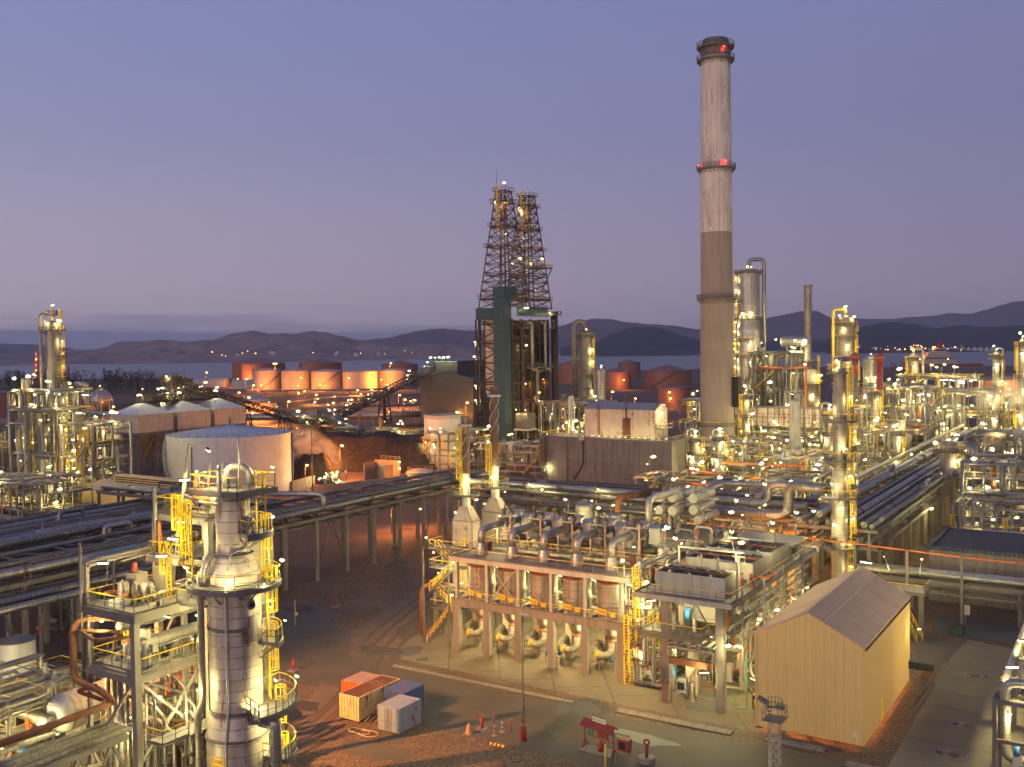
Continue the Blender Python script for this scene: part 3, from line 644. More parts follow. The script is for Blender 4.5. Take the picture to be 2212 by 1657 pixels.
# pipe field behind the conveyors: long pipes on low sleepers
def pipe_track(label, pts, r, z, m, sup=14, name='pipeline', n=3, gap=1.2, lamps=0):
    t = thing(name, label, 'pipeline', pts[0][0], pts[0][1])
    for a, c in zip(pts, pts[1:]):
        A = Vector((a[0], a[1], 0)); B = Vector((c[0], c[1], 0)); L = (B - A).length; d = (B - A) / L; s_ = Vector((-d.y, d.x, 0)); W = n * gap
        for i in range(int(L / sup) + 1):
            p = A + d * min(L, i * sup + 1); sb = MB(concrete); sb.beam(p - s_ * W * .5 + Vector((0, 0, z - r - .2)), p + s_ * W * .5 + Vector((0, 0, z - r - .2)), .4, .4)
            for k in (-.4, .4): sb.beam(p + s_ * W * k, p + s_ * W * k + Vector((0, 0, z - r - .4)), .35)
            sb.done('support', t)
    for i in range(n):
        o = (i - (n - 1) / 2) * gap; P = []
        for k, p in enumerate(pts):
            q0 = Vector(pts[max(k - 1, 0)]); q1 = Vector(pts[min(k + 1, len(pts) - 1)]); d = (q1 - q0).normalized(); P.append((p[0] - d.y * o, p[1] + d.x * o, z))
        b = MB(m); b.tube(P, r, 8, r * 3); b.done('pipe', t)
    return t
def gY(px, Y): x, y, _ = gd(px, Y, 800); return (x, y)
pipe_track('thick pale pipeline crossing behind the coke conveyors', [gY(440, 470), gY(690, 470), gY(800, 474), gY(930, 480)], 1.6, 6, clad2, 20, n=1)
pipe_track('group of grey pipes with raised bend behind the conveyors', [gY(560, 530), gY(640, 530), gY(760, 545), gY(905, 560)], .5, 6, pipe_far, 14, n=4)
pipe_track('orange lit pipes running below the row of pale tanks', [gY(520, 800), gY(700, 790), gY(900, 800)], .6, 5, pipe_far, 18, n=4, gap=2)
pipe_track('pipes on sleepers curving away before the pale tanks', [gY(620, 640), gY(720, 700), gY(905, 720)], .6, 4, pipe_far, 16, n=3, gap=1.8)
pipe_track('pale pipeline behind the spherical gas tanks', [gY(120, 500), gY(250, 470), gY(345, 470)], 1.3, 8, clad2, 18, n=1)
pipe_track('rust red pipeline left of the square silos', [gY(140, 390), gY(260, 380), gY(350, 385)], .9, 7, redduct, 16, n=1)
pipe_track('low bundle of pipes left of the square silos', [gY(120, 340), gY(240, 335), gY(360, 340)], .5, 5.5, pipe_far, 12, n=5, gap=1.5)
pipe_track('orange lit bundle of pipes behind the square silos', [gY(120, 430), gY(260, 420), gY(420, 430)], .5, 5, pipe_far, 14, n=4, gap=1.5)
# small plant objects on the pipe field
q = random.Random(5)
for i in range(16):
    px = q.choice((q.uniform(640, 900), q.uniform(700, 900))); Y_ = q.uniform(560, 800); x, y = gY(px, Y_)
    lamp_post(x, y, q.uniform(3, 6), 'small lamp post standing among the far pipes before the tanks', 'sod' if i % 2 else 'warm', 900, 2.2, 'lamp posts among the far pipes')
# far shore: houses, tanks, lights
farw = mat('far_white_wall', (.5, .48, .46), .6)
q = random.Random(9)
for i, (px, py, w) in enumerate(((515, 765, 16), (727, 763, 12), (770, 764, 18), (590, 761, 30), (420, 775, 12), (820, 761, 12), (1990, 752, 40), (2060, 752, 30), (1890, 752, 22), (2020, 754, 24))):
    Y_ = 4150 if px < 1000 else 4500; x, y, z = gd(px, Y_, py); t = thing('house', 'tiny pale house far across the fjord', 'house', x, y, z, 'tiny houses across the fjord')
    b = MB(farw); b.box(x - w / 2, x + w / 2, y - 6, y + 6, z - 12, z + 5); b.done('wall', t)
    b = MB(hilld); b.poly([(x - w / 2, y - 6, z + 5), (x + w / 2, y - 6, z + 5), (x + w / 2, y, z + 9), (x - w / 2, y, z + 9)]); b.poly([(x - w / 2, y, z + 9), (x + w / 2, y, z + 9), (x + w / 2, y + 6, z + 5), (x - w / 2, y + 6, z + 5)]); b.done('roof', t)
for i in range(9):
    px = 2040 + i * 13; Y_ = 4480; x, y, z = gd(px, Y_, 757); t = thing('storage_tank', 'small white storage tank on the far right shore', 'tank', x, y, -12, 'white tanks on the far shore'); b = MB(farw); b.lathe(x, y, [(12, -12), (12, z + q.uniform(2, 12)), (.1, z + 16)], 16); b.done('shell', t)
for i in range(58):
    if i < 46: px = q.choice((q.gauss(1995, 42), q.gauss(1965, 30), q.uniform(1845, 2090))); py = q.uniform(746, 757)
    else: px = q.uniform(430, 900); py = q.uniform(758, 770)
    Y_ = 4350 if px > 1000 else 4100; x, y, z = gd(px, Y_, py)
    lamp_post(x, y, 14, 'point of light glowing on the far shore of the fjord', 'sod' if i % 3 else 'warm', 0, 8 if i % 4 == 0 else 5, 'lights along the far shore', light=False, z=z - 14)
x, y, z = gd(1648, 4400, 749); lamp_post(x, y, 14, 'green navigation light on the far shore left of the steel stack', 'green', 0, 7, light=False, z=z - 14)
# ship and jetty masts behind the plant
x, y, _ = gd(2032, 1520, 800); t = thing('ship', 'white ship with stepped superstructure and red mast lying behind the plant', 'ship', x, y, -12)
b = MB(redduct); sc = .9
dA = Vector((CP, -SP, 0))  # world x axis expressed on the grid
def shb(b, u0, u1, z0, z1, d=9): 
    P = Vector((x, y, 0)); n_ = Vector((-dA.y, dA.x, 0)) * d; A = [P + dA * u0 - n_, P + dA * u1 - n_, P + dA * u1 + n_, P + dA * u0 + n_]
    b.poly([(p.x, p.y, z1) for p in A])
    for i in range(4): p, q_ = A[i], A[(i + 1) % 4]; b.poly([(p.x, p.y, z0), (q_.x, q_.y, z0), (q_.x, q_.y, z1), (p.x, p.y, z1)])
shb(b, -45, 60, -13, 3, 10); b.done('hull', t)
b = MB(white); shb(b, -30, 22, 3, 9, 8); shb(b, -27, 16, 9, 15, 7.5); shb(b, -22, 10, 15, 21, 7); shb(b, -16, 6, 21, 27, 6); b.done('superstructure', t)
b = MB(dark); shb(b, -26, 15, 11, 12.5, 7.6); shb(b, -15, 5, 23, 25, 6.1); b.done('window', t)
b = MB(red); shb(b, -4, 2, 27, 36, 2); P = Vector((x, y, 0)) + dA * 0; b.cyl((P.x, P.y, 36), (P.x, P.y, 44), .6, n=6); b.done('mast', t)
for u, z in ((-24, 16), (-10, 28), (12, 10), (18, 5), (-30, 10)): p = Vector((x, y, 0)) + dA * u; lamp(t, p.x, p.y - 8, z, 3000, 4, 0, 'sod')
for i, (px, lb) in enumerate(((1254, 0), (1263, 0), (1300, 0), (1310, 0), (1322, 0), (117, 1), (124, 1), (131, 1), (139, 1), (147, 1), (1925, 2), (1934, 2), (1946, 2), (1953, 2))):
    if lb == 0: continue
    Y_ = 1380; x, y, z = gd(px, Y_, 779 + (i % 3) * 3 if lb == 2 else 789 + (i % 3) * 3); zb = gd(px, Y_, 830 if lb == 1 else 806)[2]; t = thing('loading_arm', ('slender loading arm standing on the jetty behind the slender column', 'slender loading arm standing on the jetty left of the white ship')[lb - 1], 'loading arm', x, y, zb, 'loading arms on the jetties')
    b = MB(redduct); b.sweep([(x, y, zb), (x, y, z)], [1.4, .5], 6); b.beam((x, y, z), (x + 5, y, z - 8), .7); b.done('arm', t)
    if i % 2: lamp(t, x, y, zb + 3, 2500, 3, 0, 'sod')
x, y, z = gd(82, 1250, 765); t = thing('jetty_tower', 'tall orange lit lattice tower with slanting jib at the far left shore', 'tower', x, y, 0)
b = MB(redduct); b.truss((x, y, 0), (x, y, z - 8), (4, 2.5), .8, 7); b.beam((x, y, z - 8), (x - 10, y, z + 6), 1); b.done('lattice', t)
for i in range(5): lamp(t, x, y - 3, 8 + i * 7, 1800, 3.2, 0, 'sod' if i % 2 else 'warm')
# ================================================================ generators for plant structures
def face(x, y): return atan2(-y, -x)          # direction towards the viewpoint, on the grid
def column(name, label, cat, x, y, prof, m, plats=(), lamps=(), lad=None, T=.07, watt=300, s=1.2, group=None, n=28, toppipe=None, skirt=True, lamph=2.0, manholes=()):
    t = thing(name, label, cat, x, y, prof[0][1], group); b = MB(m); b.lathe(x, y, prof, n); b.done('shell', t)
    f = face(x, y)
    def rad(z):
        for (r0, z0), (r1, z1) in zip(prof, prof[1:]):
            if z0 <= z <= z1: return r0 + (r1 - r0) * (z - z0) / max(.01, z1 - z0)
        return prof[-1][0]
    for z, a0, a1, w in plats:
        r = rad(z); b = MB(grate); b.ring(x, y, r - .03, r + w, z - .16, z, f + a0, f + a1, 20); b.done('platform', t)
        b = MB(steel); b.arcrail(x, y, r + w - .06, z, f + a0, f + a1, 1.15, T, 14)
        if a1 - a0 < 6.2: b.rail([(x + r * cos(f + a0), y + r * sin(f + a0), z), (x + (r + w) * cos(f + a0), y + (r + w) * sin(f + a0), z)], 1.15, T)
        for k in range(5): a = f + a0 + (a1 - a0) * (k + .5) / 5; b.use(steel); b.beam((x + r * cos(a), y + r * sin(a), z - 1.1), (x + (r + w * .9) * cos(a), y + (r + w * .9) * sin(a), z - .16), T * 1.4)
        b.done('railing', t)
    if lad is not None:
        zs = sorted([prof[0][1]] + [p[0] for p in plats])
        for i, (za, zb) in enumerate(zip(zs, zs[1:])):
            if zb - za < 1.5: continue
            a = f + lad + (.25 if i % 2 else -.1); r = rad((za + zb) / 2) + .45; b = MB(yellow)
            b.ladder(x + r * cos(a), y + r * sin(a), za, zb + 1.1, a, T); b.done('ladder', t)
    for da, z in lamps:
        r = rad(z) + .8; a = f + da; lamp(t, x + r * cos(a), y + r * sin(a), z, watt, s, a + PHI + pi / 2)
    for da, z in manholes:
        r = rad(z); a = f + da; b = MB(steel); d = Vector((cos(a), sin(a), 0)); p = Vector((x, y, z)) + d * (r - .1); b.cyl(p, p + d * .45, .38, n=14); b.cyl(p + d * .45, p + d * .55, .5, n=14); b.use(dark); b.cyl(p + d * .551, p + d * .56, .26, n=12); b.done('manhole', t)
    if toppipe:
        a, r_, zb, pm = toppipe; zt = prof[-1][1]; R = rad(zb + 1) + r_ + .35; b = MB(pm or m)
        b.tube([(x, y, zt - .3), (x, y, zt + r_ * 4), (x + R * cos(f + a), y + R * sin(f + a), zt + r_ * 4), (x + R * cos(f + a), y + R * sin(f + a), zb)], r_, 10, r_ * 2.5); b.done('overhead_pipe', t)
    return t
def dome(r, z, n=5): return [(max(.02, r * cos(pi / 2 * i / n)), z + r * .5 * sin(pi / 2 * i / n)) for i in range(1, n + 1)]
def unit(label, x0, x1, y0, y1, zs, seed, lamps=12, watt=350, s=1.3, T=.1, npipe=16, nves=5, deckp=.75, name='process_structure', cat='process structure', bay=5.5, pr=(.12, .4), lads=3, mats=None, postm=None, lamp_z=2.3, lit_in=4, nsmall=10):
    q = random.Random(seed); t = thing(name, label, cat, (x0 + x1) / 2, (y0 + y1) / 2); W = T * 2.3; pm = postm or q.choice((steel, steel, steeld, white)); npipe = int(npipe * 1.7); nsmall = int(nsmall * 1.4); pr = (pr[0] * .7, pr[1] * .85)
    nx = max(1, round((x1 - x0) / bay)); ny = max(1, round((y1 - y0) / bay)); gx = [x0 + (x1 - x0) * i / nx for i in range(nx + 1)]; gy_ = [y0 + (y1 - y0) * i / ny for i in range(ny + 1)]
    b = MB(pm); Z = [0] + list(zs)
    tops = {}
    for i, xx in enumerate(gx):
        for j, yy in enumerate(gy_):
            zt = Z[-1] if q.random() < .6 else q.choice(Z[1:]) ; tops[i, j] = zt; b.beam((xx, yy, 0), (xx, yy, zt), W)
    for k, z in enumerate(zs):
        for i in range(nx + 1):
            for j in range(ny + 1):
                if i < nx and min(tops[i, j], tops[i + 1, j]) >= z: b.beam((gx[i], gy_[j], z - W / 2), (gx[i + 1], gy_[j], z - W / 2), W * .8)
                if j < ny and min(tops[i, j], tops[i, j + 1]) >= z: b.beam((gx[i], gy_[j], z - W / 2), (gx[i], gy_[j + 1], z - W / 2), W * .8)
                if i < nx and (j == 0) and q.random() < .35 and tops[i, j] >= z and tops[i + 1, j] >= z: b.beam((gx[i], gy_[j], Z[k]), (gx[i + 1], gy_[j], z), W * .6)
    b.done('frame', t)
    cells = {}
    for k, z in enumerate(zs):
        d = MB(q.choice((deckm, grate))); r = MB(steel); any_ = False
        on = {(i, j) for i in range(nx) for j in range(ny) if q.random() < deckp and max(tops[i, j], tops[i + 1, j + 1]) >= z}
        cells[k] = on
        for i, j in on:
            any_ = True; d.box(gx[i] + .01, gx[i + 1] - .01, gy_[j] + .01, gy_[j + 1] - .01, z + .004 * k, z + .12)
            for (di, dj, a, c) in ((0, -1, (gx[i], gy_[j]), (gx[i + 1], gy_[j])), (1, 0, (gx[i + 1], gy_[j]), (gx[i + 1], gy_[j + 1])), (-1, 0, (gx[i], gy_[j]), (gx[i], gy_[j + 1])), (0, 1, (gx[i], gy_[j + 1]), (gx[i + 1], gy_[j + 1]))):
                if (i + di, j + dj) not in on: r.rail([(*a, z + .12), (*c, z + .12)], 1.1, T * .7, 2.2)
        if any_: d.done('deck', t); r.done('railing', t)
    ms = mats or (clad, clad2, pipe, white, cladold, steel)
    for v in range(nves):
        k = q.randrange(-1, len(zs)); z = 0 if k < 0 else zs[k] + .12; cl = list(cells[k]) if k >= 0 else [(q.randrange(nx), q.randrange(ny))]
        if not cl: continue
        i, j = q.choice(cl); cx, cy_ = (gx[i] + gx[i + 1]) / 2 + q.uniform(-1, 1), (gy_[j] + gy_[j + 1]) / 2 + q.uniform(-1, 1); b = MB(q.choice(ms)); r = q.uniform(.6, 1.35)
        if q.random() < .45: h = q.uniform(2.5, 6); b.lathe(cx, cy_, [(r * .9, z), (r, z + .8), (r, z + h)] + dome(r, z + h), 18); b.done('vessel', t)
        else:
            L = q.uniform(3.5, 6.5); ax = q.random() < .5; dx, dy = ((L / 2, 0) if ax else (0, L / 2)); zz = z + r + .5
            b.drum((cx - dx, cy_ - dy, zz), (cx + dx, cy_ + dy, zz), r * .8, 16); b.use(steel)
            for u in (-.6, .6): b.cbox(cx + dx * u, cy_ + dy * u, z, .35 if ax else r * 1.2, r * 1.2 if ax else .35, zz - z - r * .5)
            b.done('exchanger', t)
    for v in range(nsmall):
        k = q.randrange(-1, len(zs)); z = 0 if k < 0 else zs[k] + .12; cx, cy_ = q.uniform(x0 + .6, x1 - .6), q.uniform(y0 + .3, y1 - .6)
        b = MB(q.choice((boxgrey, white, steel, orange, red, blue, boxgrey, boxgrey, steel))); w = q.uniform(.25, .7); h = q.uniform(.5, 1.6)
        b.cbox(cx, cy_, z, w, w * .7, h); b.cyl((cx, cy_, z + h), (cx, cy_, z + h + .5), w * .3, n=8); b.cyl((cx - w, cy_, z + h * .5), (cx + w, cy_, z + h * .5), w * .2, n=8); b.done('valve_box', t)
    zz = [2.5] + [z + q.choice((.7, 1.6, 2.8)) for z in zs]
    for v in range(npipe):
        r = q.uniform(*pr) if q.random() < .8 else q.uniform(*pr) * 1.6; b = MB(q.choice((pipe, pipe, clad, clad2, white, pipe_far, pipe_far, steel, rust if q.random() < .3 else pipe, orange if q.random() < .2 else clad)))
        p = Vector((q.uniform(x0 - .8, x1 + .8), q.choice((y0 - .7, y0 - .3, q.uniform(y0, y1))), q.choice((.3, *zz)))); P = [p.copy()]; last = -1
        for st in range(q.randrange(3, 7)):
            ax = q.choice([a for a in (0, 1, 2, 2) if a != last]); last = ax
            if ax == 0: p.x = q.uniform(x0 - .8, x1 + .8)
            elif ax == 1: p.y = q.uniform(y0 - .8, y1)
            else: p.z = q.choice((.3, *zz)) + q.uniform(-.3, .5)
            P.append(p.copy())
        b.tube(P, r, 8); b.done('pipe', t)
    for v in range(lads):
        k = q.randrange(len(zs)); za = Z[k]; zb = zs[k]; b = MB(yellow); xx = q.uniform(x0, x1); b.ladder(xx, y0 - .35, za, zb + 1.2, -pi / 2, T * .7); b.done('ladder', t)
    if lads > 2:
        k = q.randrange(len(zs)); b = MB(steel); xx = q.uniform(x0, max(x0 + .1, x1 - 5)); b.stair((xx, y0 - .6, Z[k]), (xx + (zs[k] - Z[k]) * 1.1, y0 - .6, zs[k]), .9, T * .8); b.done('stair', t)
    for v in range(int(lamps * .68)):
        k = q.randrange(len(zs)); z = zs[k] + q.uniform(-.9, .9)
        side = q.random(); xx, yy = (q.uniform(x0, x1), y0 - .3) if side < .55 else ((x1 + .3, q.uniform(y0, y1)) if side < .7 else (q.uniform(x0, x1), q.uniform(y0, y1)))
        lamp(t, xx, yy, z + lamp_z, watt * 1.35, s * 1.2, q.uniform(0, 6.28), 'warm', pole=lamp_z - .2 if q.random() < .7 else 0)
    for v in range(lit_in):
        k = q.randrange(len(zs)); lamp(t, q.uniform(x0, x1), q.uniform(y0, y0 + (y1 - y0) * .6), Z[k + 1] - .5, watt * .8, s, q.uniform(0, 6.28), 'tube')
    return t
def clutter(t, x0, x1, y0, y1, z, n, seed, pr=(.06, .2), h=1.6):
    q = random.Random(seed)
    for i in range(n):
        x, y = q.uniform(x0, x1), q.uniform(y0, y1); k = q.random()
        if k < .5:
            r = q.uniform(*pr); b = MB(q.choice((pipe, clad, clad2, steel, rust, white))); L = q.uniform(.8, 4); ax = q.random() < .5; hz = z + q.uniform(.3, h)
            b.tube([(x, y, z), (x, y, hz), (x + (L if ax else 0), y + (0 if ax else L), hz), (x + (L if ax else .3), y + (.3 if ax else L), z + q.uniform(0, .3))], r, 8); b.done('pipe', t)
        elif k < .8:
            b = MB(q.choice((boxgrey, steel, white, orange, red, blue, clad, framegrey))); w = q.uniform(.2, .55); hh = q.uniform(.4, h)
            b.cbox(x, y, z + .004, w, w * .8, hh); b.cyl((x, y, z + hh), (x, y, z + hh + .4), w * .28, n=8); b.cyl((x - w * .9, y, z + hh * .6), (x + w * .9, y, z + hh * .6), w * .2, n=8); b.done('valve_box', t)
        else:
            b = MB(q.choice((clad, clad2, cladold, white))); r = q.uniform(.25, .55); hh = q.uniform(.8, h * 1.3); b.lathe(x, y, [(r, z), (r, z + hh)] + dome(r, z + hh, 3), 14); b.done('vessel', t)
def rack(label, p, q_, width, z, pipes, bay=6.5, post=concrete, pw=.55, beamm=steel, levels=1, posts=True, zd=2.2, name='pipe_rack', cat='pipe rack', brace=0, skip=(), side=True, z_posts=0):
    # pipes: (offset across, height above the beam, radius, material[, bend])
    rq = random.Random(label); p = Vector((*p, 0)); q_ = Vector((*q_, 0)); L = (q_ - p).length; d = (q_ - p) / L; n_ = Vector((-d.y, d.x, 0)); k = max(1, round(L / bay)); t = thing(name, label, cat, p.x, p.y)
    for i in range(k + 1):
        if i in skip: continue
        c = p + d * (L * i / k); b = MB(beamm)
        for lv in range(levels): b.beam(c - n_ * width / 2 + Vector((0, 0, z - .25 - lv * zd)), c + n_ * width / 2 + Vector((0, 0, z - .25 - lv * zd)), .35, .5)
        b.done('crossbeam', t)
        if posts:
            for s_ in (-1, 1):
                e = c + n_ * (s_ * width * .42); b = MB(post); b.beam(e, e + Vector((0, 0, z - .5 - (levels - 1) * zd)), pw); 
                if levels > 1: b.use(beamm); b.beam(e + Vector((0, 0, z - .5 - (levels - 1) * zd)), e + Vector((0, 0, z)), pw * .6)
                b.done('post', t)
        if brace and i % brace == 0 and i < k:
            c2 = p + d * (L * (i + 1) / k); b = MB(beamm); e = n_ * (width * .42)
            m_ = (c + c2) / 2 - e + Vector((0, 0, z - .5)); b.beam(c - e + Vector((0, 0, 1)), m_, .2); b.beam(c2 - e + Vector((0, 0, 1)), m_, .2); b.done('brace', t)
    if side:
        for s_ in (-1, 1):
            for lv in range(levels): b = MB(beamm); e = n_ * (s_ * width * .5); b.beam(p + e + Vector((0, 0, z - .3 - lv * zd)), q_ + e + Vector((0, 0, z - .3 - lv * zd)), .25, .6); b.done('side_beam', t)
    for pp in pipes:
        o, h, r, m = pp[:4]; a, c = p + n_ * o + Vector((0, 0, z + h + r)), q_ + n_ * o + Vector((0, 0, z + h + r)); b = MB(m)
        P = [a, c] if len(pp) == 4 else pp[4](a, c); e = (c - a).normalized(); Lp = (c - a).length
        if len(pp) == 4 and h >= 0 and r < .5 and rq.random() < .35 and Lp > 30:
            f0 = rq.uniform(8, Lp - 14); up = Vector((0, 0, rq.uniform(.9, 1.8))); P = [a, a + e * f0, a + e * f0 + up, a + e * (f0 + rq.uniform(2.5, 5)) + up]; P += [Vector((P[-1].x, P[-1].y, a.z)), c]
        b.tube(P, r, 12 if r > .25 else 8, r * 2.2)
        if len(P) == 2:
            for k2 in range(int(Lp / 14)): v = a + e * rq.uniform(1, Lp - 1); b.use(steel if rq.random() < .6 else rust).cyl(v, v + e * .14, r * 1.35, n=10)
        b.done('pipe', t)
    return t
def spread(width, n, rs, ms, seed, h=0):
    q = random.Random(seed); out = []; x = -width / 2 + .5
    for i in range(n):
        r = q.choice(rs); out.append((x + r, h, r, q.choice(ms))); x += width / n
    return out
def gable(t, x0, x1, y0, y1, ze, zr, wm, rm, axis='y', over=.25, z0=0, wallname='wall', ridge=.5):
    b = MB(wm)
    if axis == 'y':
        xr = x0 + (x1 - x0) * ridge
        for yy, rev in ((y0, 0), (y1, 1)):
            P = [(x0, yy, z0), (x1, yy, z0), (x1, yy, ze), (xr, yy, zr), (x0, yy, ze)]; b.poly(P if not rev else [P[1], P[0], P[4], P[3], P[2]])
        b.poly([(x1, y0, z0), (x1, y1, z0), (x1, y1, ze), (x1, y0, ze)]); b.poly([(x0, y1, z0), (x0, y0, z0), (x0, y0, ze), (x0, y1, ze)]); b.done(wallname, t)
        b = MB(rm); o = over
        for xe, s_ in ((x0, -1), (x1, 1)):
            sl = (zr - ze) / abs(xr - xe); A = [(xe + s_ * o, y0 - o, ze - sl * o), (xe + s_ * o, y1 + o, ze - sl * o), (xr, y1 + o, zr), (xr, y0 - o, zr)]
            A = [(p[0], p[1], p[2] + .06) for p in A]; b.poly(A if s_ < 0 else [A[1], A[0], A[3], A[2]]); B = [(p[0], p[1], p[2] + .14) for p in A]; b.poly([B[1], B[0], B[3], B[2]] if s_ < 0 else B)
            for i in range(4): j = (i + 1) % 4; b.poly([A[i], A[j], B[j], B[i]])
        return b.done('roof', t)
    yr = y0 + (y1 - y0) * ridge
    for xx, rev in ((x1, 0), (x0, 1)):
        P = [(xx, y0, z0), (xx, y1, z0), (xx, y1, ze), (xx, yr, zr), (xx, y0, ze)]; b.poly(P if not rev else [P[1], P[0], P[4], P[3], P[2]])
    b.poly([(x0, y0, z0), (x1, y0, z0), (x1, y0, ze), (x0, y0, ze)]); b.poly([(x1, y1, z0), (x0, y1, z0), (x0, y1, ze), (x1, y1, ze)]); b.done(wallname, t)
    b = MB(rm); o = over
    for ye, s_ in ((y0, -1), (y1, 1)):
        sl = (zr - ze) / abs(yr - ye); A = [(x0 - o, ye + s_ * o, ze - sl * o), (x1 + o, ye + s_ * o, ze - sl * o), (x1 + o, yr, zr), (x0 - o, yr, zr)]
        A = [(p[0], p[1], p[2] + .06) for p in A]; B = [(p[0], p[1], p[2] + .14) for p in A]
        b.poly(B if s_ < 0 else [B[1], B[0], B[3], B[2]]); b.poly([A[1], A[0], A[3], A[2]])
        for i in range(4): j = (i + 1) % 4; b.poly([A[i], A[j], B[j], B[i]])
    return b.done('roof', t)
# ================================================================ smokestack
stackm = mat('smokestack_concrete', (.30, .235, .20), .85, 0, (.235, .185, .158), seam=(40, 2.4, .04), seamdark=.86, streak=.25, nscale=.08)
stackw = mat('smokestack_white_band', (.60, .53, .50), .8, 0, (.50, .43, .40), seam=(2.6, 6, .05), seamdark=.84, streak=.5, rust=.1, rustcol=(.33, .21, .14), nscale=.12)
sx, sy = -109.2, 291.1; Ys = 304.5
zz = lambda py: gd(1550, Ys, py)[2]
t = thing('smokestack', 'tall tapering concrete smokestack with pale upper half and dark crown', 'smokestack', sx, sy)
R_ = lambda z: 5.15 - (5.15 - 4.35) * z / 131
b = MB(stackm); b.lathe(sx, sy, [(R_(0), 0), (R_(0), zz(917)), (R_(zz(503)), zz(503))], 56); b.done('shaft', t)
b = MB(stackw); b.lathe(sx, sy, [(R_(zz(503)) + .02, zz(503)), (R_(zz(362)) + .02, zz(362)), (R_(zz(125)) + .02, zz(125))], 56); b.done('pale_band', t)
b = MB(steeld); b.lathe(sx, sy, [(R_(120) + .05, zz(125)), (R_(120) + .05, zz(106)), (R_(120) - .3, zz(104)), (R_(120) - .3, zz(92)), (R_(125) - .6, zz(90)), (R_(125) - .6, zz(86)), (.1, zz(85))], 56); b.done('crown', t)
for py, w in ((917, .6), (646, 1.1), (365, 1.2), (131, 1.2), (103, 1.2)):
    z = zz(py); r = R_(z); b = MB(steeld); b.ring(sx, sy, r, r + w, z - .35, z, n=40)
    if w > .7: [b.beam((sx + (r + .02) * cos(a), sy + (r + .02) * sin(a), z - 1.5), (sx + (r + w * .9) * cos(a), sy + (r + w * .9) * sin(a), z - .3), .14) for a in [2 * pi * k / 28 for k in range(28)]]
    b.done('platform', t)
    b = MB(steeld); b.rail([(sx + (r + w) * cos(a), sy + (r + w) * sin(a), z) for a in [2 * pi * k / 30 for k in range(30)]], 1.3 if w > .7 else 1.1, .11, 3, True, top=steeld if py != 917 else yellow); b.done('railing', t)
f = face(sx, sy)
for da, py in ((.55, 356), (-1.35, 358), (.5, 112)): z = zz(py); r = R_(z) + .8; lamp(t, sx + r * cos(f + da), sy + r * sin(f + da), z, 80, 1.1, 0, 'red')
b = MB(dark); a = f + 1.3; b.cbox(sx + 5.2 * cos(a), sy + 5.2 * sin(a), zz(878), 3.6, 3.0, zz(814) - zz(878)); b.done('dark_duct', t)

# ================================================================ silos, white tanks, coke handling
siloc = mat('silo_concrete_panels', (.52, .44, .375), .8, 0, (.42, .355, .30), seam=(2.6, 1.3, .05), seamdark=.72, streak=.35)
def silo(x, y, s, label):
    t = thing('square_silo', label, 'silo', x, y, 0, 'square silos with pyramid roofs'); ze, zb, zp = 18.4, 13.0, 21.6; h = s / 2
    b = MB(siloc); b.box(x - h, x + h, y - h, y + h, zb, ze); b.done('bin', t)
    b = MB(MATS.get('pale_roof_sheet') or mat('pale_roof_sheet', (.52, .54, .56), .45, .2, (.42, .44, .46), corr=.5))
    A = [(x - h - .2, y - h - .2, ze + .02), (x + h + .2, y - h - .2, ze + .02), (x + h + .2, y + h + .2, ze + .02), (x - h - .2, y + h + .2, ze + .02)]; k = .9; B = [(x - k, y - k, zp), (x + k, y - k, zp), (x + k, y + k, zp), (x - k, y + k, zp)]
    for i in range(4): j = (i + 1) % 4; b.poly([A[i], A[j], B[j], B[i]])
    b.poly(B); b.poly(A[::-1]); b.done('roof', t)
    b = MB(concrete); A = [(x - h * .97, y - h * .97, zb), (x + h * .97, y - h * .97, zb), (x + h * .97, y + h * .97, zb), (x - h * .97, y + h * .97, zb)]; k = .8; B = [(x - k, y - k, 3.5), (x + k, y - k, 3.5), (x + k, y + k, 3.5), (x - k, y + k, 3.5)]
    for i in range(4): j = (i + 1) % 4; b.poly([A[j], A[i], B[i], B[j]])
    b.done('hopper', t)
    b = MB(steeld)
    for i, j in ((-1, -1), (1, -1), (1, 1), (-1, 1), (0, -1), (1, 0)): b.beam((x + i * h, y + j * h, 0), (x + i * h, y + j * h, zb), .5)
    for i in (-1, 0): b.beam((x + i * h, y - h, 2), (x + (i + 1) * h, y - h, zb), .25); b.beam((x + (i + 1) * h, y - h, 2), (x + i * h, y - h, zb), .25)
    for i in (-1, 0): b.beam((x + h, y + i * h, 2), (x + h, y + (i + 1) * h, zb), .25); b.beam((x + h, y + (i + 1) * h, 2), (x + h, y + i * h, zb), .25)
    b.beam((x - h, y - h, zb - .3), (x + h, y - h, zb - .3), .6); b.beam((x + h, y - h, zb - .3), (x + h, y + h, zb - .3), .6)
    b.done('support_frame', t); return t
sxx, syy = gp(298, 936, 13.0)
S = 13.2; sil = []
for k, lb in enumerate(('nearest of three square silos with pale pyramid roofs, on steel legs', 'middle one of the square silos under the dark conveyor head', 'furthest right square silo partly hidden by the white tank roof')):
    cx, cy_ = sxx - S / 2 - k * .3, syy + S / 2 + k * 15.2; sil.append((cx, cy_)); st = silo(cx, cy_, S, lb)
    for u in (-.6, .4): lamp(st, cx + u, cy_ - .5, 24.0, 260, 1.7)
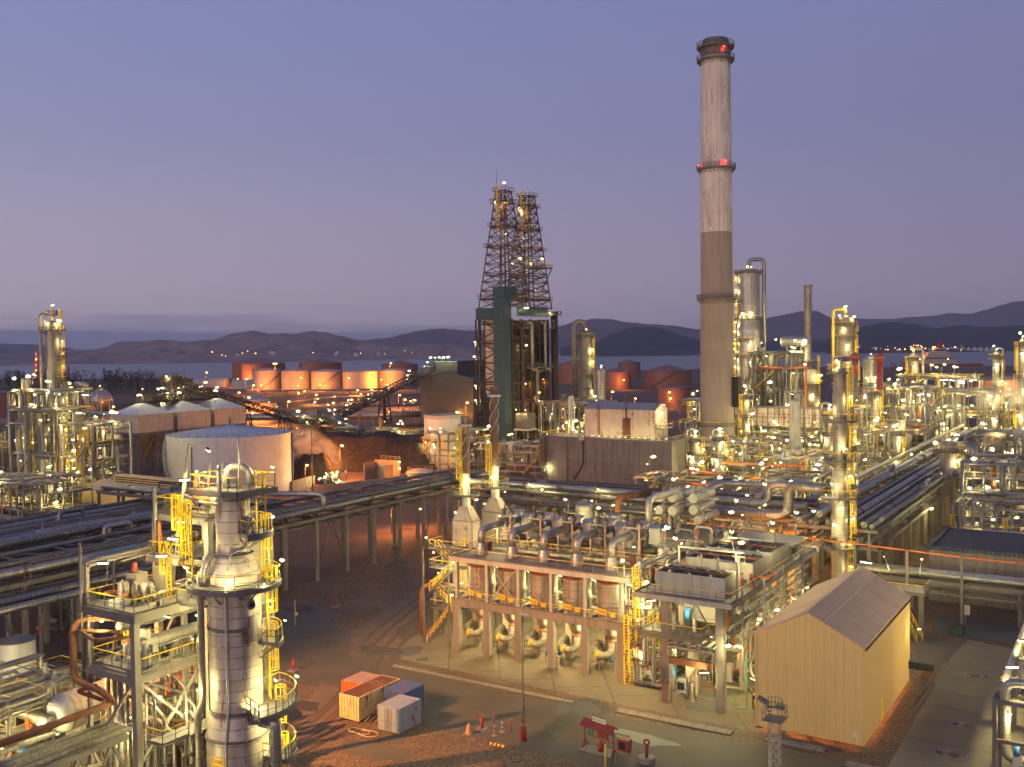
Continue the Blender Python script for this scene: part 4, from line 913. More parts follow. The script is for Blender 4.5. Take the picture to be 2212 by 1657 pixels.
def conveyor(label, A, B, w=3.2, h=2.6, trestles=(), m=cokesteel, n=18, lamps=0, lit='warm', cover=False, watt=260):
    t = thing('conveyor', label, 'conveyor', A[0], A[1], 0); A = Vector(A); B = Vector(B); d = (B - A).normalized(); s_ = Vector((-d.y, d.x, 0)).normalized() * (w / 2); up = Vector((0, 0, h))
    b = MB(m); 
    for k in (-1, 1):
        for u in (0, 1): b.beam(A + s_ * k + up * u, B + s_ * k + up * u, .35)
        for i in range(n):
            p = A.lerp(B, i / n) + s_ * k; q_ = A.lerp(B, (i + 1) / n) + s_ * k; b.beam(p, p + up, .22); b.beam(p, q_ + up, .2) if i % 2 else b.beam(p + up, q_, .2)
    for i in range(0, n, 2): p = A.lerp(B, i / n) + up; b.beam(p - s_, p + s_, .2)
    b.done('truss', t)
    b = MB(black); b.beam(A + Vector((0, 0, .4)), B + Vector((0, 0, .4)), w * .8, .35); b.done('belt', t)
    if cover: b = MB(greysheet); b.beam(A + up * .8, B + up * .8, w * .95, h * .7); b.done('cover', t)
    b = MB(m)
    for k in trestles:
        p = A.lerp(B, k); f_ = Vector((d.x, d.y, 0)).normalized()
        b = MB(m); b.truss((p.x, p.y, 0), (p.x, p.y, p.z), (2.6, 1.2), .4, max(2, int(p.z / 6))); b.done('trestle', t)
    for i in range(lamps):
        p = A.lerp(B, (i + .5) / lamps) + s_ * (-1 if i % 2 else 1); lamp(t, p.x, p.y, p.z + h + 1.0, watt, 1.9, random.uniform(0, 6.28), lit, pole=1)
    return t
def P3(px, py, Y): return gd(px, Y, py)
conveyor('dark silo conveyor sloping down right from the head tower to the transfer house', P3(384, 836, 335), P3(680, 926, 388), 3.2, 2.4, (.45, .75), lamps=9, n=30)
conveyor('long dark conveyor rising right into the grey gabled shed', P3(706, 918, 392), P3(957, 790, 470), 3.4, 2.6, (.45,), lamps=12, n=34)
conveyor('covered conveyor descending right from the transfer house behind the coke heap', P3(694, 900, 388), P3(832, 966, 330), 3.2, 2.4, (.35, .7), lamps=3, n=16, cover=True, m=steeld)
conveyor('short orange lit conveyor reaching down left to the coke heap', P3(700, 925, 385), P3(634, 962, 320), 3, 2.2, (.6,), lamps=2, n=12, m=rust)
conveyor('level dark conveyor bridge over the roofs of the square silos', P3(302, 871, 312), P3(455, 862, 335), 3, 2.4, (), lamps=7, n=16)
# head tower above the silos and transfer house
def open_tower(label, x, y, half, z, n, m=cokesteel, house=0, name='transfer_tower', lamps=6, hm=None):
    t = thing(name, label, 'tower', x, y); b = MB(m); b.truss((x, y, 0), (x, y, z), (half, half), .4, n, .22); b.done('frame', t)
    for k in range(1, n + 1):
        if k % 2 == 0 or k == n: b = MB(deckm); b.box(x - half, x + half, y - half, y + half, z * k / n - .1, z * k / n + .1); b.done('deck', t); b = MB(steeld); b.rail([(x - half, y - half, z * k / n + .1), (x + half, y - half, z * k / n + .1), (x + half, y + half, z * k / n + .1)], 1.2, .14, 3, top=m); b.done('railing', t)
    if house: b = MB(hm or m); b.box(x - half * .9, x + half * .9, y - half * .9, y + half * .9, z - house, z - .2); b.done('housing', t)
    for i in range(lamps): lamp(t, x + random.uniform(-1, 1) * half, y - half - .3, z * random.uniform(.35, 1.05), 300, 1.9)
    return t
x, y, z = P3(374, 834, 326); open_tower('dark open tower carrying the head of the silo conveyor', x, y, 2.6, z + 3, 7, house=3, lamps=5)
x, y, z = P3(692, 905, 390); open_tower('dark transfer tower where the conveyors meet', x, y, 5, z + 1, 6, house=4, lamps=9)
# long loading platform with lights behind the coke heap
unit('long dark loading structure with many lamps behind the coke heap', *(lambda a, c: (a[0], c[0], a[1], a[1] + 7))(gp(720, 985), gp(925, 1000)), (4, 8.5), 31, lamps=18, watt=300, s=1.6, T=.16, npipe=12, nves=2, postm=cokesteel, mats=(steeld, rust, cokesteel), nsmall=4, lit_in=12)
pipe_track('rusty brown pipe bundle running before the loading structure', [gY(690, 372), gY(790, 366), gY(926, 372)], .55, 9, rust, 10, n=4, gap=1.3)
# white storage tank with cone roof
tw = tank('white_storage_tank', 'big white storage tank with pale cone roof and railing', 'storage tank', 366, 628, 936, 264, whitetank, .055, rail=True, n=72, rm=mat('pale_blue_roof_paint', (.52, .54, .57), .5, 0, (.45, .46, .49), nscale=.15, streak=0), stair=0)
tx, ty, tz = tw['_c']; tr = tw['_r']; f = face(tx, ty)
b = MB(white); k = 30; prev = None
for i in range(k + 1):
    a = f - 1.75 + 1.05 * i / k - .1; p = Vector((tx + (tr + .6) * cos(a), ty + (tr + .6) * sin(a), tz * (1 - i / k)))
    if prev is not None:
        b.beam(prev, p, .9, .3)
        if i % 2: b.beam(p, p + Vector((0, 0, 1.1)), .1)
        b.beam(prev + Vector((0, 0, 1.1)), p + Vector((0, 0, 1.1)), .1)
    prev = p
b.done('spiral_stair', tw)
b = MB(steel); a = f - .62; b.cyl((tx + (tr + .2) * cos(a), ty + (tr + .2) * sin(a), 0), (tx + (tr + .2) * cos(a), ty + (tr + .2) * sin(a), tz - 2), .12, n=6); a = f + 1.33; b.cyl((tx + (tr + .2) * cos(a), ty + (tr + .2) * sin(a), 0), (tx + (tr + .2) * cos(a), ty + (tr + .2) * sin(a), tz), .3, n=6); b.done('drain_pipe', tw)
b = MB(steeld)
for i in range(28): a = 2 * pi * i / 28; b.beam((tx + 1.5 * cos(a), ty + 1.5 * sin(a), tz + tr * .055 * 2.6 + .03), (tx + tr * .98 * cos(a), ty + tr * .98 * sin(a), tz + .2), .05)
b.cyl((tx, ty, tz + 2), (tx, ty, tz + 4.2), .3, n=8); b.done('roof_rib', tw)
t = tank('open_top_tank', 'pale round open topped tank with dark rim', 'tank', 916, 1002, 902, 312, whitetank, 0, rm=dark)
x, y, z = t['_c']; r = t['_r']; b = MB(white); b.ring(x, y, r - .5, r + .1, z, z + 1.0, n=40); b.done('rim', t); b = MB(steel); b.ladder(x + r * 1.05 * cos(face(x, y) + 1.2), y + r * 1.05 * sin(face(x, y) + 1.2), 0, z + 1, face(x, y) + 1.2, .12); b.done('ladder', t)
tank('small_tank', 'small white tank with low dome and railing beside the open topped tank', 'tank', 880, 936, 1018, 280, whitetank, .1, rail=True)
# coke heaps, retaining wall, loader
coke = mat('coke_heap', (.040, .027, .022), .95, 0, (.022, .016, .015), nscale=.3, bump=1.0, bscale=2.2); gravel_detail(coke, 1.4, .5, 1.5)
from mathutils import noise as mnoise
def heap(label, cx, cy_, w, d, h, seed, ang=0):
    b = MB(coke); N, M_ = 44, 22; ca, sa = cos(ang), sin(ang)
    for i in range(N + 1):
        for j in range(M_ + 1):
            u, v = i / N * 2 - 1, j / M_ * 2 - 1; n_ = mnoise.fractal(Vector((u * 2.2 + seed, v * 2.2, seed)), .9, 2, 5)
            e = max(0, 1 - abs(v)) * min(1, (1 - abs(u)) * 3.5); z = h * min(e * 1.5, .92 + .08 * e) * (1 + .22 * n_) + .5 * n_ * min(1, e * 4) if e > 0 else -.05
            X_, Y_ = u * w, v * d; b.v.append(Vector((cx + X_ * ca - Y_ * sa, cy_ + X_ * sa + Y_ * ca, max(z, -.05))))
    for i in range(N):
        for j in range(M_): q_ = i * (M_ + 1) + j; b.face([q_, q_ + M_ + 1, q_ + M_ + 2, q_ + 1], [(0, 0)] * 4, True)
    return b.done('coke_heap', label=label, cat='coke heap', group='heaps of petroleum coke')
x, y, _ = gd(795, 318, 1000); heap('long dark brown coke heap below the conveyors', x, y, 26, 14, 10, 3, .30)
x, y, _ = gd(674, 287, 1000); heap('smaller steaming coke heap beside the white storage tank', x, y, 10.5, 8, 7.5, 8, -.6)
x, y, _ = gd(905, 322, 1000); heap('low end of the coke heaps beside the open topped tank', x, y, 12, 10, 6, 5, .25)
b = MB(concrete); A = gp(672, 1078); B = gp(880, 1052); 
b.beam((*A, 1.6), (*B, 1.6), .5, 3.2); b.done('retaining_wall', label='low concrete retaining wall around the coke yard', cat='wall')
b = MB(concrete); A = gp(630, 1064); B = gp(680, 1050); b.beam((*A, 1.5), (*B, 1.5), .5, 3.0); b.done('retaining_wall', label='concrete wall stub between white tank and coke yard', cat='wall')
x, y = gp(718, 1052); t = thing('wheel_loader', 'dark wheel loader with bright lights working at the steaming coke heap', 'wheel loader', x, y)
b = MB(steeld); b.box(x - 3.4, x + 1.2, y - 1.3, y + 1.3, 1.0, 2.2); b.box(x + 1.2, x + 3, y - .8, y + .8, 1.0, 1.7); b.done('body', t)
b = MB(dark); b.box(x - 1.2, x + .9, y - 1.1, y + 1.1, 2.2, 3.7); b.done('cab', t)
b = MB(steeld); b.box(x + 3.6, x + 5, y - 1.7, y + 1.7, .3, 1.6); b.beam((x + .8, y - .6, 1.8), (x + 3.8, y - .6, 1.0), .3); b.beam((x + .8, y + .6, 1.8), (x + 3.8, y + .6, 1.0), .3); b.done('bucket', t)
for u in (-2, 2):
    for v in (-1.35, 1.35): b = MB(black); b.cyl((x + u, y + v - .35, .85), (x + u, y + v + .35, .85), .85, n=16); wh = b.done('wheel', t); b = MB(steel); b.cyl((x + u, y + v - .37, .85), (x + u, y + v + .37, .85), .4, n=10); sub_of(b.done('hub', t), wh)
for u, v, z in ((1.0, -1, 3.8), (1.0, 1, 3.8), (-1.2, -1.2, 3.8), (-3.5, -1, 1.9), (3.1, -.8, 1.8), (-3.5, .9, 1.9)): lamp(t, x + u, y + v, z, 900, 1.7, name='headlight')
lamp_post(*gd(664, 300, 990)[:2], 5, 'sodium lamp between the coke heaps', 'sod', 13000, 1.5)
lamp_post(*gp(846, 1152), 5, 'low sodium lamp glowing on the ground behind the tall rack pillars', 'sod', 2600, 1.0)
lamp_post(*gp(905, 1142), 4, 'second low sodium lamp behind the tall rack pillars', 'sod', 1500, 1.0)
lamp_post(*gd(735, 283, 1000)[:2], 10, 'sodium lamp on a pole at the coke yard', 'sod', 12000, 1.7)
lamp_post(*gp(661, 1085), 9, 'lone orange lamp pole before the retaining wall', 'sod', 2200, 1.2)
lamp_post(*gp(860, 1046), 6, 'sodium lamp at the concrete bin beside the small tank', 'sod', 3500, 1.3)
for px, lb in ((676, 'tall thin grey pole beside the white tank'), (749, 'thin pole with round sign in the coke yard')):
    x, y = gp(px, 1085 if px < 700 else 1050); t = thing('pole', lb, 'pole', x, y); b = MB(steel); b.cyl((x, y, 0), (x, y, 20 if px < 700 else 11), .18, .1, 8); b.done('shaft', t)
    if px > 700: b = MB(white); b.cyl((x - .1, y - .25, 4), (x - .1, y - .1, 4), .4, n=14); b.done('sign', t)
t = thing('concrete_bin', 'grey concrete bin with sloping side beside the small white tank', 'bin', *gp(840, 1040)); x, y = gp(840, 1040)
b = MB(concrete); b.box(x - 5, x + 4, y, y + .5, 0, 6); b.box(x - 5, x - 4.5, y - 5, y - .003, 0, 5.4); b.box(x + 1, x + 1.6, y - 4, y - .003, 0, 5); b.done('wall', t); b = MB(steel); b.rail([(x - 3, y + .2, 6), (x + 4, y + .2, 6)], 1.2, .12, 2, top=steel); b.done('railing', t); lamp(t, x + 5.5, y - 2, 4, 2500, 1.3, 0, 'sod')
# grey gabled shed of the coke store
t = thing('coke_shed', 'large dark grey gabled shed with raised teal roof ridge', 'shed', *gd(965, 470)[:2])
x0_, y0_, _ = gd(908, 462, 880); zt = gd(960, 470, 782)[2]; ze = gd(1020, 470, 815)[2]; W_ = 30
gable(t, x0_, x0_ + W_, y0_, y0_ + 60, ze, zt - 4, greysheet, teal, 'y', .3)
b = MB(greysheet); xm = x0_ + W_ / 2; b.box(xm - 6, xm + 6, y0_ + .4, y0_ + 56, zt - 7, zt); b.done('ridge_monitor', t); b = MB(teal); b.box(xm - 6.4, xm + 6.4, y0_ + .2, y0_ + 56.5, zt + .003, zt + .6); b.done('ridge_roof', t)
for k in range(5): lamp(t, xm - 8 + 2.5 * k, y0_ - .8, zt + 2, 300, 2.4)
lamp(t, x0_ + W_ * .75, y0_ - 2, 8, 1600, 2.6, 0, 'sod')
# ================================================================ coker
cx0, cx1, cy0, cy1 = -188.6, -175.8, 279.2, 303
zc = lambda py, Y=326: gd(1100, Y, py)[2]
zr = zc(663); zbk = zc(688)
t = thing('coker_building', 'tall dark steel coker block with teal tower front and roof band', 'coker building', (cx0 + cx1) / 2, (cy0 + cy1) / 2)
b = MB(teal); b.box(-180.1, -175.8, 274.7, 279.1, 0, zc(640)); b.box(-180.1, -175.8, 274.7, 283.2, zc(639), zc(618)); b.done('tower_front', t)
b = MB(cokesteel); [b.box(-180.12, -175.78, 274.66, 274.698, 6 * k, 6 * k + .12) for k in range(1, 10)]; [b.box(-175.798, -175.76, 274.7, 279, 6 * k, 6 * k + .12) for k in range(1, 9)]; b.box(-175.85, -175.74, 274.63, 274.66, 0, 57); b.done('panel_joint', t)
b = MB(teal); b.box(cx0, -180.15, 277.0, 279.1, zbk, zr); b.box(cx1 - .6, cx1 + .2, 283.4, cy1, zbk + 1, zr + .5); b.done('roof_band', t)
b = MB(cokesteel)
for x in (cx0, -182.3, cx1):
    for y in (cy0, 285, 291, 297, cy1): b.beam((x, y, 0), (x, y, zbk), .7)
for z in [6.5 * k for k in range(1, 8)]:
    for x in (cx0, cx1): b.beam((x, cy0, z), (x, cy1, z), .5)
    for y in (cy0, 291, cy1): b.beam((cx0, y, z), (cx1, y, z), .5)
    for k, (ya, yb) in enumerate(((cy0, 285), (285, 291), (291, 297), (297, cy1))):
        if (k + int(z)) % 3: b.beam((cx1, ya, z - 6.5), (cx1, yb, z), .28)
b.done('frame', t)
b = MB(creamsheet); b.box(cx0 + 1.5, -180.3, cy0 + 1.2, cy0 + 1.6, 22, zbk); b.use(cokesteel).box(cx0 + 1.5, -180.3, cy0 + 1.2, cy0 + 1.6, 0, 21.9); b.done('stair_wall', t)
b = MB(cokesteel)
for x in (cx0, -180.3): b.beam((x, 277, 0), (x, 277, zbk), .45)
nfl = 13
for k in range(nfl):
    za, zb = zbk * k / nfl, zbk * (k + 1) / nfl; a, c = (cx0 + .6, -180.8) if k % 2 else (-180.8, cx0 + .6)
    b.beam((a, 277.6, za), (c, 277.6, zb), .25, .5); b.beam((a, 277.2, za + 1), (c, 277.2, zb + 1), .12); b.beam((cx0, 277, zb), (-180.3, 277, zb), .3)
b.done('stair_frame', t)
for k in range(9): lamp(t, (cx0 - .4, cx0 - .2, -180.6)[k % 3], 276.6, 5 + k * 4.9, 260, 1.8)
# floors and added dark backing walls that darken the open right side
for z in (6.5, 13, 26, 39): b = MB(cokesteel); b.box(cx0 + .4, cx1 - .4, cy0 + .4, cy1 - .4, z, z + .2); b.done('floor', t)
b = MB(cokesteel); b.box(cx0 + .45, -185.6, cy0 + 2, cy1 - .5, .1, zbk); b.box(-185.597, cx1 - .5, cy1 - 1.2, cy1 - .5, .1, zbk); b.done('dark_backing', t)
for yy in (286.5, 296.5):
    b = MB(mat('drum_insulation', (.11, .075, .05), .6, .2, (.07, .048, .034), seam=(3, 1.2, .05), rust=.2)) if 'drum_insulation' not in MATS else MB(MATS['drum_insulation'])
    b.lathe(-181, yy, [(.8, 10), (3.9, 18), (3.9, 40)] + dome(3.9, 40), 26); b.done('coke_drum', t)
for y, z0, z1, r in ((284.2, 8, 44, .3), (285.4, 10, 46, .25), (290.8, 30, 46, .55), (299.5, 30, 46, .55), (294, 18, 30, .6)):
    b = MB(MATS['drum_insulation'] if r < .5 else cladold); b.tube([(cx1 - 1, y, z1), (cx1 + .9, y, z1), (cx1 + .9, y, z0), (cx1 + 2.5, y + 1, z0)], r, 8); b.done('riser_pipe', t)
b = MB(cladold); b.tube([(cx1 + .9, 290.8, 30), (cx1 + .9, 295, 29.2), (cx1 + .9, 299.5, 30)], .5, 8); b.done('bridge_pipe', t)
b = MB(steel); b.box(cx1 + .01, cx1 + 2, 286, 303, 30.4, 30.7); b.done('deck', t); b = MB(steel); b.rail([(cx1 + 2, 286, 30.7), (cx1 + 2, 303, 30.7)], 1.2, .13, 2.5, top=steel); b.done('railing', t)
for yy in (284, 300): b = MB(grate); b.box(cx1 + .01, cx1 + 2, yy, yy + 4, zbk - 3.2, zbk - 3); b.done('balcony', t); b = MB(steel); b.rail([(cx1 + 2, yy, zbk - 3), (cx1 + 2, yy + 4, zbk - 3)], 1.2, .12, 2, top=steel); b.done('railing', t)
for (y, z, w, k) in ((287, 38, 500, 'warm'), (291, 38.5, 500, 'warm'), (286, zr - .3, 60, 'warm'), (288, zr - .3, 60, 'warm'), (303, zr - 1.5, 400, 'warm'), (293, 14, 1500, 'sod'), (299, 8, 1600, 'sod'), (287, 9, 1200, 'sod'), (297, 20, 1500, 'sod'), (301, 26, 700, 'sod'), (289, 25, 700, 'sod'), (296, zr + 6, 900, 'sod')): lamp(t, cx1 + (1.0 if k == 'warm' else -.8), y, z, w * .25, 1.7 if k == 'warm' else 1.0, 0, k)
b = MB(cokesteel); b.cyl((cx1 + 1, cy1 + 3, 0), (cx1 + 1, cy1 + 3, zr - 1), 1.25, n=14); b.use(steel); b.ring(cx1 + 1, cy1 + 3, 1.2, 2.6, zr - 2.2, zr - 2, n=16); b.rail([(cx1 + 1 + 2.6 * cos(a), cy1 + 3 + 2.6 * sin(a), zr - 2) for a in [k * pi / 6 for k in range(12)]], 1.2, .12, 3, True, top=steel); b.done('vent_stack', t)
# twin derricks
def derrick(label, px, py_top, Y, dyp, xw, yw, extra=False):
    HB = 6.4 if not extra else 6.0; zt = gd(px, Y, py_top)[2]; t = thing('derrick', label, 'derrick', xw, yw, zr, 'twin drilling derricks on the coker'); b = MB(cokesteel); m = MATS['derrick_steel']
    b = MB(m); b.truss((xw, yw, zr), (xw, yw, zt), (HB, 1.9), .38, 13, .21); b.done('lattice', t)
    b = MB(m)
    for u, v in ((-.7, -.7), (.7, -.7), (0, .7)): b.beam((xw + u, yw + v, zr), (xw + u, yw + v, zt - 1), .28)
    b.done('guide_rail', t)
    for fr, e in ((.08, .6), (.28, .2), (.52, .9), (.70, .7), (.90, 1.0), (1.0, .7)):
        z = zr + (zt - zr) * fr; h = HB + (1.9 - HB) * fr + e; b = MB(m); b.box(xw - h, xw + h, yw - h, yw - h + 1.2, z, z + .2); b.box(xw - h, xw + h, yw + h - 1.2, yw + h, z, z + .2); b.box(xw - h, xw - h + 1.2, yw - h + 1.201, yw + h - 1.201, z, z + .2); b.box(xw + h - 1.2, xw + h, yw - h + 1.201, yw + h - 1.201, z, z + .2); b.done('platform', t)
        if fr > .5 or fr < .2: b = MB(m); b.rail([(xw - h, yw - h, z + .2), (xw + h, yw - h, z + .2), (xw + h, yw + h, z + .2), (xw - h, yw + h, z + .2)], 1.2, .11, 1.6, True, top=yellow if extra else m, toe=False); b.done('railing', t)
    b = MB(rust); b.box(xw - .7, xw + .7, yw - .7, yw + .7, zt - 9, zt - 4); b.cyl((xw, yw, zt - 12), (xw, yw, zt - 9), .4, n=8); b.done('crown_block', t)
    b = MB(yellow if extra else rust); b.ladder(xw - .9, yw - 2.2, zt - 14, zt + 2, -pi / 2, .12); b.done('ladder', t)
    return t, zt
mat('derrick_steel', (.075, .045, .032), .65, .1, (.045, .03, .024), rust=.35, rustcol=(.13, .05, .028))
dl, zt = derrick('taller derrick with lightning rod on the coker roof', 1091, 408, 332, 0, -182.3, 285.4, False)
b = MB(steel); b.cyl((-184, 283.8, zt), (-184, 283.8, zt + 7), .12, .06, 6); b.done('lightning_rod', dl)
for u, v, z in ((1, -1, 2.6), (-2, -2, -3.5), (2, -2, -4), (2.2, -2.2, -15), (-3, -3, -41), (3, -3.2, -40), (3.6, -3.6, -41)): lamp(dl, -182.3 + u, 285.4 + v, zt + z, 300, 1.9)
dr, zt2 = derrick('shorter derrick with wide side platform on the coker roof', 1135, 420, 344, 0, -181.2, 299.0, True)
b = MB(steel); b.box(-179, -172.5, 290.5, 301, zt2 - 25.4, zt2 - 25.1); b.done('side_platform', dr); b = MB(steel); b.rail([(-179, 290.5, zt2 - 25.1), (-172.5, 290.5, zt2 - 25.1), (-172.5, 301, zt2 - 25.1)], 1.3, .13, 1.6); b.done('railing', dr)
b = MB(rust); b.beam((-172.6, 300.5, zt2 - 25.5), (-176.6, 300.5, zt2 - 33), .3); b.done('bracket', dr)
for u, v, z in ((-2, -2, -4), (-1, -2.2, -5.5), (0, -2.4, -15), (-2, -7, -24), (1.6, -7.5, -22.5), (7.5, -3, -22.5), (4, -4, -24), (2, -4, -50), (-4, -4.6, -44)): lamp(dr, -181 + u, 298.5 + v, zt2 + z, 350, 1.9)
# ventilated box and brightly lit piping at the coker's right foot
x, y, _ = gd(1131, 318, 910); t = thing('cooler_box', 'dark brown ribbed box with lamps on its roof at the coker foot', 'equipment box', x, y); z0 = gd(1131, 318, 927)[2]; z1 = gd(1131, 318, 893)[2]
b = MB(MATS['grey_corrugated'] if False else mat('brown_ribbed_sheet', (.11, .085, .07), .6, .1, corr=.5)); b.box(x - 3, x + 1.5, y, y + 5, z0, z1); b.done('housing', t); b = MB(white); b.box(x - 3.4, x + 2, y - .5, y + 5.2, z0 - .5, z0 - .003); b.done('base_frame', t)
b = MB(steeld); [b.beam((x + u, y + v, 0), (x + u, y + v, z0 - .5), .4) for u in (-3, 1.5) for v in (0, 5)]; b.done('leg', t)
for u in (-2.5, 1): lamp(t, x + u, y - .5, z1 + 1, 500, 2.0)
unit('rusty brown piping deck crowded with lamps at the right foot of the coker', -170, -147, 286, 306, (6, 12.5, 17.5), 41, lamps=34, watt=420, s=1.7, T=.14, npipe=30, nves=7, postm=cokesteel, mats=(rust, cladold, clad, steeld), pr=(.2, .55), nsmall=14)
unit('lower dark piping structure between coker and open topped tank', -188, -172, 245, 262, (5, 9), 42, lamps=12, watt=300, s=1.4, T=.12, npipe=18, nves=3, postm=steeld)
# columns behind the cream shed
x, y, _ = gd(1264, 378); zt = gd(1264, 378, 722)[2]; r = 14.5 * 378 / FPX
column('distillation_column', 'ribbed grey column with an arched overhead pipe behind the cream shed', 'column', x, y, [(r * 1.15, 0), (r * 1.15, zt * .5), (r, zt * .52), (r, zt)] + dome(r, zt), clad, ((zt - 1, -pi, pi, 1.2), (zt * .62, 0, 2.6, 1.3), (zt * .38, -.5, 2.6, 1.3)), ((.6, zt + 1.5), (1.1, zt * .75), (1.2, zt * .5), (.4, zt * .4), (.9, zt * .86)), 1.5, .13, 500, 1.8, toppipe=(-1.35, .9, 8, cladold))
x, y, _ = gd(1295, 368); zt = gd(1295, 368, 800)[2]; r = 13 * 368 / FPX
column('vertical_drum', 'plain silvery vertical drum right beside the ribbed column', 'drum', x, y, [(r, 0), (r, zt)] + dome(r, zt, 4), clad2, (), ((.9, zt + 1.5),), None, .12, 400, 1.8)
x, y, _ = gd(1233, 322); zt = gd(1233, 322, 857)[2]; r = 6 * 322 / FPX
column('vertical_drum', 'slim white vessel with flared skirt above the concrete block', 'vessel', x, y, [(r * 1.5, 0), (r * 1.5, zt * .45), (r, zt * .55), (r, zt)] + dome(r, zt, 4), white, (), ((-1.2, zt * .6), (1.1, zt * .62)), None, .1, 400, 1.6)
# ================================================================ concrete block with cream shed
kx, ky = gp(1451, 954.5, 12.2); t = thing('concrete_block', 'massive grey windowless concrete block with rust runs below its roof edge', 'concrete building', kx - 20, ky + 6)
b = MB(concdark); b.box(kx - 40, kx, ky, ky + 13, 0, 12.2); b.done('wall', t)
b = MB(deckm); b.box(kx - 39.6, kx - .4, ky + .4, ky + 12.6, 12.203, 12.28); b.done('roof', t)
b = MB(steel); b.rail([(kx - 39.9, ky + 10, 12.2), (kx - 39.9, ky + .1, 12.2), (kx - .1, ky + .1, 12.2), (kx - .1, ky + 12, 12.2)], 1.2, .1, 2.4); b.done('railing', t)
b = MB(black); b.tube([(kx - 26.6, ky - .2, 12), (kx - 26.4, ky - .2, 5), (kx - 29.5, ky - .3, .5)], .16, 8, 1.6); b.done('hose', t)
b = MB(steeld); b.cyl((kx - 31.5, ky - .15, 0), (kx - 31.5, ky - .15, 12), .12, n=6); b.done('drain_pipe', t)
b = MB(white); b.box(kx - 27.4, kx - 25.9, ky - .9, ky - .02, 11.6, 13); b.done('junction_box', t)
b = MB(steeld); b.truss((kx - 38.9, ky - 1, 0), (kx - 38.9, ky - 1, 12.4), (.7, .7), .14, 12); b.done('ladder_tower', t)
for u, z in ((-37.6, 3.6), (-36, 13.8), (-33, 13.6), (-30, 13.4), (-27, 13.8)): lamp(t, kx + u, ky - .8 if z < 10 else ky + 6, z, 260, 1.5)
for k in range(12): lamp(t, kx - 24 + 2.0 * k, ky + .9, 12.75, 60, .6, 0, 'tube')
t = thing('cream_shed', 'cream corrugated shed with a rusty pipe on the concrete block', 'shed', kx - 12, ky + 6, 12.3)
X0, Y0 = gp(1290, 938, 12.3); X1, _ = gp(1435, 945, 12.3); Y0 = ky + 3.5; zE = 12.3 + 7.8
gable(t, X0, X1, Y0, Y0 + 8.5, zE, zE + 1.6, creamsheet, roofgrey, 'x', .2, 12.3)
b = MB(rust); b.cyl((X1 - 8.4, Y0 - .4, 12.3), (X1 - 8.4, Y0 - .4, zE + 4.5), .22, n=8); b.box(X1 - 9.6, X1 - 7.2, Y0 - .09, Y0 - .02, 12.3, zE - 2.2); b.done('rusty_pipe', t)
b = MB(red); b.ladder(X0 + 4.6, Y0 - .3, 12.3, zE + 1.4, -pi / 2, .1, cage=False, m=red); b.done('ladder', t)
for u, z in ((.8, zE - 1), (.8, zE - 4), (1.4, zE + 1.2)): lamp(t, X1 + u, Y0 + 3, z, 300, 1.6)
b = MB(steel); b.box(X1 + .01, X1 + 3, Y0, Y0 + 5, 15.2, 15.4); b.rail([(X1 + .2, Y0, 15.4), (X1 + 3, Y0, 15.4), (X1 + 3, Y0 + 5, 15.4)], 1.1, .1); b.done('side_landing', t)
# ================================================================ process units on the right
def cpx(px0, px1, ytop, Y):
    px = (px0 + px1) / 2; x, y, z = gd(px, Y, ytop); return x, y, z, (px1 - px0) / 2 * Y / FPX
x, y, zt, r = cpx(1594, 1640, 590, 352)
column('fractionator_column', 'tallest silvery column, banded with many platforms, right of the smokestack', 'column', x, y, [(r * 1.12, 0), (r * 1.12, zt * .68), (r, zt * .72), (r, zt)] + dome(r, zt), clad2,
 ((zt, -pi, pi, 1.2), (zt * .84, -2.6, -.6, 1.8), (zt * .74, -pi, pi, 1.3), (zt * .62, -2.6, .2, 1.4), (zt * .53, -2.6, 1.6, 1.3), (zt * .4, -2.6, 0, 1.6), (zt * .3, -2.6, 1, 1.5)),
 [(-1.3, zt * k) for k in (.97, .9, .84, .78, .72, .67, .62, .57, .52, .47, .41, .35, .29, .24)] + [(-.5, zt * .765), (.2, zt * .77), (.1, zt * .60), (.1, zt * .50), (-.3, zt + 2), (.5, zt + 1.8), (.9, zt * .3)], -1.5, .14, 420, 1.8, toppipe=(1.45, .7, zt * .4, pipe))
x, y, zt, r = cpx(1737, 1753, 620, 372)
t = thing('steel_stack', 'slim steel stack with brown stained top above a round furnace', 'stack', x, y); zb = gd(1745, 372, 780)[2]; zd = gd(1745, 372, 797)[2]; zf = gd(1745, 372, 830)[2]; R1 = 19.5 * 372 / FPX; R2 = 24 * 372 / FPX
b = MB(clad2); b.lathe(x, y, [(r * 1.05, zb), (r, zt - 18), ], 24, False); b.use(cladold); b.lathe(x, y, [(r, zt - 18), (r, zt), (r * 1.2, zt + .1), (r * 1.2, zt + .7)], 24); b.done('shaft', t)
b = MB(cladold); b.lathe(x, y, [(R1, zd), (r * 1.05, zb)], 24); b.done('hood', t); b = MB(white); b.lathe(x, y, [(R1, zf), (R1, zd)], 28); b.done('convection_drum', t); b = MB(concrete); b.lathe(x, y, [(R2, 0), (R2, zf), (R1, zf + .1)], 28); b.done('furnace_drum', t)
f = face(x, y)
for z in (zf, zb - 1): b = MB(grate); b.ring(x, y, R1 if z == zf else r, R2 + 1.2 if z == zf else r + 2.5, z, z + .15, n=24); b.done('platform', t); b = MB(steel); b.arcrail(x, y, R2 + 1.1 if z == zf else r + 2.4, z + .15, 0, 2 * pi, 1.2, .13, 20); b.done('railing', t)
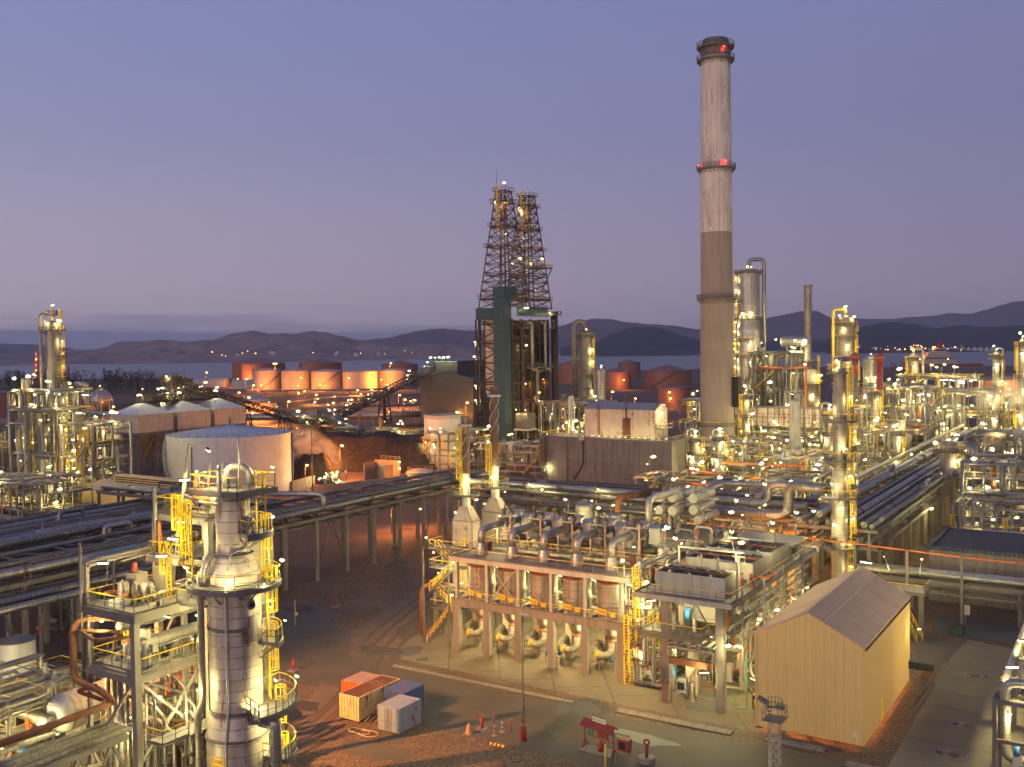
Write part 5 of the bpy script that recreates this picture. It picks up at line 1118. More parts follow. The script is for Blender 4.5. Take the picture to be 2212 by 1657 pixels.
b = MB(yellow); b.ladder(x + (R1 + .5) * cos(f + 1.2), y + (R1 + .5) * sin(f + 1.2), 8, zb + 2, f + 1.2, .13); b.done('ladder', t); b = MB(yellow); b.ladder(x + (R2 + .5) * cos(f - .4), y + (R2 + .5) * sin(f - .4), 0, zf + 1, f - .4, .13); b.done('ladder', t)
for da, z in ((-.4, zf + 4), (.9, zf + 3), (1.3, zf + 3), (-1.2, zb + 2), (-.9, zb + 3), (.3, zf - 4), (-.6, zf - 9), (1.0, zf - 7)): lamp(t, x + (R2 + .6) * cos(f + da), y + (R2 + .6) * sin(f + da), z, 500, 1.8)
x, y, zt, r = cpx(1808, 1845, 690, 338)
column('distillation_column', 'silvery column with yellow ladder cage and crowded top, right of the steel stack', 'column', x, y, [(r * 1.15, 0), (r * 1.15, zt * .7), (r, zt * .72), (r, zt)] + dome(r, zt), clad,
 ((zt - 2, -pi, pi, 1.3), (zt * .86, -pi, 2, 1.2), (zt * .7, -1, 2.6, 1.4), (zt * .5, -pi, pi, 1.4)), [(-.2, zt * .93), (.5, zt * .67), (-.7, zt + 1), (.9, zt + .6), (.1, zt + 4), (-.9, zt * .6), (.8, zt * .55), (.2, zt * .8), (.6, zt * .45)], 1.35, .14, 420, 1.8, toppipe=(-1.2, .5, zt * .6, yellow))
x, y, zt, r = cpx(1865, 1896, 778, 350)
column('vertical_drum', 'stubby whitish drum between the two red flues', 'drum', x, y, [(r, 0), (r, zt)] + dome(r, zt, 4), clad2, ((zt * .7, -pi, pi, 1.0),), [(-.4, zt * .8), (.5, zt * .8), (.2, zt + 2)], None, .12, 500, 1.8)
for (px0, px1, yt, yb, Y, lb, bend) in ((1839, 1853, 776, 930, 325, 'red flue with conical cap standing beside the column', 0), (1893, 1907, 778, 905, 322, 'red flue bending towards the left at its foot', 1)):
    x, y, zt, r = cpx(px0, px1, yt, Y); zb = gd(px0, Y, yb)[2]; t = thing('red_flue', lb, 'flue', x, y, 0, 'red flues'); b = MB(redduct)
    if bend: b.tube([(x - 2.6, y + .2, 4), (x - 2.6, y + .2, zb - 3), (x, y, zb + 1), (x, y, zt)], r, 14, 1.5)
    else: b.use(cladold); b.cyl((x, y, 0), (x, y, zt - 5), r, n=16); b.use(redduct); b.cyl((x, y, zt - 5), (x, y, zt), r, n=16)
    b.done('pipe', t); b = MB(redduct); b.lathe(x, y, [(r * .9, zt), (r * 1.7, zt + .7), (r * 1.7, zt + 1.2), (.1, zt + 2.4)], 16); b.done('cap', t)
def panelbox(label, px0, px1, yt, yb, Y, depth, m=panelrust, name='flue_duct', cat='duct', legs=True, axis='x', grid_=3.4):
    x0, y0, z1 = gd(px0, Y, yt); x1, y1, z0 = gd(px1, Y, yb); t = thing(name, label, cat, (x0 + x1) / 2, (y0 + y1) / 2); L = sqrt((x1 - x0) ** 2 + (y1 - y0) ** 2)
    w = (px1 - px0) * Y / FPX / .846 if axis == 'x' else depth
    d = depth if axis == 'x' else (px1 - px0) * Y / FPX / .5
    if axis == 'x': X0, X1, Y0_, Y1_ = x0, x0 + w, y0, y0 + d
    else: X0, X1, Y0_, Y1_ = x0 - w, x0, y0, y0 + d
    b = MB(m); b.box(X0, X1, Y0_, Y1_, max(0, z0), z1); b.done('casing', t)
    b = MB(steeld); k = max(1, int((X1 - X0) / grid_))
    for i in range(k + 1): xx = X0 + (X1 - X0) * i / k; b.beam((xx, Y0_ - .12, max(0, z0)), (xx, Y0_ - .12, z1), .22)
    k = max(1, int((Y1_ - Y0_) / grid_))
    for i in range(k + 1): yy = Y0_ + (Y1_ - Y0_) * i / k; b.beam((X1 + .12, yy, max(0, z0)), (X1 + .12, yy, z1), .22)
    for z in (max(0, z0) + .15, (z0 + z1) / 2, z1 - .15): b.beam((X0, Y0_ - .13, z), (X1, Y0_ - .13, z), .2); b.beam((X1 + .13, Y0_, z), (X1 + .13, Y1_, z), .2)
    b.done('stiffener', t)
    if legs and z0 > 3:
        for xx in (X0 + .5, (X0 + X1) / 2, X1 - .5): b = MB(steeld); b.beam((xx, Y0_ + .5, 0), (xx, Y0_ + .5, z0), .5); b.done('leg', t)
    return t, (X0, X1, Y0_, Y1_, z0, z1)
panelbox('long panelled flue duct in rusty white running right from the smokestack', 1612, 1812, 879, 918, 318, 6)
panelbox('tall rust stained furnace box beside the red flues', 1855, 1891, 838, 908, 330, 7)
panelbox('grey panelled convection duct behind the bent red flue', 1898, 1962, 826, 882, 345, 9, cladold)
panelbox('white panelled furnace wall below the bent red flue', 1896, 1940, 896, 972, 312, 8, panelrust)
panelbox('dark box with brown braced panel left of the round furnace', 1586, 1612, 838, 902, 330, 6, steeld, 'furnace_box', 'furnace')
panelbox('pale rusty furnace wall behind the near slender column', 1750, 1806, 985, 1030, 268, 5, panelrust, 'furnace_box', 'furnace')
for px0, px1, yt, Y, lb, plats in ((1706, 1728, 868, 272, 'plain pale column with a tapering side pipe before the flue duct', 0), (1605, 1620, 852, 285, 'thin column in a yellow ladder cage hugging the smokestack', 1), (1963, 1985, 770, 335, 'small silvery column right of the red flues', 1), (2145, 2160, 765, 298, 'slender column with top cage near the right edge, left of its taller twin', 1), (2201, 2217, 738, 290, 'slender column cut by the right edge of the view', 1)):
    x, y, zt, r = cpx(px0, px1, yt, Y)
    column('distillation_column', lb, 'column', x, y, [(r * 1.25, 0), (r * 1.25, zt * .5), (r, zt * .55), (r, zt)] + dome(r, zt), white if not plats else clad, ((zt - 1.2, -pi, pi, 1.2), (zt * .72, -1, 2.6, 1.2), (zt * .5, -pi, 1.5, 1.2), (zt * .28, -2, 2, 1.2)) if plats else ((zt * .12, -pi, pi, 1.4),), [(.1, zt * .9), (-.8, zt + 2.2), (.3, zt * .62), (-.4, zt * .42), (.3, zt * .3), (1, zt * .75), (-1, zt * .55), (.2, zt * .16)] if plats else [(-.9, zt * .3)], -1.4 if Y != 298 else 1.4, .12, 420, 1.7, toppipe=(1.3, r * .28, zt * .3, pipe))
# domed vessel on legs right of the main pipe rack
x, y, zt, r = cpx(2031, 2068, 962, 205)
column('domed_vessel', 'brown clad vessel with shiny domed top beside the main pipe rack', 'vessel', x, y, [(r * 1.0, 0), (r, zt)] + dome(r, zt, 5), cladold, ((zt - 1.2, -pi, pi, 1.3),), [(1.2, zt - 3), (.7, zt - 3.2), (0, zt + 1)], 1.3, .08, 260, 1.2)
# structures
unit('exchanger structure with big overhead pipes between fractionator and steel stack', -113, -98, 332, 350, (7, 14, 21, 28, 34), 51, lamps=30, watt=520, s=1.8, T=.16, npipe=32, nves=8, pr=(.2, .6), nsmall=10, lit_in=10)
unit('low lit piping area at the foot of the smokestack', -106, -82, 262, 282, (4, 8), 52, lamps=24, watt=380, s=1.5, T=.12, npipe=30, nves=8, pr=(.15, .45), nsmall=16, lit_in=8)
unit('open structure with orange glow under the flue duct', -100, -78, 298, 312, (5, 9.5), 53, lamps=22, watt=480, s=1.6, T=.13, npipe=22, nves=6, lit_in=8)
unit('tangle of steel and pipes behind the near slender column', -80, -58, 238, 262, (4.5, 9), 54, lamps=26, watt=360, s=1.4, T=.11, npipe=34, nves=7, pr=(.12, .4), nsmall=14, lit_in=8)
unit('bright multi level structure veiled by steam', -66, -42, 335, 352, (7, 14, 21, 26), 55, lamps=38, watt=700, s=2.0, T=.16, npipe=26, nves=7, lit_in=14)
unit('lit structure between the two slender columns at the right edge', -40, -14, 338, 352, (7, 13, 19), 56, lamps=30, watt=650, s=1.9, T=.16, npipe=24, nves=6, lit_in=10)
unit('dense piping hall below the slender columns at the right edge', -42, -16, 285, 305, (5, 10), 57, lamps=30, watt=420, s=1.6, T=.13, npipe=30, nves=6, lit_in=12)
unit('furnace side structure with yellow ladders behind the panelled wall', -76, -60, 318, 332, (6, 12, 17), 58, lamps=20, watt=500, s=1.7, T=.14, npipe=20, nves=4, lads=6)
unit('low pump deck in front of the smokestack', -98, -72, 208, 226, (3.5, 6.5), 59, lamps=26, watt=300, s=1.3, T=.1, npipe=34, nves=8, pr=(.1, .35), nsmall=18, lit_in=8)
unit('orange railed deck between smokestack and near slender column', -70, -50, 205, 225, (4, 8), 60, lamps=20, watt=300, s=1.3, T=.1, npipe=30, nves=6, pr=(.1, .35), nsmall=14, lit_in=8)
unit('stacked deck of vessels and pipes right of the main pipe rack', -27, -9, 196, 214, (5, 9, 13), 61, lamps=20, watt=300, s=1.2, T=.08, npipe=34, nves=8, pr=(.12, .38), nsmall=16, lit_in=8)
unit('bright pump deck with white pipes behind the dark flat roofed building', -26, 2, 178, 192, (4.5, 8), 62, lamps=18, watt=300, s=1.1, T=.07, npipe=34, nves=7, pr=(.12, .38), mats=(white, clad, clad2), nsmall=18, lit_in=10)
unit('far right deck of pipes beyond the dark building', 2, 26, 196, 216, (5, 9), 63, lamps=14, watt=300, s=1.2, T=.08, npipe=24, nves=5, nsmall=10)
unit('lit structure left of the near slender column, behind the exchangers', -72, -52, 170, 184, (4, 8), 64, lamps=14, watt=260, s=1.1, T=.08, npipe=26, nves=5, pr=(.1, .3), nsmall=14)
for i, (px0, py0, px1, py1, Y, z) in enumerate(((1480, 1018, 1560, 1024, 240, 7.5), (1600, 1028, 1790, 1036, 222, 8), (1560, 1010, 1740, 1020, 245, 8.5))):
    x0, y0, _ = gd(px0, Y, py0); x1, y1, _ = gd(px1, Y - 8, py1); pipe_track(('orange painted pipe left of the smokestack foot', 'long orange pipe before the low pump deck', 'second orange pipe behind the first one')[i], [(x0, y0), (x1, y1)], .28, z, orange, 8, n=1)
unit('dark decked structure packed between the near slender column and the furnaces', -60, -47, 264, 284, (5, 10, 14.5), 65, lamps=20, watt=400, s=1.5, T=.11, npipe=26, nves=7, postm=steeld, lit_in=10, nsmall=12)
unit('multi level piping structure right of the main pipe rack, behind the domed vessel', -30, -12, 238, 258, (5, 10, 15), 66, lamps=22, watt=360, s=1.4, T=.1, npipe=30, nves=8, postm=steel, lit_in=10, nsmall=14)
unit('far right lit structure under the steam before the orange lit tank', -8, 24, 244, 262, (5, 10), 67, lamps=18, watt=380, s=1.4, T=.1, npipe=24, nves=6, lit_in=8)
unit('tall thin structure between the red flues and the bright steam structure', -62, -50, 302, 320, (6, 12, 18, 23), 68, lamps=22, watt=520, s=1.7, T=.13, npipe=24, nves=6, postm=steeld, lit_in=10)
unit('narrow ladder structure left of the fractionator foot', -128, -114, 306, 324, (6, 12, 18), 69, lamps=18, watt=480, s=1.6, T=.13, npipe=22, nves=6, postm=steeld, lit_in=8)
for cx_, cy_, h_, r_, m_, lb in ((-20, 264, 25, 1.3, clad, 'middle sized clad column behind the domed vessel'), (-6, 226, 19, 1.0, clad, 'short clad column at the far right behind the lit pump deck'), (-63, 292, 24, 1.2, clad, 'clad column in front of the bent red flue'), (-88, 236, 15, 1.1, clad2, 'short silvery column at the foot of the smokestack, on its right'), (-72, 278, 19, 1.4, cladold, 'stout weathered column behind the orange pipes'), (-48, 246, 17, .9, white, 'pale column in the tangle left of the main pipe rack'), (-100, 250, 13, 1.5, cladold, 'stout brown drum left of the smokestack foot')):
    column('process_column', lb, 'column', cx_, cy_, [(r_ * 1.15, 0), (r_ * 1.15, h_ * .5), (r_, h_ * .54), (r_, h_)] + dome(r_, h_), m_, ((h_ - 1, -pi, pi, 1.0), (h_ * .66, -1.2, 2.4, 1.0), (h_ * .36, -2.2, 1.6, 1.0)), [(.4, h_ * .9), (-.6, h_ * .6), (.8, h_ * .5), (.2, h_ + 1.6), (-.2, h_ * .3), (1.1, h_ * .75)], 1.3, .1, 330, 1.4, toppipe=(-1.2, r_ * .3, h_ * .3, pipe))
# big silver pipes between the units
def bigpipe(label, pts, r, m=pipe, name='pipe', group=None, sup=True):
    t = thing(name, label, 'pipe', pts[0][0], pts[0][1], 0, group); b = MB(m); b.tube(pts, r, 14); b.done('run', t)
    if sup:
        b = MB(steel); k = 0
        for a, c in zip(pts, pts[1:]):
            if abs(a[2] - c[2]) < .5 and Vector(a).xy != Vector(c).xy:
                L = (Vector(a) - Vector(c)).length; n_ = max(1, int(L / 7))
                for i in range(n_): p = Vector(a).lerp(Vector(c), (i + .5) / n_); b = MB(steel); b.beam((p.x, p.y, 0), (p.x, p.y, p.z - r), .3); b.done('support', t)
    return t
bigpipe('thick silver pipe curving out of the right pipe rack and down', [gd(2060, 215, 962), gd(2102, 208, 962), gd(2102, 208, 1000)], .9, sup=False)
bigpipe('pair of silver risers bending over beside the steam cloud, left one', [gd(1990, 290, 985), gd(1990, 290, 886), gd(1970, 292, 886)], .9, sup=False, group='silver risers beside the steam')
bigpipe('pair of silver risers bending over beside the steam cloud, right one', [gd(2002, 290, 985), gd(2002, 290, 905), gd(2020, 288, 905)], .8, sup=False, group='silver risers beside the steam')
bigpipe('horizontal shiny pipe high before the orange tank at the right', [gd(2042, 300, 843), gd(2142, 298, 843)], .8, clad2)
bigpipe('thick overhead pipe from the fractionator to the exchanger structure', [gd(1640, 350, 768), gd(1668, 350, 768), gd(1735, 352, 768)], 1.3, clad2, sup=False)
bigpipe('tall silver pipe bending beside the fractionator', [gd(1640, 346, 835), gd(1640, 346, 785), gd(1652, 346, 775), gd(1652, 346, 840)], .9, clad2, sup=False)
x, y, z = gd(1716, 349, 738); t = thing('horizontal_drum', 'shiny horizontal drum on top of the exchanger structure', 'drum', x, y, z - 2); b = MB(clad2); b.drum((x - 4, y, z), (x + 4, y + 1, z), 1.9, 20); b.done('shell', t); [MB(steel).cbox(x + u, y, 34, .5, 2, max(.5, z - 34 - 1)).done('saddle', t) for u in (-2.5, 2.5)]; lamp(t, x - 6, y - 2, z + .5, 600, 1.9); lamp(t, x - 11, y - 2, z - .5, 600, 1.9)
# ================================================================ left process unit
x, y, zt, r = cpx(98, 126, 700, 252)
column('distillation_column', 'slender clad column rising over the process unit at the left edge', 'column', x, y, [(r * 1.2, 0), (r * 1.2, zt * .58), (r, zt * .61), (r, zt)] + dome(r, zt), clad,
 ((zt - 1.6, -2.4, 2.2, 1.5), (zt + 2.4, -1, 2.2, 1.4), (zt * .82, .4, 2.2, 1.6), (zt * .68, .4, 2.2, 1.6), (zt * .44, -pi, pi, 1.5), (zt * .3, -2.2, 2.2, 1.5), (zt * .14, -pi, pi, 1.4)),
 [(1.2, zt * .9), (1.2, zt * .83), (1.25, zt * .76), (.9, zt + .5), (-.9, zt + .5), (.4, zt + 4.5), (.9, zt * .5), (.7, zt * .47), (.5, zt * .33), (.9, zt * .31), (1.1, zt * .18), (.6, zt * .22), (1.2, zt * .58), (1.2, zt * .40)], 1.35, .11, 420, 1.5, toppipe=(-1.35, .42, zt * .2, cladold))
unit('left edge process structure crowded with pipes, vessels and yellow rails', -241, -222.5, 145, 160, (6, 12, 17.5, 23, 27.5), 71, lamps=36, watt=400, s=1.4, T=.11, npipe=44, nves=12, pr=(.15, .5), nsmall=20, lads=7, lit_in=12)
unit('lower lit structure right of the slender column at the left edge', -221, -212, 148, 158, (5, 10, 15, 19), 72, lamps=18, watt=380, s=1.4, T=.11, npipe=20, nves=3, lads=6, lit_in=6)
unit('pipe deck in front of the left edge process structure', -226, -196, 122, 136, (4, 7.5), 73, lamps=16, watt=260, s=1.2, T=.09, npipe=36, nves=4, pr=(.12, .35), postm=steel, lit_in=8)
unit('far left structure cut by the picture edge', -262, -246, 138, 155, (6, 12, 18), 74, lamps=14, watt=380, s=1.4, T=.11, npipe=24, nves=5)
# beige building with ridge ventilator on the left
bx, by = gp(178, 1062, 5.6); t = thing('beige_hall', 'low beige hall with louvred ridge ventilator behind the left pipe racks', 'hall', bx + 14, by)
gable(t, bx, bx + 34, by, by + 12, 6.2, 7.7, beige, beigeroof, 'x', .4)
b = MB(beige); b.box(bx + 5, bx + 34, by + 4.8, by + 7.2, 7.2, 9.3); b.use(dark)
for z in (7.7, 8.2, 8.7): b.box(bx + 5.5, bx + 33.5, by + 4.7, by + 4.79, z, z + .26)
b.done('ridge_ventilator', t)
# ================================================================ pipe racks
def text(parent, s, x, y, z, ang, size, m, name='lettering', out=.03):
    c = bpy.data.curves.new(name, 'FONT'); c.body = s; c.size = size; c.align_x = 'CENTER'; c.align_y = 'CENTER'; c.extrude = .004; c.materials.append(m)
    o = bpy.data.objects.new(name, c); C.objects.link(o); o.parent = parent
    p = wl(x + out * cos(ang), y + out * sin(ang), z); o.location = p - Vector(parent['_base']); o.rotation_euler = (pi / 2, 0, ang + PHI + pi / 2)
    me = bpy.data.meshes.new_from_object(o); n = bpy.data.objects.new(name, me); C.objects.link(n); n.parent = parent; n.location = o.location; n.rotation_euler = o.rotation_euler; bpy.data.objects.remove(o); return n
inkm = mat('sign_black', (.03, .028, .025), .6); whitesign = mat('sign_white', (.82, .8, .77), .5)
R_M = (pipe, pipe, pipe_far, clad2, steel)
def P_straight(a, c): return [a, c]
rk = rack('long elevated pipe rack on tall concrete pillars crossing behind the stripper column', (-117, 62), (-117, 170), 8.4, 10.6,
     [(-3.5, .55, .62, pipe), (-1.9, .25, .42, pipe), (-.7, .1, .3, pipe_far), (.2, .1, .25, pipe), (.9, .1, .18, steel), (1.6, .1, .3, pipe), (2.6, .4, .5, pipe), (3.7, 1.5, .34, clad2), (2.3, 2.0, .2, steel), (-3, 1.9, .22, steel), (0, -1.9, .3, pipe), (-2, -1.9, .2, pipe_far), (2, -1.9, .35, pipe)], 7.0, brace=4, beamm=steel)
b = MB(steeld)
for y in range(70, 168, 7): b.beam((-121, y, 12.6), (-113.4, y, 12.6), .22); b.beam((-121, y, 10.6), (-121, y, 12.6), .22); b.beam((-113.4, y, 10.6), (-113.4, y, 12.6), .22); b.beam((-121, y, 12.6), (-113.4, y + 7, 12.6), .14)
b.beam((-121, 70, 12.6), (-121, 168, 12.6), .25); b.beam((-113.4, 70, 12.6), (-113.4, 168, 12.6), .25); b.done('top_frame', rk)
rack('wide dark pipe rack at the left edge with many grey pipes', (-131, 58), (-131, 112), 16, 9.2, spread(15, 10, (.16, .24, .34, .5), R_M, 4, .1) + [(-6, 2.0, .5, pipe), (-1, 2.2, .25, steel), (4, 2.4, .35, pipe)], 7.5, post=steel, pw=.45, beamm=steeld, brace=3)
rack('far grey pipe rack behind the wide one at the left edge', (-150, 70), (-150, 125), 9, 10, spread(8, 8, (.25, .35, .5), R_M, 9, .1), 8, post=steel, pw=.45)
rack('slim pipe rack crossing the left racks towards the beige hall', (-165, 118), (-122, 118), 5, 12, spread(4.4, 5, (.2, .3, .4), (pipe, steel, pipe_far), 10, .1), 7, post=steel, pw=.4)
lt = thing('steel_gantry', 'dark braced steel frame standing over the left pipe racks', 'gantry', -131, 84, 11); b = MB(steeld)
for y in range(62, 110, 8): b.beam((-139, y, 11.6), (-122, y, 11.6), .3); [b.beam((x, y, 9.2), (x, y, 11.6), .25) for x in (-139, -130.5, -122)]; b.beam((-139, y, 11.6), (-130.5, y + 8, 11.6), .18); b.beam((-122, y, 11.6), (-130.5, y + 8, 11.6), .18)
for x in (-139, -130.5, -122): b.beam((x, 62, 11.65), (x, 110, 11.65), .32)
b.done('frame', lt); clutter(lt, -138, -123, 62, 106, 11.7, 26, 17, (.12, .35), 1.4)
bigp = bigpipe('thick ribbed grey pipe with elbow rising above the left pipe racks', [(-125, 70, 9.8), (-125, 70, 13), (-125, 95, 13.2), (-122, 104, 13.2)], .75, pipe, sup=False)
bigpipe('grey pipe stepping up and down in front of the left pipe racks', [(-108.5, 62, 8.8), (-108.5, 74, 8.8), (-108.5, 74, 12.6), (-108.5, 82, 12.6), (-108.5, 82, 10.4), (-110.5, 92, 10.4)], .45, pipe)
bigpipe('long ribbed pipe along the near side of the left pipe rack', [(-111.4, 40, 9), (-111.4, 62, 9), (-111.4, 86, 9), (-112.6, 92, 9)], .5, pipe)
rk1 = rack('shiny pipe rack crossing in front of the grey concrete block', (-112, 159.5), (-44, 159.5), 8, 10.2,
     [(3.4, .9, .55, clad2), (2.0, 1.9, .3, steel), (-3.2, 1.6, .55, clad2), (-2.2, .2, .75, pipe), (-.6, .1, .3, pipe), (.3, .1, .4, pipe_far), (1.3, .1, .3, pipe), (-3.4, -1.6, .55, pipe), (-2, -1.6, .35, pipe), (0, -1.6, .3, pipe_far)], 6.8, brace=0, beamm=steel)
for i in range(3): lamp(rk1, -108 + 14 * i, 154.8, 12.5, 160, 1.1)
rk5 = rack('main pipe rack running away on the right with two levels of pipes', (-39, 152), (-39, 335), 13, 10.2, [(-5.8, .1, .34, clad2), (-4.7, .1, .5, pipe), (-3.4, .9, .22, clad2), (-2.8, .1, .3, pipe), (-1.6, .1, .62, clad2), (-.2, .1, .2, steel), (.6, .1, .42, pipe), (1.9, 1.2, .5, clad2), (3.2, .1, .34, pipe), (4.1, .1, .16, steel), (4.9, .1, .46, clad2), (6.0, .1, .22, pipe)] + [(o, h - 2.6, r, m) for o, h, r, m in spread(12, 9, (.2, .3, .42), (pipe, pipe_far, steel), 13, .1)] + [(-7.2, 1.4, .3, pipe), (7.0, 1.2, .45, clad2)], 7.5, post=concdark, pw=.6, levels=2, zd=2.6, beamm=steel)
q = random.Random(2)
for i in range(14): lamp(rk5, -39 + q.choice((-6.9, 6.9)), 160 + i * 12, q.choice((6.8, 11.8)), 260, 1.3)
rk2 = rack('low two pipe rack on steel frames in front of the dark flat roofed building', (-34, 147), (22, 147), 4, 5.2, [(1.2, .1, .42, clad2), (-.6, .1, .42, clad2), (-1.6, -2.0, .2, steel), (0, -2.0, .2, steel), (1, -2, .16, steel)], 7, post=steel, pw=.35, beamm=steel)
b = MB(steel); b.rail([(-34, 145.2, 3.3), (22, 145.2, 3.3)], 1.1, .06, 3.5, top=steel); b.done('walkway_railing', rk2)
pr_ = thing('orange_line', 'thin orange pipe strung on tall posts across the right side', 'pipe', -10, 141)
b = MB(orange); b.tube([(-58, 141.5, 11.0), (-45, 141.5, 10.4), (-19.4, 141, 9.6), (18, 140.6, 9.2)], .1, 8); b.done('run', pr_)
for x in (-45, -33, -26.2, -19.4, -4, 8): b = MB(steeld); b.beam((x, 141, 0), (x, 141, 9.8), .34); b.done('post', pr_)
rack('pipe rack leaving the picture at the right beyond the lit pump deck', (-32, 222), (36, 222), 9, 10.5, spread(8.4, 9, (.35, .5, .6), (pipe, clad2, pipe), 21, .1), 8, post=concdark)
bigpipe('large silver expansion loop above the right end of the crossing rack', [(-58, 156, 12.2), (-50, 156, 12.2), (-50, 156, 15.5), (-44, 156, 15.5), (-40, 156, 15.5)], .6, clad2, sup=False)
bigpipe('thick silver loop turning up beside the near slender column', [(-62, 153.6, 11), (-46, 153.6, 11), (-46, 153.6, 16), (-39.5, 150, 16)], .8, pipe, sup=False)
bigpipe('shiny pipe bending round behind the stack of exchangers', [(-62, 152, 13), (-62, 166, 13.6), (-52, 168, 13.6), (-52, 156, 13)], .5, clad2)
bigpipe('silver pipe bending down to the rack behind the stripper column', [(-122, 116, 14.2), (-113.2, 121, 14.2), (-113.2, 121, 11.6)], .45, clad2, sup=False)
# near slender column
column('slender_column', 'near slender silver column with ring platforms and yellow ladder cage, behind the beige shed', 'column', -36.5, 146.6, [(1.15, 0), (1.15, 18), (1.0, 19), (1.0, 30), (.85, 31), (.85, 34)] + dome(.85, 34), clad,
   ((8.3, -pi, pi, 1.5), (15.6, -pi, pi, 1.5), (21, -2.2, 2.6, 1.3), (26.6, -pi, 2.4, 1.4), (33.6, -pi, pi, 1.0)), [(.9, 5.6), (.8, 8.9), (-.4, 11.6), (1.2, 12.5), (-.6, 17.5), (.9, 18.6), (-1.4, 15.8), (.3, 23), (-1, 28.4), (1, 30), (-.6, 35), (.9, 3.4), (.1, 14.2)], 1.05, .07, 190, 1.1, toppipe=(1.9, .3, 10, pipe), manholes=((-.5, 9.6), (.6, 22.4)))
# ================================================================ the row of reactors D1201 - D1205
X0 = -72.0; PZ = 4.54
t = thing('reactor_structure', 'concrete and steel frame holding five rusty reactors in a row', 'process structure', -60.6, 103)
for i in range(6):
    x = X0 + PZ * i
    for y in (100.8, 105.2):
        b = MB(concrete); b.box(x - .42, x + .42, y - .42, y + .42, 0, 5.7); b.done('pillar', t)
        b = MB(white); b.box(x - .2, x + .2, y - .2, y + .2, 6.63, 11.5); b.done('upper_post', t)
b = MB(concrete); b.box(X0 - .6, X0 + PZ * 5 + .6, 100.3, 101.2, 5.703, 6.6); b.box(X0 - .6, X0 + PZ * 5 + .6, 104.8, 105.7, 5.703, 6.6)
for i in range(6): x = X0 + PZ * i; b.box(x - .4, x + .4, 101.203, 104.797, 5.703, 6.55)
b.done('ring_beam', t)
b = MB(deckm); b.box(X0 - .5, X0 + PZ * 5 + 1.6, 99.9, 105.9, 11.72, 11.95); b.use(white).box(X0 - .55, X0 + PZ * 5 + 1.65, 99.8, 99.897, 11.4, 11.97); b.use(white).box(X0 + PZ * 5 + 1.603, X0 + PZ * 5 + 1.7, 99.9, 105.9, 11.4, 11.97); b.use(white).box(X0 - .5, X0 + PZ * 5 + 1.6, 100.6, 101, 11.42, 11.715); b.done('top_deck', t)
b = MB(steel); b.rail([(X0 - .4, 105.7, 11.95), (X0 - .4, 100, 11.95), (X0 + PZ * 5 + 1.5, 100, 11.95), (X0 + PZ * 5 + 1.5, 105.7, 11.95)], 1.1, .045, 1.5); b.rail([(X0 - .4, 105.75, 11.95), (X0 + PZ * 5 + 1.5, 105.75, 11.95)], 1.1, .045, 1.5); b.done('top_railing', t)
b = MB(steel); b.rail([(X0 - .5, 100.25, 6.6), (X0 + PZ * 5 + 1.2, 100.25, 6.6)], 1.1, .045, 1.5); b.done('lower_railing', t)
b = MB(white); b.beam((X0 + PZ + .2, 100.9, 11.3), (X0 + 2 * PZ - .2, 100.9, 6.8), .09); b.beam((X0 + 2 * PZ - .2, 100.9, 11.3), (X0 + PZ + .2, 100.9, 6.8), .09); b.done('brace', t)
for i in range(5):
    xc = X0 + PZ * (i + .5)
    lamp(t, xc + 1.2, 105.1, 9.8, 380, .9, PHI, 'tube'); lamp(t, xc + 2.1, 104.4, 8.8, 200, .7, 1, 'warm')
    lamp(t, xc + .6, 104.0, 5.2, 760, .9, PHI + .8, 'tube'); lamp(t, xc + 1.9, 102.2, 5.2, 560, .6, PHI + 1.2, 'tube')
lamp(t, X0 - 1, 101.8, 10.6, 260, 1, PHI, 'tube'); lamp(t, X0 - .9, 103, 7.8, 200, .8); lamp(t, X0 + PZ * 5 + 1.6, 102, 10, 300, 1, PHI + 1.2, 'tube'); lamp(t, X0 + PZ * 5 + 1.7, 101, 4.2, 300, 1, PHI + 1.2, 'tube')
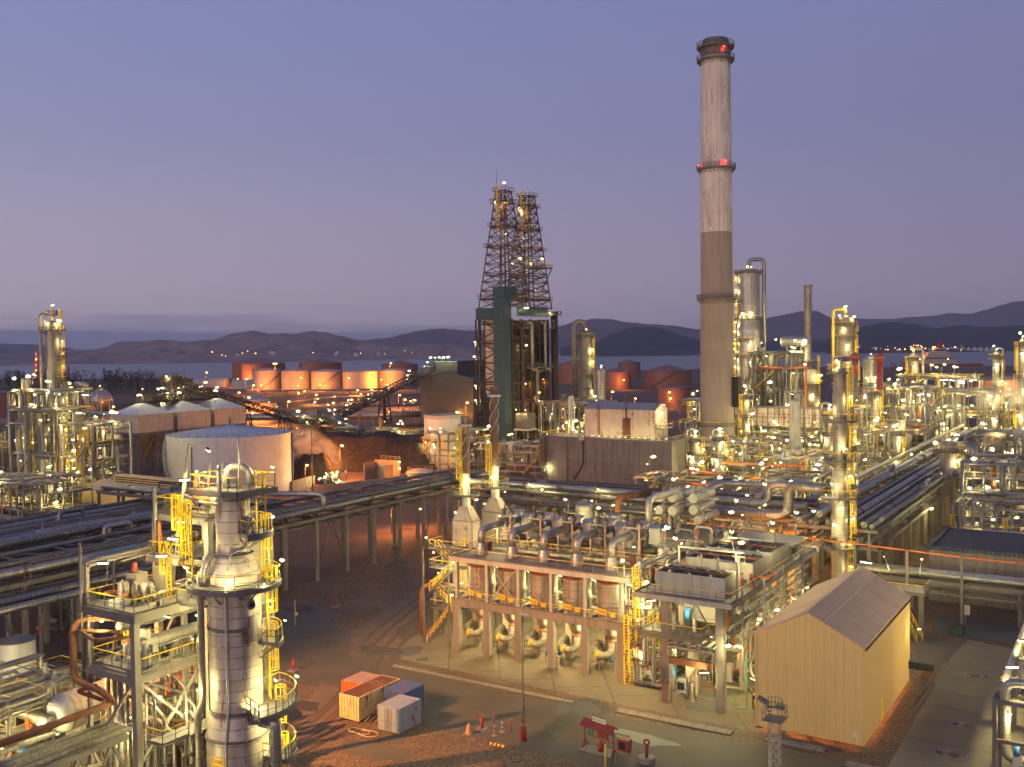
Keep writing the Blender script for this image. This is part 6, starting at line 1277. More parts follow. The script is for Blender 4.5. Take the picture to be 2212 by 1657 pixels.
for i in range(5):
    xc = X0 + PZ * (i + .5); yc = 103.0; n_ = 'D120%d' % (i + 1)
    r = thing('reactor_vessel', 'rust topped reactor vessel with yellow sign reading %s' % n_, 'reactor', xc, yc, 3.6, 'reactors in the concrete frame')
    b = MB(cladold); b.lathe(xc, yc, [(1.62, 6.0), (1.66, 6.6), (1.70, 7.9)], 36); b.lathe(xc, yc, [(1.80, 7.95), (1.80, 8.35)], 36); b.lathe(xc, yc, [(1.68, 8.35), (1.66, 10.55)], 36, False); b.done('shell', r)
    b = MB(rust); b.lathe(xc, yc, [(1.80, 10.55), (1.80, 10.75), (1.55, 10.8), (1.50, 11.2), (1.05, 11.6), (.7, 11.72)], 36); b.done('top_head', r)
    b = MB(clad); b.lathe(xc, yc, [(.5, 3.9), (1.1, 4.5), (1.5, 5.3), (1.6, 6.0)], 32); b.use(rust).lathe(xc, yc, [(.62, 3.6), (.62, 3.9)], 20); b.done('bottom_head', r)
    d = -1
    b = MB(clad); b.tube([(xc, yc, 3.75), (xc, yc, 2.2), (xc + d * .4, yc - 1.4, 2.0), (xc - 2.2, yc - .6, 2.2), (xc - 2.6, yc + 1.6, 2.6)], .42, 14, .9); b.use(signy).cyl((xc - 1.0, yc - 1.19, 2.05), (xc - 1.45, yc - .98, 2.09), .46, n=14); b.done('outlet_pipe', r)
    b = MB(clad2); b.lathe(xc, yc, [(.78, 11.97), (.74, 12.7), (.52, 13.4)], 22); b.tube([(xc, yc, 13.4), (xc, yc, 15.1), (xc + .25, yc + 4.2, 15.2)], .47, 16, 1.3); b.done('inlet_elbow', r)
    a = -pi / 2 + (-.35 + .03 * i); rr_ = 1.69
    b = MB(signy); px_, py_ = xc + rr_ * cos(a), yc + rr_ * sin(a); s_ = Vector((-sin(a), cos(a), 0)); o = Vector((px_, py_, 7.35)) + Vector((cos(a), sin(a), 0)) * .06
    A = [o - s_ * .62 + Vector((0, 0, -.30)), o + s_ * .62 + Vector((0, 0, -.30)), o + s_ * .62 + Vector((0, 0, .30)), o - s_ * .62 + Vector((0, 0, .30))]; b.poly(A); b.poly([p - Vector((cos(a), sin(a), 0)) * .03 for p in reversed(A)]); sg = b.done('sign', r)
    text(sg, n_, o.x, o.y, 7.35, a, .42, inkm)
    a2 = a + .75; b = MB(signy); o = Vector((xc + 1.72 * cos(a2), yc + 1.72 * sin(a2), 7.1)); s_ = Vector((-sin(a2), cos(a2), 0)); b.poly([o - s_ * .3 + Vector((0, 0, -.28)), o + s_ * .3 + Vector((0, 0, -.28)), o + s_ * .3 + Vector((0, 0, .28)), o - s_ * .3 + Vector((0, 0, .28))]); b.done('small_sign', r)
# filter frames with blue canisters under the reactors
for i in range(4):
    x = X0 + 3 + PZ * i + (2 if i == 3 else 0); y = 101.9 + (i % 2) * .7; k = thing('filter_frame', ('blue filter canisters on a rail under the first reactor', 'blue canisters on a rail under the second reactor', 'three blue canisters on a rail under the fourth reactor', 'blue canisters beside the outlet pipe under the fifth reactor')[i], 'filter frame', x, y, 0, 'filter frames under the reactors')
    b = MB(steel); b.beam((x, y, 0), (x, y, 1.5), .08); b.beam((x + 2, y + .3, 0), (x + 2, y + .3, 1.5), .08); b.beam((x, y, 1.3), (x + 2, y + .3, 1.3), .09); b.beam((x, y, .8), (x + 2, y + .3, .8), .07); b.done('rail', k)
    for j in range(3 if i > 1 else 2): u = .3 + j * .75; b = MB(blue); b.cyl((x + u, y - .12 + u * .15, 1.15), (x + u, y - .12 + u * .15, 1.75), .16, n=10); b.use(black).cyl((x + u, y - .12 + u * .15, 1.75), (x + u, y - .12 + u * .15, 1.85), .1, n=8); b.done('canister', k)
# valve deck behind the reactors
t = thing('valve_deck', 'elevated deck of valves, grey cabinets and motors behind the reactors', 'process structure', -59, 112)
b = MB(deckm); b.box(-71.5, -45.6, 106.6, 117, 12.0, 12.2); b.done('deck', t)
b = MB(steel)
for x in (-71, -62.5, -54, -46):
    for y in (107, 112, 116.6): b.beam((x, y, 0), (x, y, 12), .4)
for y in (107, 112, 116.6): b.beam((-71.5, y, 11.8), (-45.6, y, 11.8), .4)
for y in (107, 112): b.beam((-71.5, y, 6), (-45.6, y, 6), .3)
b.done('frame', t)
b = MB(steel); b.rail([(-71.4, 117, 12.2), (-71.4, 106.7, 12.2), (-45.7, 106.7, 12.2), (-45.7, 117, 12.2), (-71.4, 117, 12.2)], 1.1, .05, 1.6); b.done('railing', t)
for i in range(5):
    x = X0 + PZ * (i + .5) + .4
    b = MB(white); [b.beam((x + u, 107.6, 12.2), (x + u, 107.6, 16.1), .16) for u in (-1.0, 1.0)]; b.beam((x - 1.1, 107.6, 16.1), (x + 1.1, 107.6, 16.1), .18); b.done('pipe_portal', t)
    b = MB(steeld); b.cyl((x, 107.2, 15.2), (x + .2, 109.4, 15.2), .62, n=16); b.cyl((x - .1, 107.9, 15.9), (x - .1, 107.9, 17.0), .3, n=10); b.use(clad).cyl((x + .35, 108.4, 15.9), (x + .9, 108.4, 16.6), .4, n=12); b.use(steel); b.cyl((x, 107.9, 17), (x, 107.9, 17.5), .12, n=8); b.done('valve', t)
    b = MB(pipe); b.tube([(x + .2, 109.4, 15.2), (x + .4, 112, 15.0), (x + .4, 112, 12.4)], .45, 12); b.done('pipe', t)
    for u, dy, dz in ((-.2, 111.2, 0), (1.6, 110.4, -.2)):
        b = MB(boxgrey); xx = x + u; b.box(xx - .6, xx + .5, dy, dy + .8, 14.0 + dz, 16.0 + dz); b.use(white); b.poly([(xx - .75, dy - .15, 15.95 + dz), (xx + .65, dy - .15, 15.95 + dz), (xx + .65, dy + .95, 16.25 + dz), (xx - .75, dy + .95, 16.25 + dz)]); b.use(steel); [b.beam((xx + v, dy + .4, 12.2), (xx + v, dy + .4, 14 + dz), .1) for v in (-.4, .35)]; b.done('cabinet', t)
    b = MB(black); b.drum((x + 1.2, 108.3, 13.4), (x + 2.7, 108.6, 13.4), .42, 14); b.use(clad).drum((x + 2.9, 109.8, 13.5), (x + 4.1, 109.5, 13.5), .45, 14); b.done('actuator_drum', t)
    b = MB(orange); b.tube([(x + 1.3, 107.2, 16), (x + 1.3, 107.2, 12.6), (x + 1.7, 107.0, 12.5)], .07, 6); b.done('drain_line', t)
b = MB(white); b.box(-53.4, -51.6, 108.7, 108.8, 13.4, 15.6); b.done('panel', t)
for i, (u, v, z, w) in enumerate(((-70, 106.8, 14.4, 200), (-66, 109.5, 13.2, 160), (-60.5, 106.5, 10.8, 220), (-56, 106.5, 10.8, 220), (-51, 106.5, 10.8, 220), (-66, 106.5, 10.8, 220), (-47, 107, 14.6, 200), (-59, 114, 15.2, 180), (-64.5, 115.5, 15.8, 180), (-52, 115.5, 15.4, 180), (-69, 116.5, 16.6, 180), (-47, 113, 13.6, 180), (-62, 108.5, 6, 260), (-54, 108.5, 6, 260))): lamp(t, u, v, z, w, .9, None, 'warm', pole=1.8 if z > 14 else 0)
clutter(t, -70.5, -47, 107.4, 116, 12.2, 46, 7, (.06, .22), 1.8)
for x in (-70, -49.8):
    k = thing('fire_hose_box', ('red hose box at the left end of the reactor deck', 'red hose box at the right end of the reactor deck')[x > -60], 'hose box', x, 105, 11.95); b = MB(red); b.box(x - .3, x + .3, 104.8, 105.4, 12.0, 13.2); b.done('case', k); b = MB(black); b.box(x - .2, x + .2, 104.77, 104.799, 12.4, 12.9); b.done('window', k)
# yellow access stairs and ladders at both ends
t = thing('access_tower', 'yellow railed stair tower at the left end of the reactor frame', 'stair tower', -75.5, 103)
b = MB(steel); [b.beam((x, y, 0), (x, y, 12.4), .2) for x in (-77.6, -73.6) for y in (101.2, 105.4)]; b.done('frame', t)
for z in (4.2, 6.6, 9.4, 12.0): b = MB(grate); b.box(-77.8, -73.3, 102.6 + (z % 2), 105.6, z - .15, z); b.rail([(-77.7, 105.5, z), (-77.7, 102.7, z), (-73.5, 102.7, z)], 1.1, .06, 1.4); b.done('landing', t)
for (p, q_) in (((-77.2, 101.6, 0), (-73.9, 101.9, 4.2)), ((-73.9, 103, 4.2), (-77.0, 103, 6.6)), ((-77, 102, 6.6), (-74, 102, 9.4)), ((-74, 103.4, 9.4), (-77, 103.4, 12))): b = MB(steel); b.stair(p, q_, .8, .06); b.done('stair', t)
b = MB(yellow); b.ladder(-74.2, 106, 4, 13, pi, .06); b.done('ladder', t)
for u, v, z in ((-78, 102.5, 13.2), (-76, 102.3, 8.9), (-74.5, 103, 6.0), (-78, 104, 11), (-75, 105.5, 3.4)): lamp(t, u, v, z, 220, .95, None, 'warm')
b = MB(rust); b.tube([(-79, 102.6, .5), (-79, 102.6, 6.6), (-76, 104.5, 8)], .3, 10); b.use(clad).tube([(-77.8, 104, .4), (-77.8, 104, 6.6), (-75, 104.6, 7)], .3, 10); b.done('pipe', t)
t = thing('ladder_tower', 'tall yellow caged ladders at the right end of the reactor frame', 'ladder', -47.9, 100.2)
b = MB(yellow); b.ladder(-48.1, 99.6, 0, 7.8, -pi / 2, .09, .55, False); b.ladder(-47.2, 100.6, 6.6, 13.2, -pi / 2, .08); b.done('ladder', t); b = MB(grate); b.box(-48.8, -46.3, 99.9, 102.4, 6.4, 6.55); b.rail([(-48.7, 100, 6.55), (-46.4, 100, 6.55), (-46.4, 102.4, 6.55)], 1.1, .06, 1.2); b.done('landing', t)
lamp(t, -46.4, 100, 9.2, 260, .9); lamp(t, -46.6, 100.2, 3.6, 260, .9); lamp(t, -48.3, 99.2, 13.9, 200, 1)
unit('yellow railed landings and pipes between the reactors and the air coolers', -48.4, -44.6, 101, 112, (3.6, 7.2, 10.6), 81, lamps=10, watt=230, s=.9, T=.06, npipe=22, nves=3, pr=(.08, .26), bay=3.6, lads=5, postm=white, lit_in=8, nsmall=14)
# fired heaters with rusty stacks
mat('heater_casing', (.42, .33, .28), .65, 0, (.33, .255, .215), seam=(1.3, 1.6, .025), seamdark=.7, rust=.13); mat('heater_stack', (.15, .08, .055), .75, .1, (.09, .045, .032), rust=.25, rustcol=(.30, .22, .17))
mat('stack_base', (.52, .50, .47), .6, .1, rust=.12)
for i, (x, y, ztop, lb) in enumerate(((-79.0, 113.0, 28.4, 'shorter rusty heater stack on a pyramid hood, left of its twin'), (-78.2, 119.2, 32.2, 'taller heater stack with spiral fins and rusty top'))):
    t = thing('heater_stack', lb, 'heater stack', x, y, 0, 'pair of fired heaters'); h = 1.65; hy = 1.0; zb = 13.9 + i * .4; zp = zb + 1.95
    b = MB(MATS['heater_casing']); b.box(x - h, x + h, y - hy, y + hy, 4, zb); b.done('casing', t)
    b = MB(MATS['heater_casing']); A = [(x + u * h, y + v * hy, zb + .01) for u, v in ((-1, -1), (1, -1), (1, 1), (-1, 1))]; B = [(x + u * .62, y + v * .62, zp) for u, v in ((-1, -1), (1, -1), (1, 1), (-1, 1))]
    for k in range(4): b.poly([A[k], A[(k + 1) % 4], B[(k + 1) % 4], B[k]])
    b.poly(B); hd_ = b.done('hood', t)
    b = MB(framegrey); [b.beam(A[k], B[k], .12) for k in range(4)]; [b.beam(A[k], A[(k + 1) % 4], .2, .16) for k in range(4)]; [b.beam((x + u * h, y + v * hy, 4), (x + u * h, y + v * hy, zb), .16) for u in (-1, 1) for v in (-1, 1)]; sub_of(b.done('corner_angle', t), hd_)
    b = MB(MATS['stack_base']); b.lathe(x, y, [(.62, zp - .1), (.58, zp + 4.6)], 20); b.use(MATS['heater_stack']); b.lathe(x, y, [(.58, zp + 4.6), (.56, ztop)], 20); b.done('stack', t)
    b = MB(MATS['stack_base'])
    for s_ in range(3):
        P = [Vector((x + .62 * cos(s_ * 2.09 + k * .35), y + .62 * sin(s_ * 2.09 + k * .35), ztop - 6.5 + k * .35)) for k in range(16)]
        for p, q_ in zip(P, P[1:]): b.beam(p, q_, .16, .05)
    b.ring(x, y, .56, .95, ztop - 1.4, ztop - 1.1, n=20); b.done('spiral_fin', t)
    b = MB(grate); b.ring(x, y, .5, 2.0, zp + 1.5, zp + 1.65, n=20); b.done('platform', t); b = MB(steel); b.arcrail(x, y, 1.95, zp + 1.65, 0, 2 * pi, 1.1, .06, 16); b.done('railing', t)
    f = face(x, y); b = MB(yellow); b.ladder(x + .8 * cos(f - .9), y + .8 * sin(f - .9), zp + 1.7, ztop - 1.4 if i == 0 else zp + 8, f - .9, .07); b.done('ladder', t)
    for da, z, w in ((-.3, zp + 3.0, 130), (1.3, zp + .8, 60), (-1.6, zp - 1.0, 60), (.2, zp + 3.8, 110)): lamp(t, x + 1.5 * cos(f + da), y + 1.5 * sin(f + da), z, w, .9)
    b = MB(steel); [b.beam((x + u * h, y + v * h, 0), (x + u * h, y + v * h, 4), .3) for u in (-1, 1) for v in (-1, 1)]; b.done('leg', t)
# exchanger stack
t = thing('exchanger_deck', 'grey deck carrying the stacked silver exchangers', 'process structure', -54, 134)
b = MB(deckm); b.box(-63, -45, 123.5, 147, 9.3, 9.55); b.done('deck', t); b = MB(steel); b.rail([(-63, 147, 9.55), (-63, 123.6, 9.55), (-45, 123.6, 9.55), (-45, 147, 9.55)], 1.1, .06, 1.8); b.done('railing', t)
b = MB(steel); [b.beam((x, y, 0), (x, y, 9.3), .45) for x in (-62.5, -54, -45.5) for y in (124, 131.5, 139, 146.5)]; [b.beam((-63, y, 9.1), (-45, y, 9.1), .4) for y in (123.7, 131.5, 139)]; b.done('frame', t)
for i in range(5): x = -56 + i * 2; b = MB(clad); b.tube([(x, 124.6, 11), (x, 123.1, 11), (x, 123.1, 8.6), (x + .8, 122.4, 8.4)], .16, 8); b.done('pipe', t)
b = MB(rust); b.tube([(-66, 134, 6), (-66, 134, 15.2), (-63.4, 140, 15.2)], .55, 14); b.done('rusty_riser', t)
b = MB(clad2); b.tube([(-59.5, 131, 9.6), (-59.5, 131, 15.8), (-59, 138, 15.8)], .5, 14); b.done('silver_riser', t)
b = MB(yellow); b.ladder(-46.2, 123, 4, 10.6, -pi / 2, .07); b.done('ladder', t)
b = MB(red); b.box(-47.6, -47, 125, 125.6, 9.56, 10.8); b.done('hose_box', t)
for u, v, z in ((-57, 133, 16.6), (-56, 134, 16.8), (-47.5, 132, 14.4), (-45.4, 129, 13), (-62, 124, 11.8), (-45, 136, 13), (-60, 123.2, 8.2), (-52, 123.2, 8.2), (-46.5, 123.2, 8.2), (-63.5, 128, 13), (-50, 146, 13), (-47, 146, 15), (-55, 128, 5), (-50, 126, 5)): lamp(t, u, v, z, 190, 1.0, None, 'warm', pole=2 if z > 12 else 0)
clutter(t, -62, -46, 124.5, 132, 9.55, 34, 5); clutter(t, -62, -46, 133, 146, 9.55, 26, 6, (.1, .3), 2.2)
for k, (px, py, r, lb) in enumerate(((1423, 1074, .68, 'upper silver exchanger at the left of the stack'), (1452, 1075, .74, 'upper silver exchanger in the middle of the stack'), (1497, 1077, .72, 'upper silver exchanger at the right of the stack'), (1423, 1102, .66, 'lower silver exchanger at the left of the stack'), (1452, 1104, .72, 'lower silver exchanger in the middle of the stack'), (1497, 1102, .72, 'middle silver exchanger at the right, under the top one'), (1507, 1124, .70, 'lowest silver exchanger at the right of the stack'))):
    x, y, z = gd(px, 149.0, py); L = 7.5; e = thing('heat_exchanger', lb, 'heat exchanger', x, y, z - r, 'silver exchangers stacked on the deck')
    b = MB(clad2); b.cyl((x, y, z), (x, y + L, z), r, n=24); b.done('shell', e); b = MB(clad2); b.cyl((x, y + .9, z), (x, y + 1.3, z), r * 1.12, n=24); b.cyl((x, y + 2.6, z), (x, y + 2.9, z), r * 1.12, n=24); b.done('flange', e)
    b = MB(white); b.cyl((x, y - .06, z), (x, y - .005, z), r * .98, n=24); b.done('end_cover', e); b = MB(clad); b.tube([(x, y + 1.9, z + r * .7), (x, y + 1.9, z + r + .5), (x + .6, y + 3.5, z + r + .5)], .25, 10); b.done('nozzle', e)
    if py > 1095: [MB(steel).cbox(x, y + v, z - r - .7, 1, .4, .75).done('saddle', e) for v in (2, 5.5)]
unit('pumps and small vessels left of the exchanger stack', -72, -64, 122, 136, (5, 9), 83, lamps=14, watt=200, s=.95, T=.07, npipe=30, nves=6, pr=(.1, .32), bay=4, mats=(clad2, pipe, white), nsmall=16, lit_in=6)
unit('low dark pump rows under and behind the crossing pipe rack', -110, -72, 166, 176, (3, 5.5), 85, lamps=12, watt=200, s=1.0, T=.08, npipe=26, nves=6, postm=steeld, mats=(steeld, cladold, steel), deckp=.3, nsmall=20, lit_in=6)
unit('dark piping between the concrete block and the coker foot', -170, -146, 250, 268, (4, 7), 86, lamps=10, watt=260, s=1.2, T=.1, npipe=26, nves=4, postm=steeld, mats=(steeld, cladold, steel), deckp=.3)
t = thing('pitched_shed', 'brown roofed low shed behind the crossing pipe rack', 'shed', -52, 176); gable(t, -60, -46, 171, 181, 5.5, 9, beige, beigeroof, 'x', .4); lamp(t, -54, 170.4, 5, 1200, 1, 0, 'sod'); lamp(t, -49, 170.4, 5, 900, 1, 0, 'sod')
t = thing('corrugated_shed', 'small yellow corrugated shed with a flaring orange lamp under the pipe rack', 'shed', -49, 149); b = MB(beige); b.box(-53, -43.5, 148.5, 153, 0, 5.2); b.done('wall', t); b = MB(roofgrey); b.box(-53.3, -43.2, 148.2, 153.2, 5.203, 5.35); b.done('roof', t); lamp(t, -49.5, 147.6, 6.3, 1700, 1.3, 0, 'sod')
# ================================================================ air cooler structure
FX0, FX1 = -44.3, -35.2
t = thing('cooler_structure', 'multi level concrete and steel structure under the air coolers', 'process structure', -39.7, 110)
rows_ = (97.2, 104.5, 111.5, 118.5, 125)
for y in rows_:
    for x in (-42.2, -36.2): b = MB(concdark); b.box(x - .42, x + .42, y - .42, y + .42, 0, 11.1); b.done('column', t)
    b = MB(steel); b.box(FX0, FX1, y - .2, y + .2, 11.103, 11.4); b.done('crossbeam', t); b = MB(rust if y < 98 else steel); b.box(-41.75, -36.65, y - .25, y + .25, 4.2, 4.9); b.done('lower_beam', t)
    b = MB(steel); b.box(-41.75, -36.65, y - .2, y + .2, 5.8, 6.2); b.done('middle_beam', t)
b = MB(deckm); b.box(FX0 - 1.2, FX1 + .6, 96.0, 128, 11.403, 11.6); b.use(white).box(FX0 - 1.25, FX1 + .65, 95.9, 95.997, 11.1, 11.62); b.use(steel).box(FX1 + .603, FX1 + .7, 96, 128, 11.1, 11.62); b.done('top_deck', t)
b = MB(steel); b.rail([(FX0 - 1.1, 101.8, 11.6), (FX0 - 1.1, 96.1, 11.6), (FX1 + .5, 96.1, 11.6), (FX1 + .5, 128, 11.6)], 1.1, .05, 1.5); b.done('top_railing', t)
b = MB(grate); b.box(FX0 - .6, FX1 - 2.6, 96.2, 103, 7.35, 7.5); b.box(FX1 - 3.6, FX1 - .4, 98.5, 116, 7.352, 7.502); b.box(FX0, FX1 - 3.601, 103.001, 116, 7.354, 7.504); b.use(steel).box(FX0 - .65, FX1 - 2.6, 96.1, 96.197, 7.0, 7.52); b.done('middle_deck', t)
b = MB(steel); b.rail([(FX0 - .5, 102, 7.5), (FX0 - .5, 96.3, 7.5), (FX1 - 2.7, 96.3, 7.5), (FX1 - 2.7, 98.4, 7.5), (FX1 - .5, 98.6, 7.5), (FX1 - .5, 116, 7.5)], 1.1, .045, 1.3); b.done('middle_railing', t)
b = MB(steel); b.beam((-38.6, 96.4, 11.2), (-40, 96.4, 7.6), .12); b.beam((-38.6, 96.4, 11.2), (-36.5, 96.4, 7.6), .12); b.beam((-41.3, 97, 11), (-42, 97, 8), .1); b.done('brace', t)
b = MB(clad2); b.box(-41.2, -37, 99.6, 103, 8.4, 11.1); b.done('plenum', t)
b = MB(blue); b.cyl((-40.4, 98.6, 8.6), (-40.4, 98.6, 10.0), .42, n=12); b.done('motor', t)
for i in range(10): x = -41.6 + i * .56; b = MB((pipe, clad, steel, green, clad2, rust)[i % 6]); b.cyl((x, 95.7 + (i % 3) * .4, 6.55 + (i % 2) * .3), (x, 124, 6.55 + (i % 2) * .3), .09 + .05 * (i % 3), n=8); b.done('pipe_run', t)
for i, (x0, z) in enumerate(((-35.6, 8.6), (-35.2, 6.6), (-34.9, 5.6), (-34.6, 4.6), (-35.3, 9.8), (-34.8, 3.4))): b = MB((pipe, steel, rust, clad, white, steel)[i]); b.cyl((x0, 97.6 + i * .6, z), (x0, 126, z), .16, n=8); b.done('side_pipe', t)
for i, y in enumerate((99, 101.5, 104, 106, 108.5, 110.5, 113, 116, 118, 120.5, 123)): b = MB((steel, clad, orange, white, pipe)[i % 5]); b.tube([(-34.5, y, 12.4 if i % 3 == 0 else 9), (-34.5, y, 3.2), (-33.6, y + .5, 1.6), (-33.6, y + .5, .1)], .1 + .05 * (i % 2), 8); b.done('riser', t)
b = MB(orange); b.tube([(-35.0, 105, 12.6), (-33.8, 105, 12.6), (-33.8, 108.6, 12.4), (-35, 108.6, 12.4)], .12, 8); b.done('orange_loop', t)
b = MB(steel); [b.rail([(-34.2, 99, z), (-34.2, 126, z)], 1.0, .05, 1.8, top=steel) for z in (8, 4.5)]; b.done('side_rail', t)
b = MB(clad); b.tube([(-41.7, 96.3, 5.2), (-41.7, 96.3, 6.3), (-36.6, 96.2, 6.3), (-36.6, 96.2, 3)], .14, 8); b.done('front_pipe', t)
b = MB(white); b.box(-41.0, -39.6, 99.4, 100.2, .4, 4.0); b.done('lit_panel', t); b = MB(boxgrey); b.box(-41.5, -40.4, 98.0, 98.7, .9, 2.3); b.use(dark).box(-41.35, -40.55, 97.97, 97.999, 1.2, 2.0); b.done('control_box', t)
for i in range(4): b = MB((clad, white, steel, rust)[i]); b.tube([(-40.6 + i * .35, 98.4, .2), (-40.6 + i * .35, 98.4, 2.4 + i * .3), (-39.4, 99, 3 + i * .3)], .09, 8); b.done('pump_pipe', t)
for k, (u, v, z, w, kd) in enumerate(((-40.2, 97.4, 11.0, 420, 'tube'), (-38.4, 98, 11.0, 420, 'tube'), (-43.8, 96.8, 10.6, 300, 'tube'), (-40.6, 98.8, 4.0, 380, 'tube'), (-37.8, 96.6, 3.9, 420, 'tube'), (-39.5, 104, 5.4, 420, 'tube'), (-39.5, 112, 5.4, 420, 'tube'), (-39.5, 119, 5.4, 380, 'tube'), (-34.6, 98.2, 6.6, 200, 'warm'), (-34, 103, 8.4, 220, 'warm'), (-34, 109, 8, 220, 'warm'), (-34, 115, 8, 220, 'warm'), (-34, 121, 8, 220, 'warm'), (-33.6, 100, 2.9, 260, 'tube'), (-33.6, 107, 4.5, 240, 'warm'), (-33.6, 113, 4, 240, 'warm'), (-33.6, 119, 4, 240, 'warm'), (-36, 97.5, 8.6, 150, 'warm'), (-40, 108, 10.8, 320, 'tube'), (-40, 116, 10.8, 320, 'tube'), (-43.6, 99.5, 7, 260, 'warm'), (-43.8, 101, 3.2, 280, 'tube'), (-35, 96, 7.2, 180, 'warm'))): lamp(t, u, v, z, w, .85, PHI + (.2 if k % 2 else 1.4), kd)
for u, v, z in ((-35.3, 100.5, 14.6), (-35.2, 112, 14.8), (-35.3, 122, 14.8), (-44.6, 103, 15), (-37, 104, 15.2), (-43, 118, 14.6), (-40, 126, 14.6), (-35.2, 127, 14)): lamp(t, u, v, z, 200, .95, None, 'warm', pole=2.6)
clutter(t, -44, -36, 97.5, 103, 7.5, 10, 3, (.05, .14), 1.6); clutter(t, -44, -36, 98, 124, 0, 40, 4, (.06, .2), 2.4); clutter(t, -44, -36, 104, 115, 7.5, 16, 8, (.06, .2), 1.8); clutter(t, -43.5, -36, 119.5, 127.5, 11.6, 12, 9, (.06, .16), 1.2)
def cooler(label, x0, x1, y0, y1, z0, z1, nx, ny):
    c = thing('air_cooler', label, 'air cooler', (x0 + x1) / 2, (y0 + y1) / 2, z0, 'air coolers on the roof deck'); w = .14
    b = MB(white); b.box(x0, x1, y0, y0 + w, z0, z1); b.box(x0, x1, y1 - w, y1, z0, z1); b.done('front_panel', c)
    b = MB(framegrey); b.box(x0, x0 + w, y0 + w + .003, y1 - w - .003, z0, z1); b.box(x1 - w, x1, y0 + w + .003, y1 - w - .003, z0, z1); b.done('side_panel', c)
    b = MB(black); b.box(x0 + w + .003, x1 - w - .003, y0 + w + .003, y1 - w - .003, z0 + .3, z1 - .22); b.done('tube_bundle', c)
    b = MB(steel)
    for i in range(1, nx): x = x0 + (x1 - x0) * i / nx; b.beam((x, y0 + .1, z1 - .1), (x, y1 - .1, z1 - .1), .12)
    for j in range(1, ny): y = y0 + (y1 - y0) * j / ny; b.use(rust if j % 2 else steel); b.beam((x0 + .1, y, z1 - .04), (x1 - .1, y, z1 - .04), .22)
    b.done('frame_bar', c); b = MB(boxgrey)
    for i in range(3): x = x0 + (x1 - x0) * (.2 + .3 * i); b.box(x - .12, x + .12, y0 - .02, y0 + .06, z1 - .05, z1 + .22)
    b.done('lifting_lug', c); return c
cooler('nearest air cooler tray with white front and black top', -43.4, -35.7, 97.1, 101.2, 11.603, 13.9, 5, 2)
cooler('second air cooler tray behind the manifold of orange valves', -43.6, -35.7, 105.8, 111.2, 11.603, 13.8, 5, 2)
cooler('third air cooler tray partly roofed with grating', -43.6, -35.7, 112.2, 119.4, 11.603, 13.8, 5, 2)
b = MB(grate); b.box(-43.6, -35.7, 120, 127, 13.0, 13.2); [b.beam((x, y, 11.6), (x, y, 13), .15) for x in (-43.4, -35.9) for y in (120.3, 126.7)]; gt = b.done('grating_roof', label='flat grating roof behind the third air cooler', cat='roof')
t = thing('valve_manifold', 'row of orange valves and gauges between the first two air coolers', 'valve manifold', -39.6, 103.4, 11.6); q = random.Random(4)
for i in range(16): x = -43 + i * .46; b = MB(orange if 4 < i < 13 or i == 15 else steel); h = q.uniform(.5, 1.1); b.cyl((x, 103.4, 11.6), (x, 103.4, 12.1 + h), .09, n=8); b.cyl((x - .2, 103.3, 12.2 + h * .3), (x + .2, 103.3, 12.2 + h * .3), .16, n=8); b.use(steel); b.ring(x, 103.4, .12, .22, 12.1 + h, 12.14 + h, n=10); b.done('valve', t)
b = MB(pipe); b.cyl((-43.4, 103.6, 11.95), (-35.8, 103.6, 11.95), .15, n=10); b.cyl((-43.4, 104.2, 12.2), (-35.8, 104.2, 12.2), .12, n=10); b.done('header', t)
t = thing('lifting_gantry', 'white beam gantry standing over the valve manifold', 'gantry', -40, 104.6, 11.6); b = MB(white); [b.beam((x, y, 11.6), (x, y, 15.2), .22) for x, y in ((-43.9, 104.8), (-40.0, 101.6), (-37.2, 104.8), (-35.9, 101.9))]; b.beam((-43.9, 104.8, 15.1), (-36.4, 104.8, 15.1), .22); b.beam((-36.6, 101.9, 15.3), (-35.2, 101.9, 15.3), .2); b.done('frame', t)
t = thing('goose_neck_pipe', 'pale goose neck pipe at the corner of the nearest air cooler', 'pipe', -36.2, 99, 11.6); b = MB(white); b.tube([(-37.4, 99.6, 13.9), (-37.4, 99.6, 15.2), (-35.2, 99.3, 15.2), (-34.9, 98.6, 10.4)], .13, 10); b.done('run', t)
t = thing('hose_box', 'tall red hose box on the walkway beside the second air cooler', 'hose box', -35.2, 104.2, 11.6); b = MB(red); b.box(-35.35, -34.85, 103.6, 104.1, 11.61, 13.1); b.done('case', t); b = MB(black); b.box(-35.3, -34.9, 103.57, 103.599, 12.2, 12.8); b.done('window', t)
t = thing('column_guard', 'brick red barred box around the foot of the cooler structure column', 'guard', -42.2, 96.5); b = MB(rust); [b.beam((-42.7 + .17 * i, 96.35, .05), (-42.7 + .17 * i, 96.35, 1.9), .04) for i in range(7)]; b.box(-42.8, -41.6, 96.1, 96.7, 2.2, 2.3); b.done('bars', t)
t = thing('hose_reel_rack', 'red hose reels with hanging hoses under the cooler structure', 'hose rack', -38.5, 106.5)
for u in (-.5, .9): b = MB(red); b.cyl((-38.5 + u, 106.3, 1.2), (-38.5 + u, 106.5, 1.2), .42, n=16); b.done('reel', t)
b = MB(black); [b.tube([(-38.2 + .15 * i, 106.2, 1.4), (-38.1 + .15 * i, 106.0, .3), (-37.8 + .12 * i, 106.1, 1.3)], .04, 6) for i in range(5)]; b.done('hose', t); b = MB(red); b.beam((-38.5, 106.5, 0), (-38.5, 106.5, 1.2), .08); b.done('stand', t)
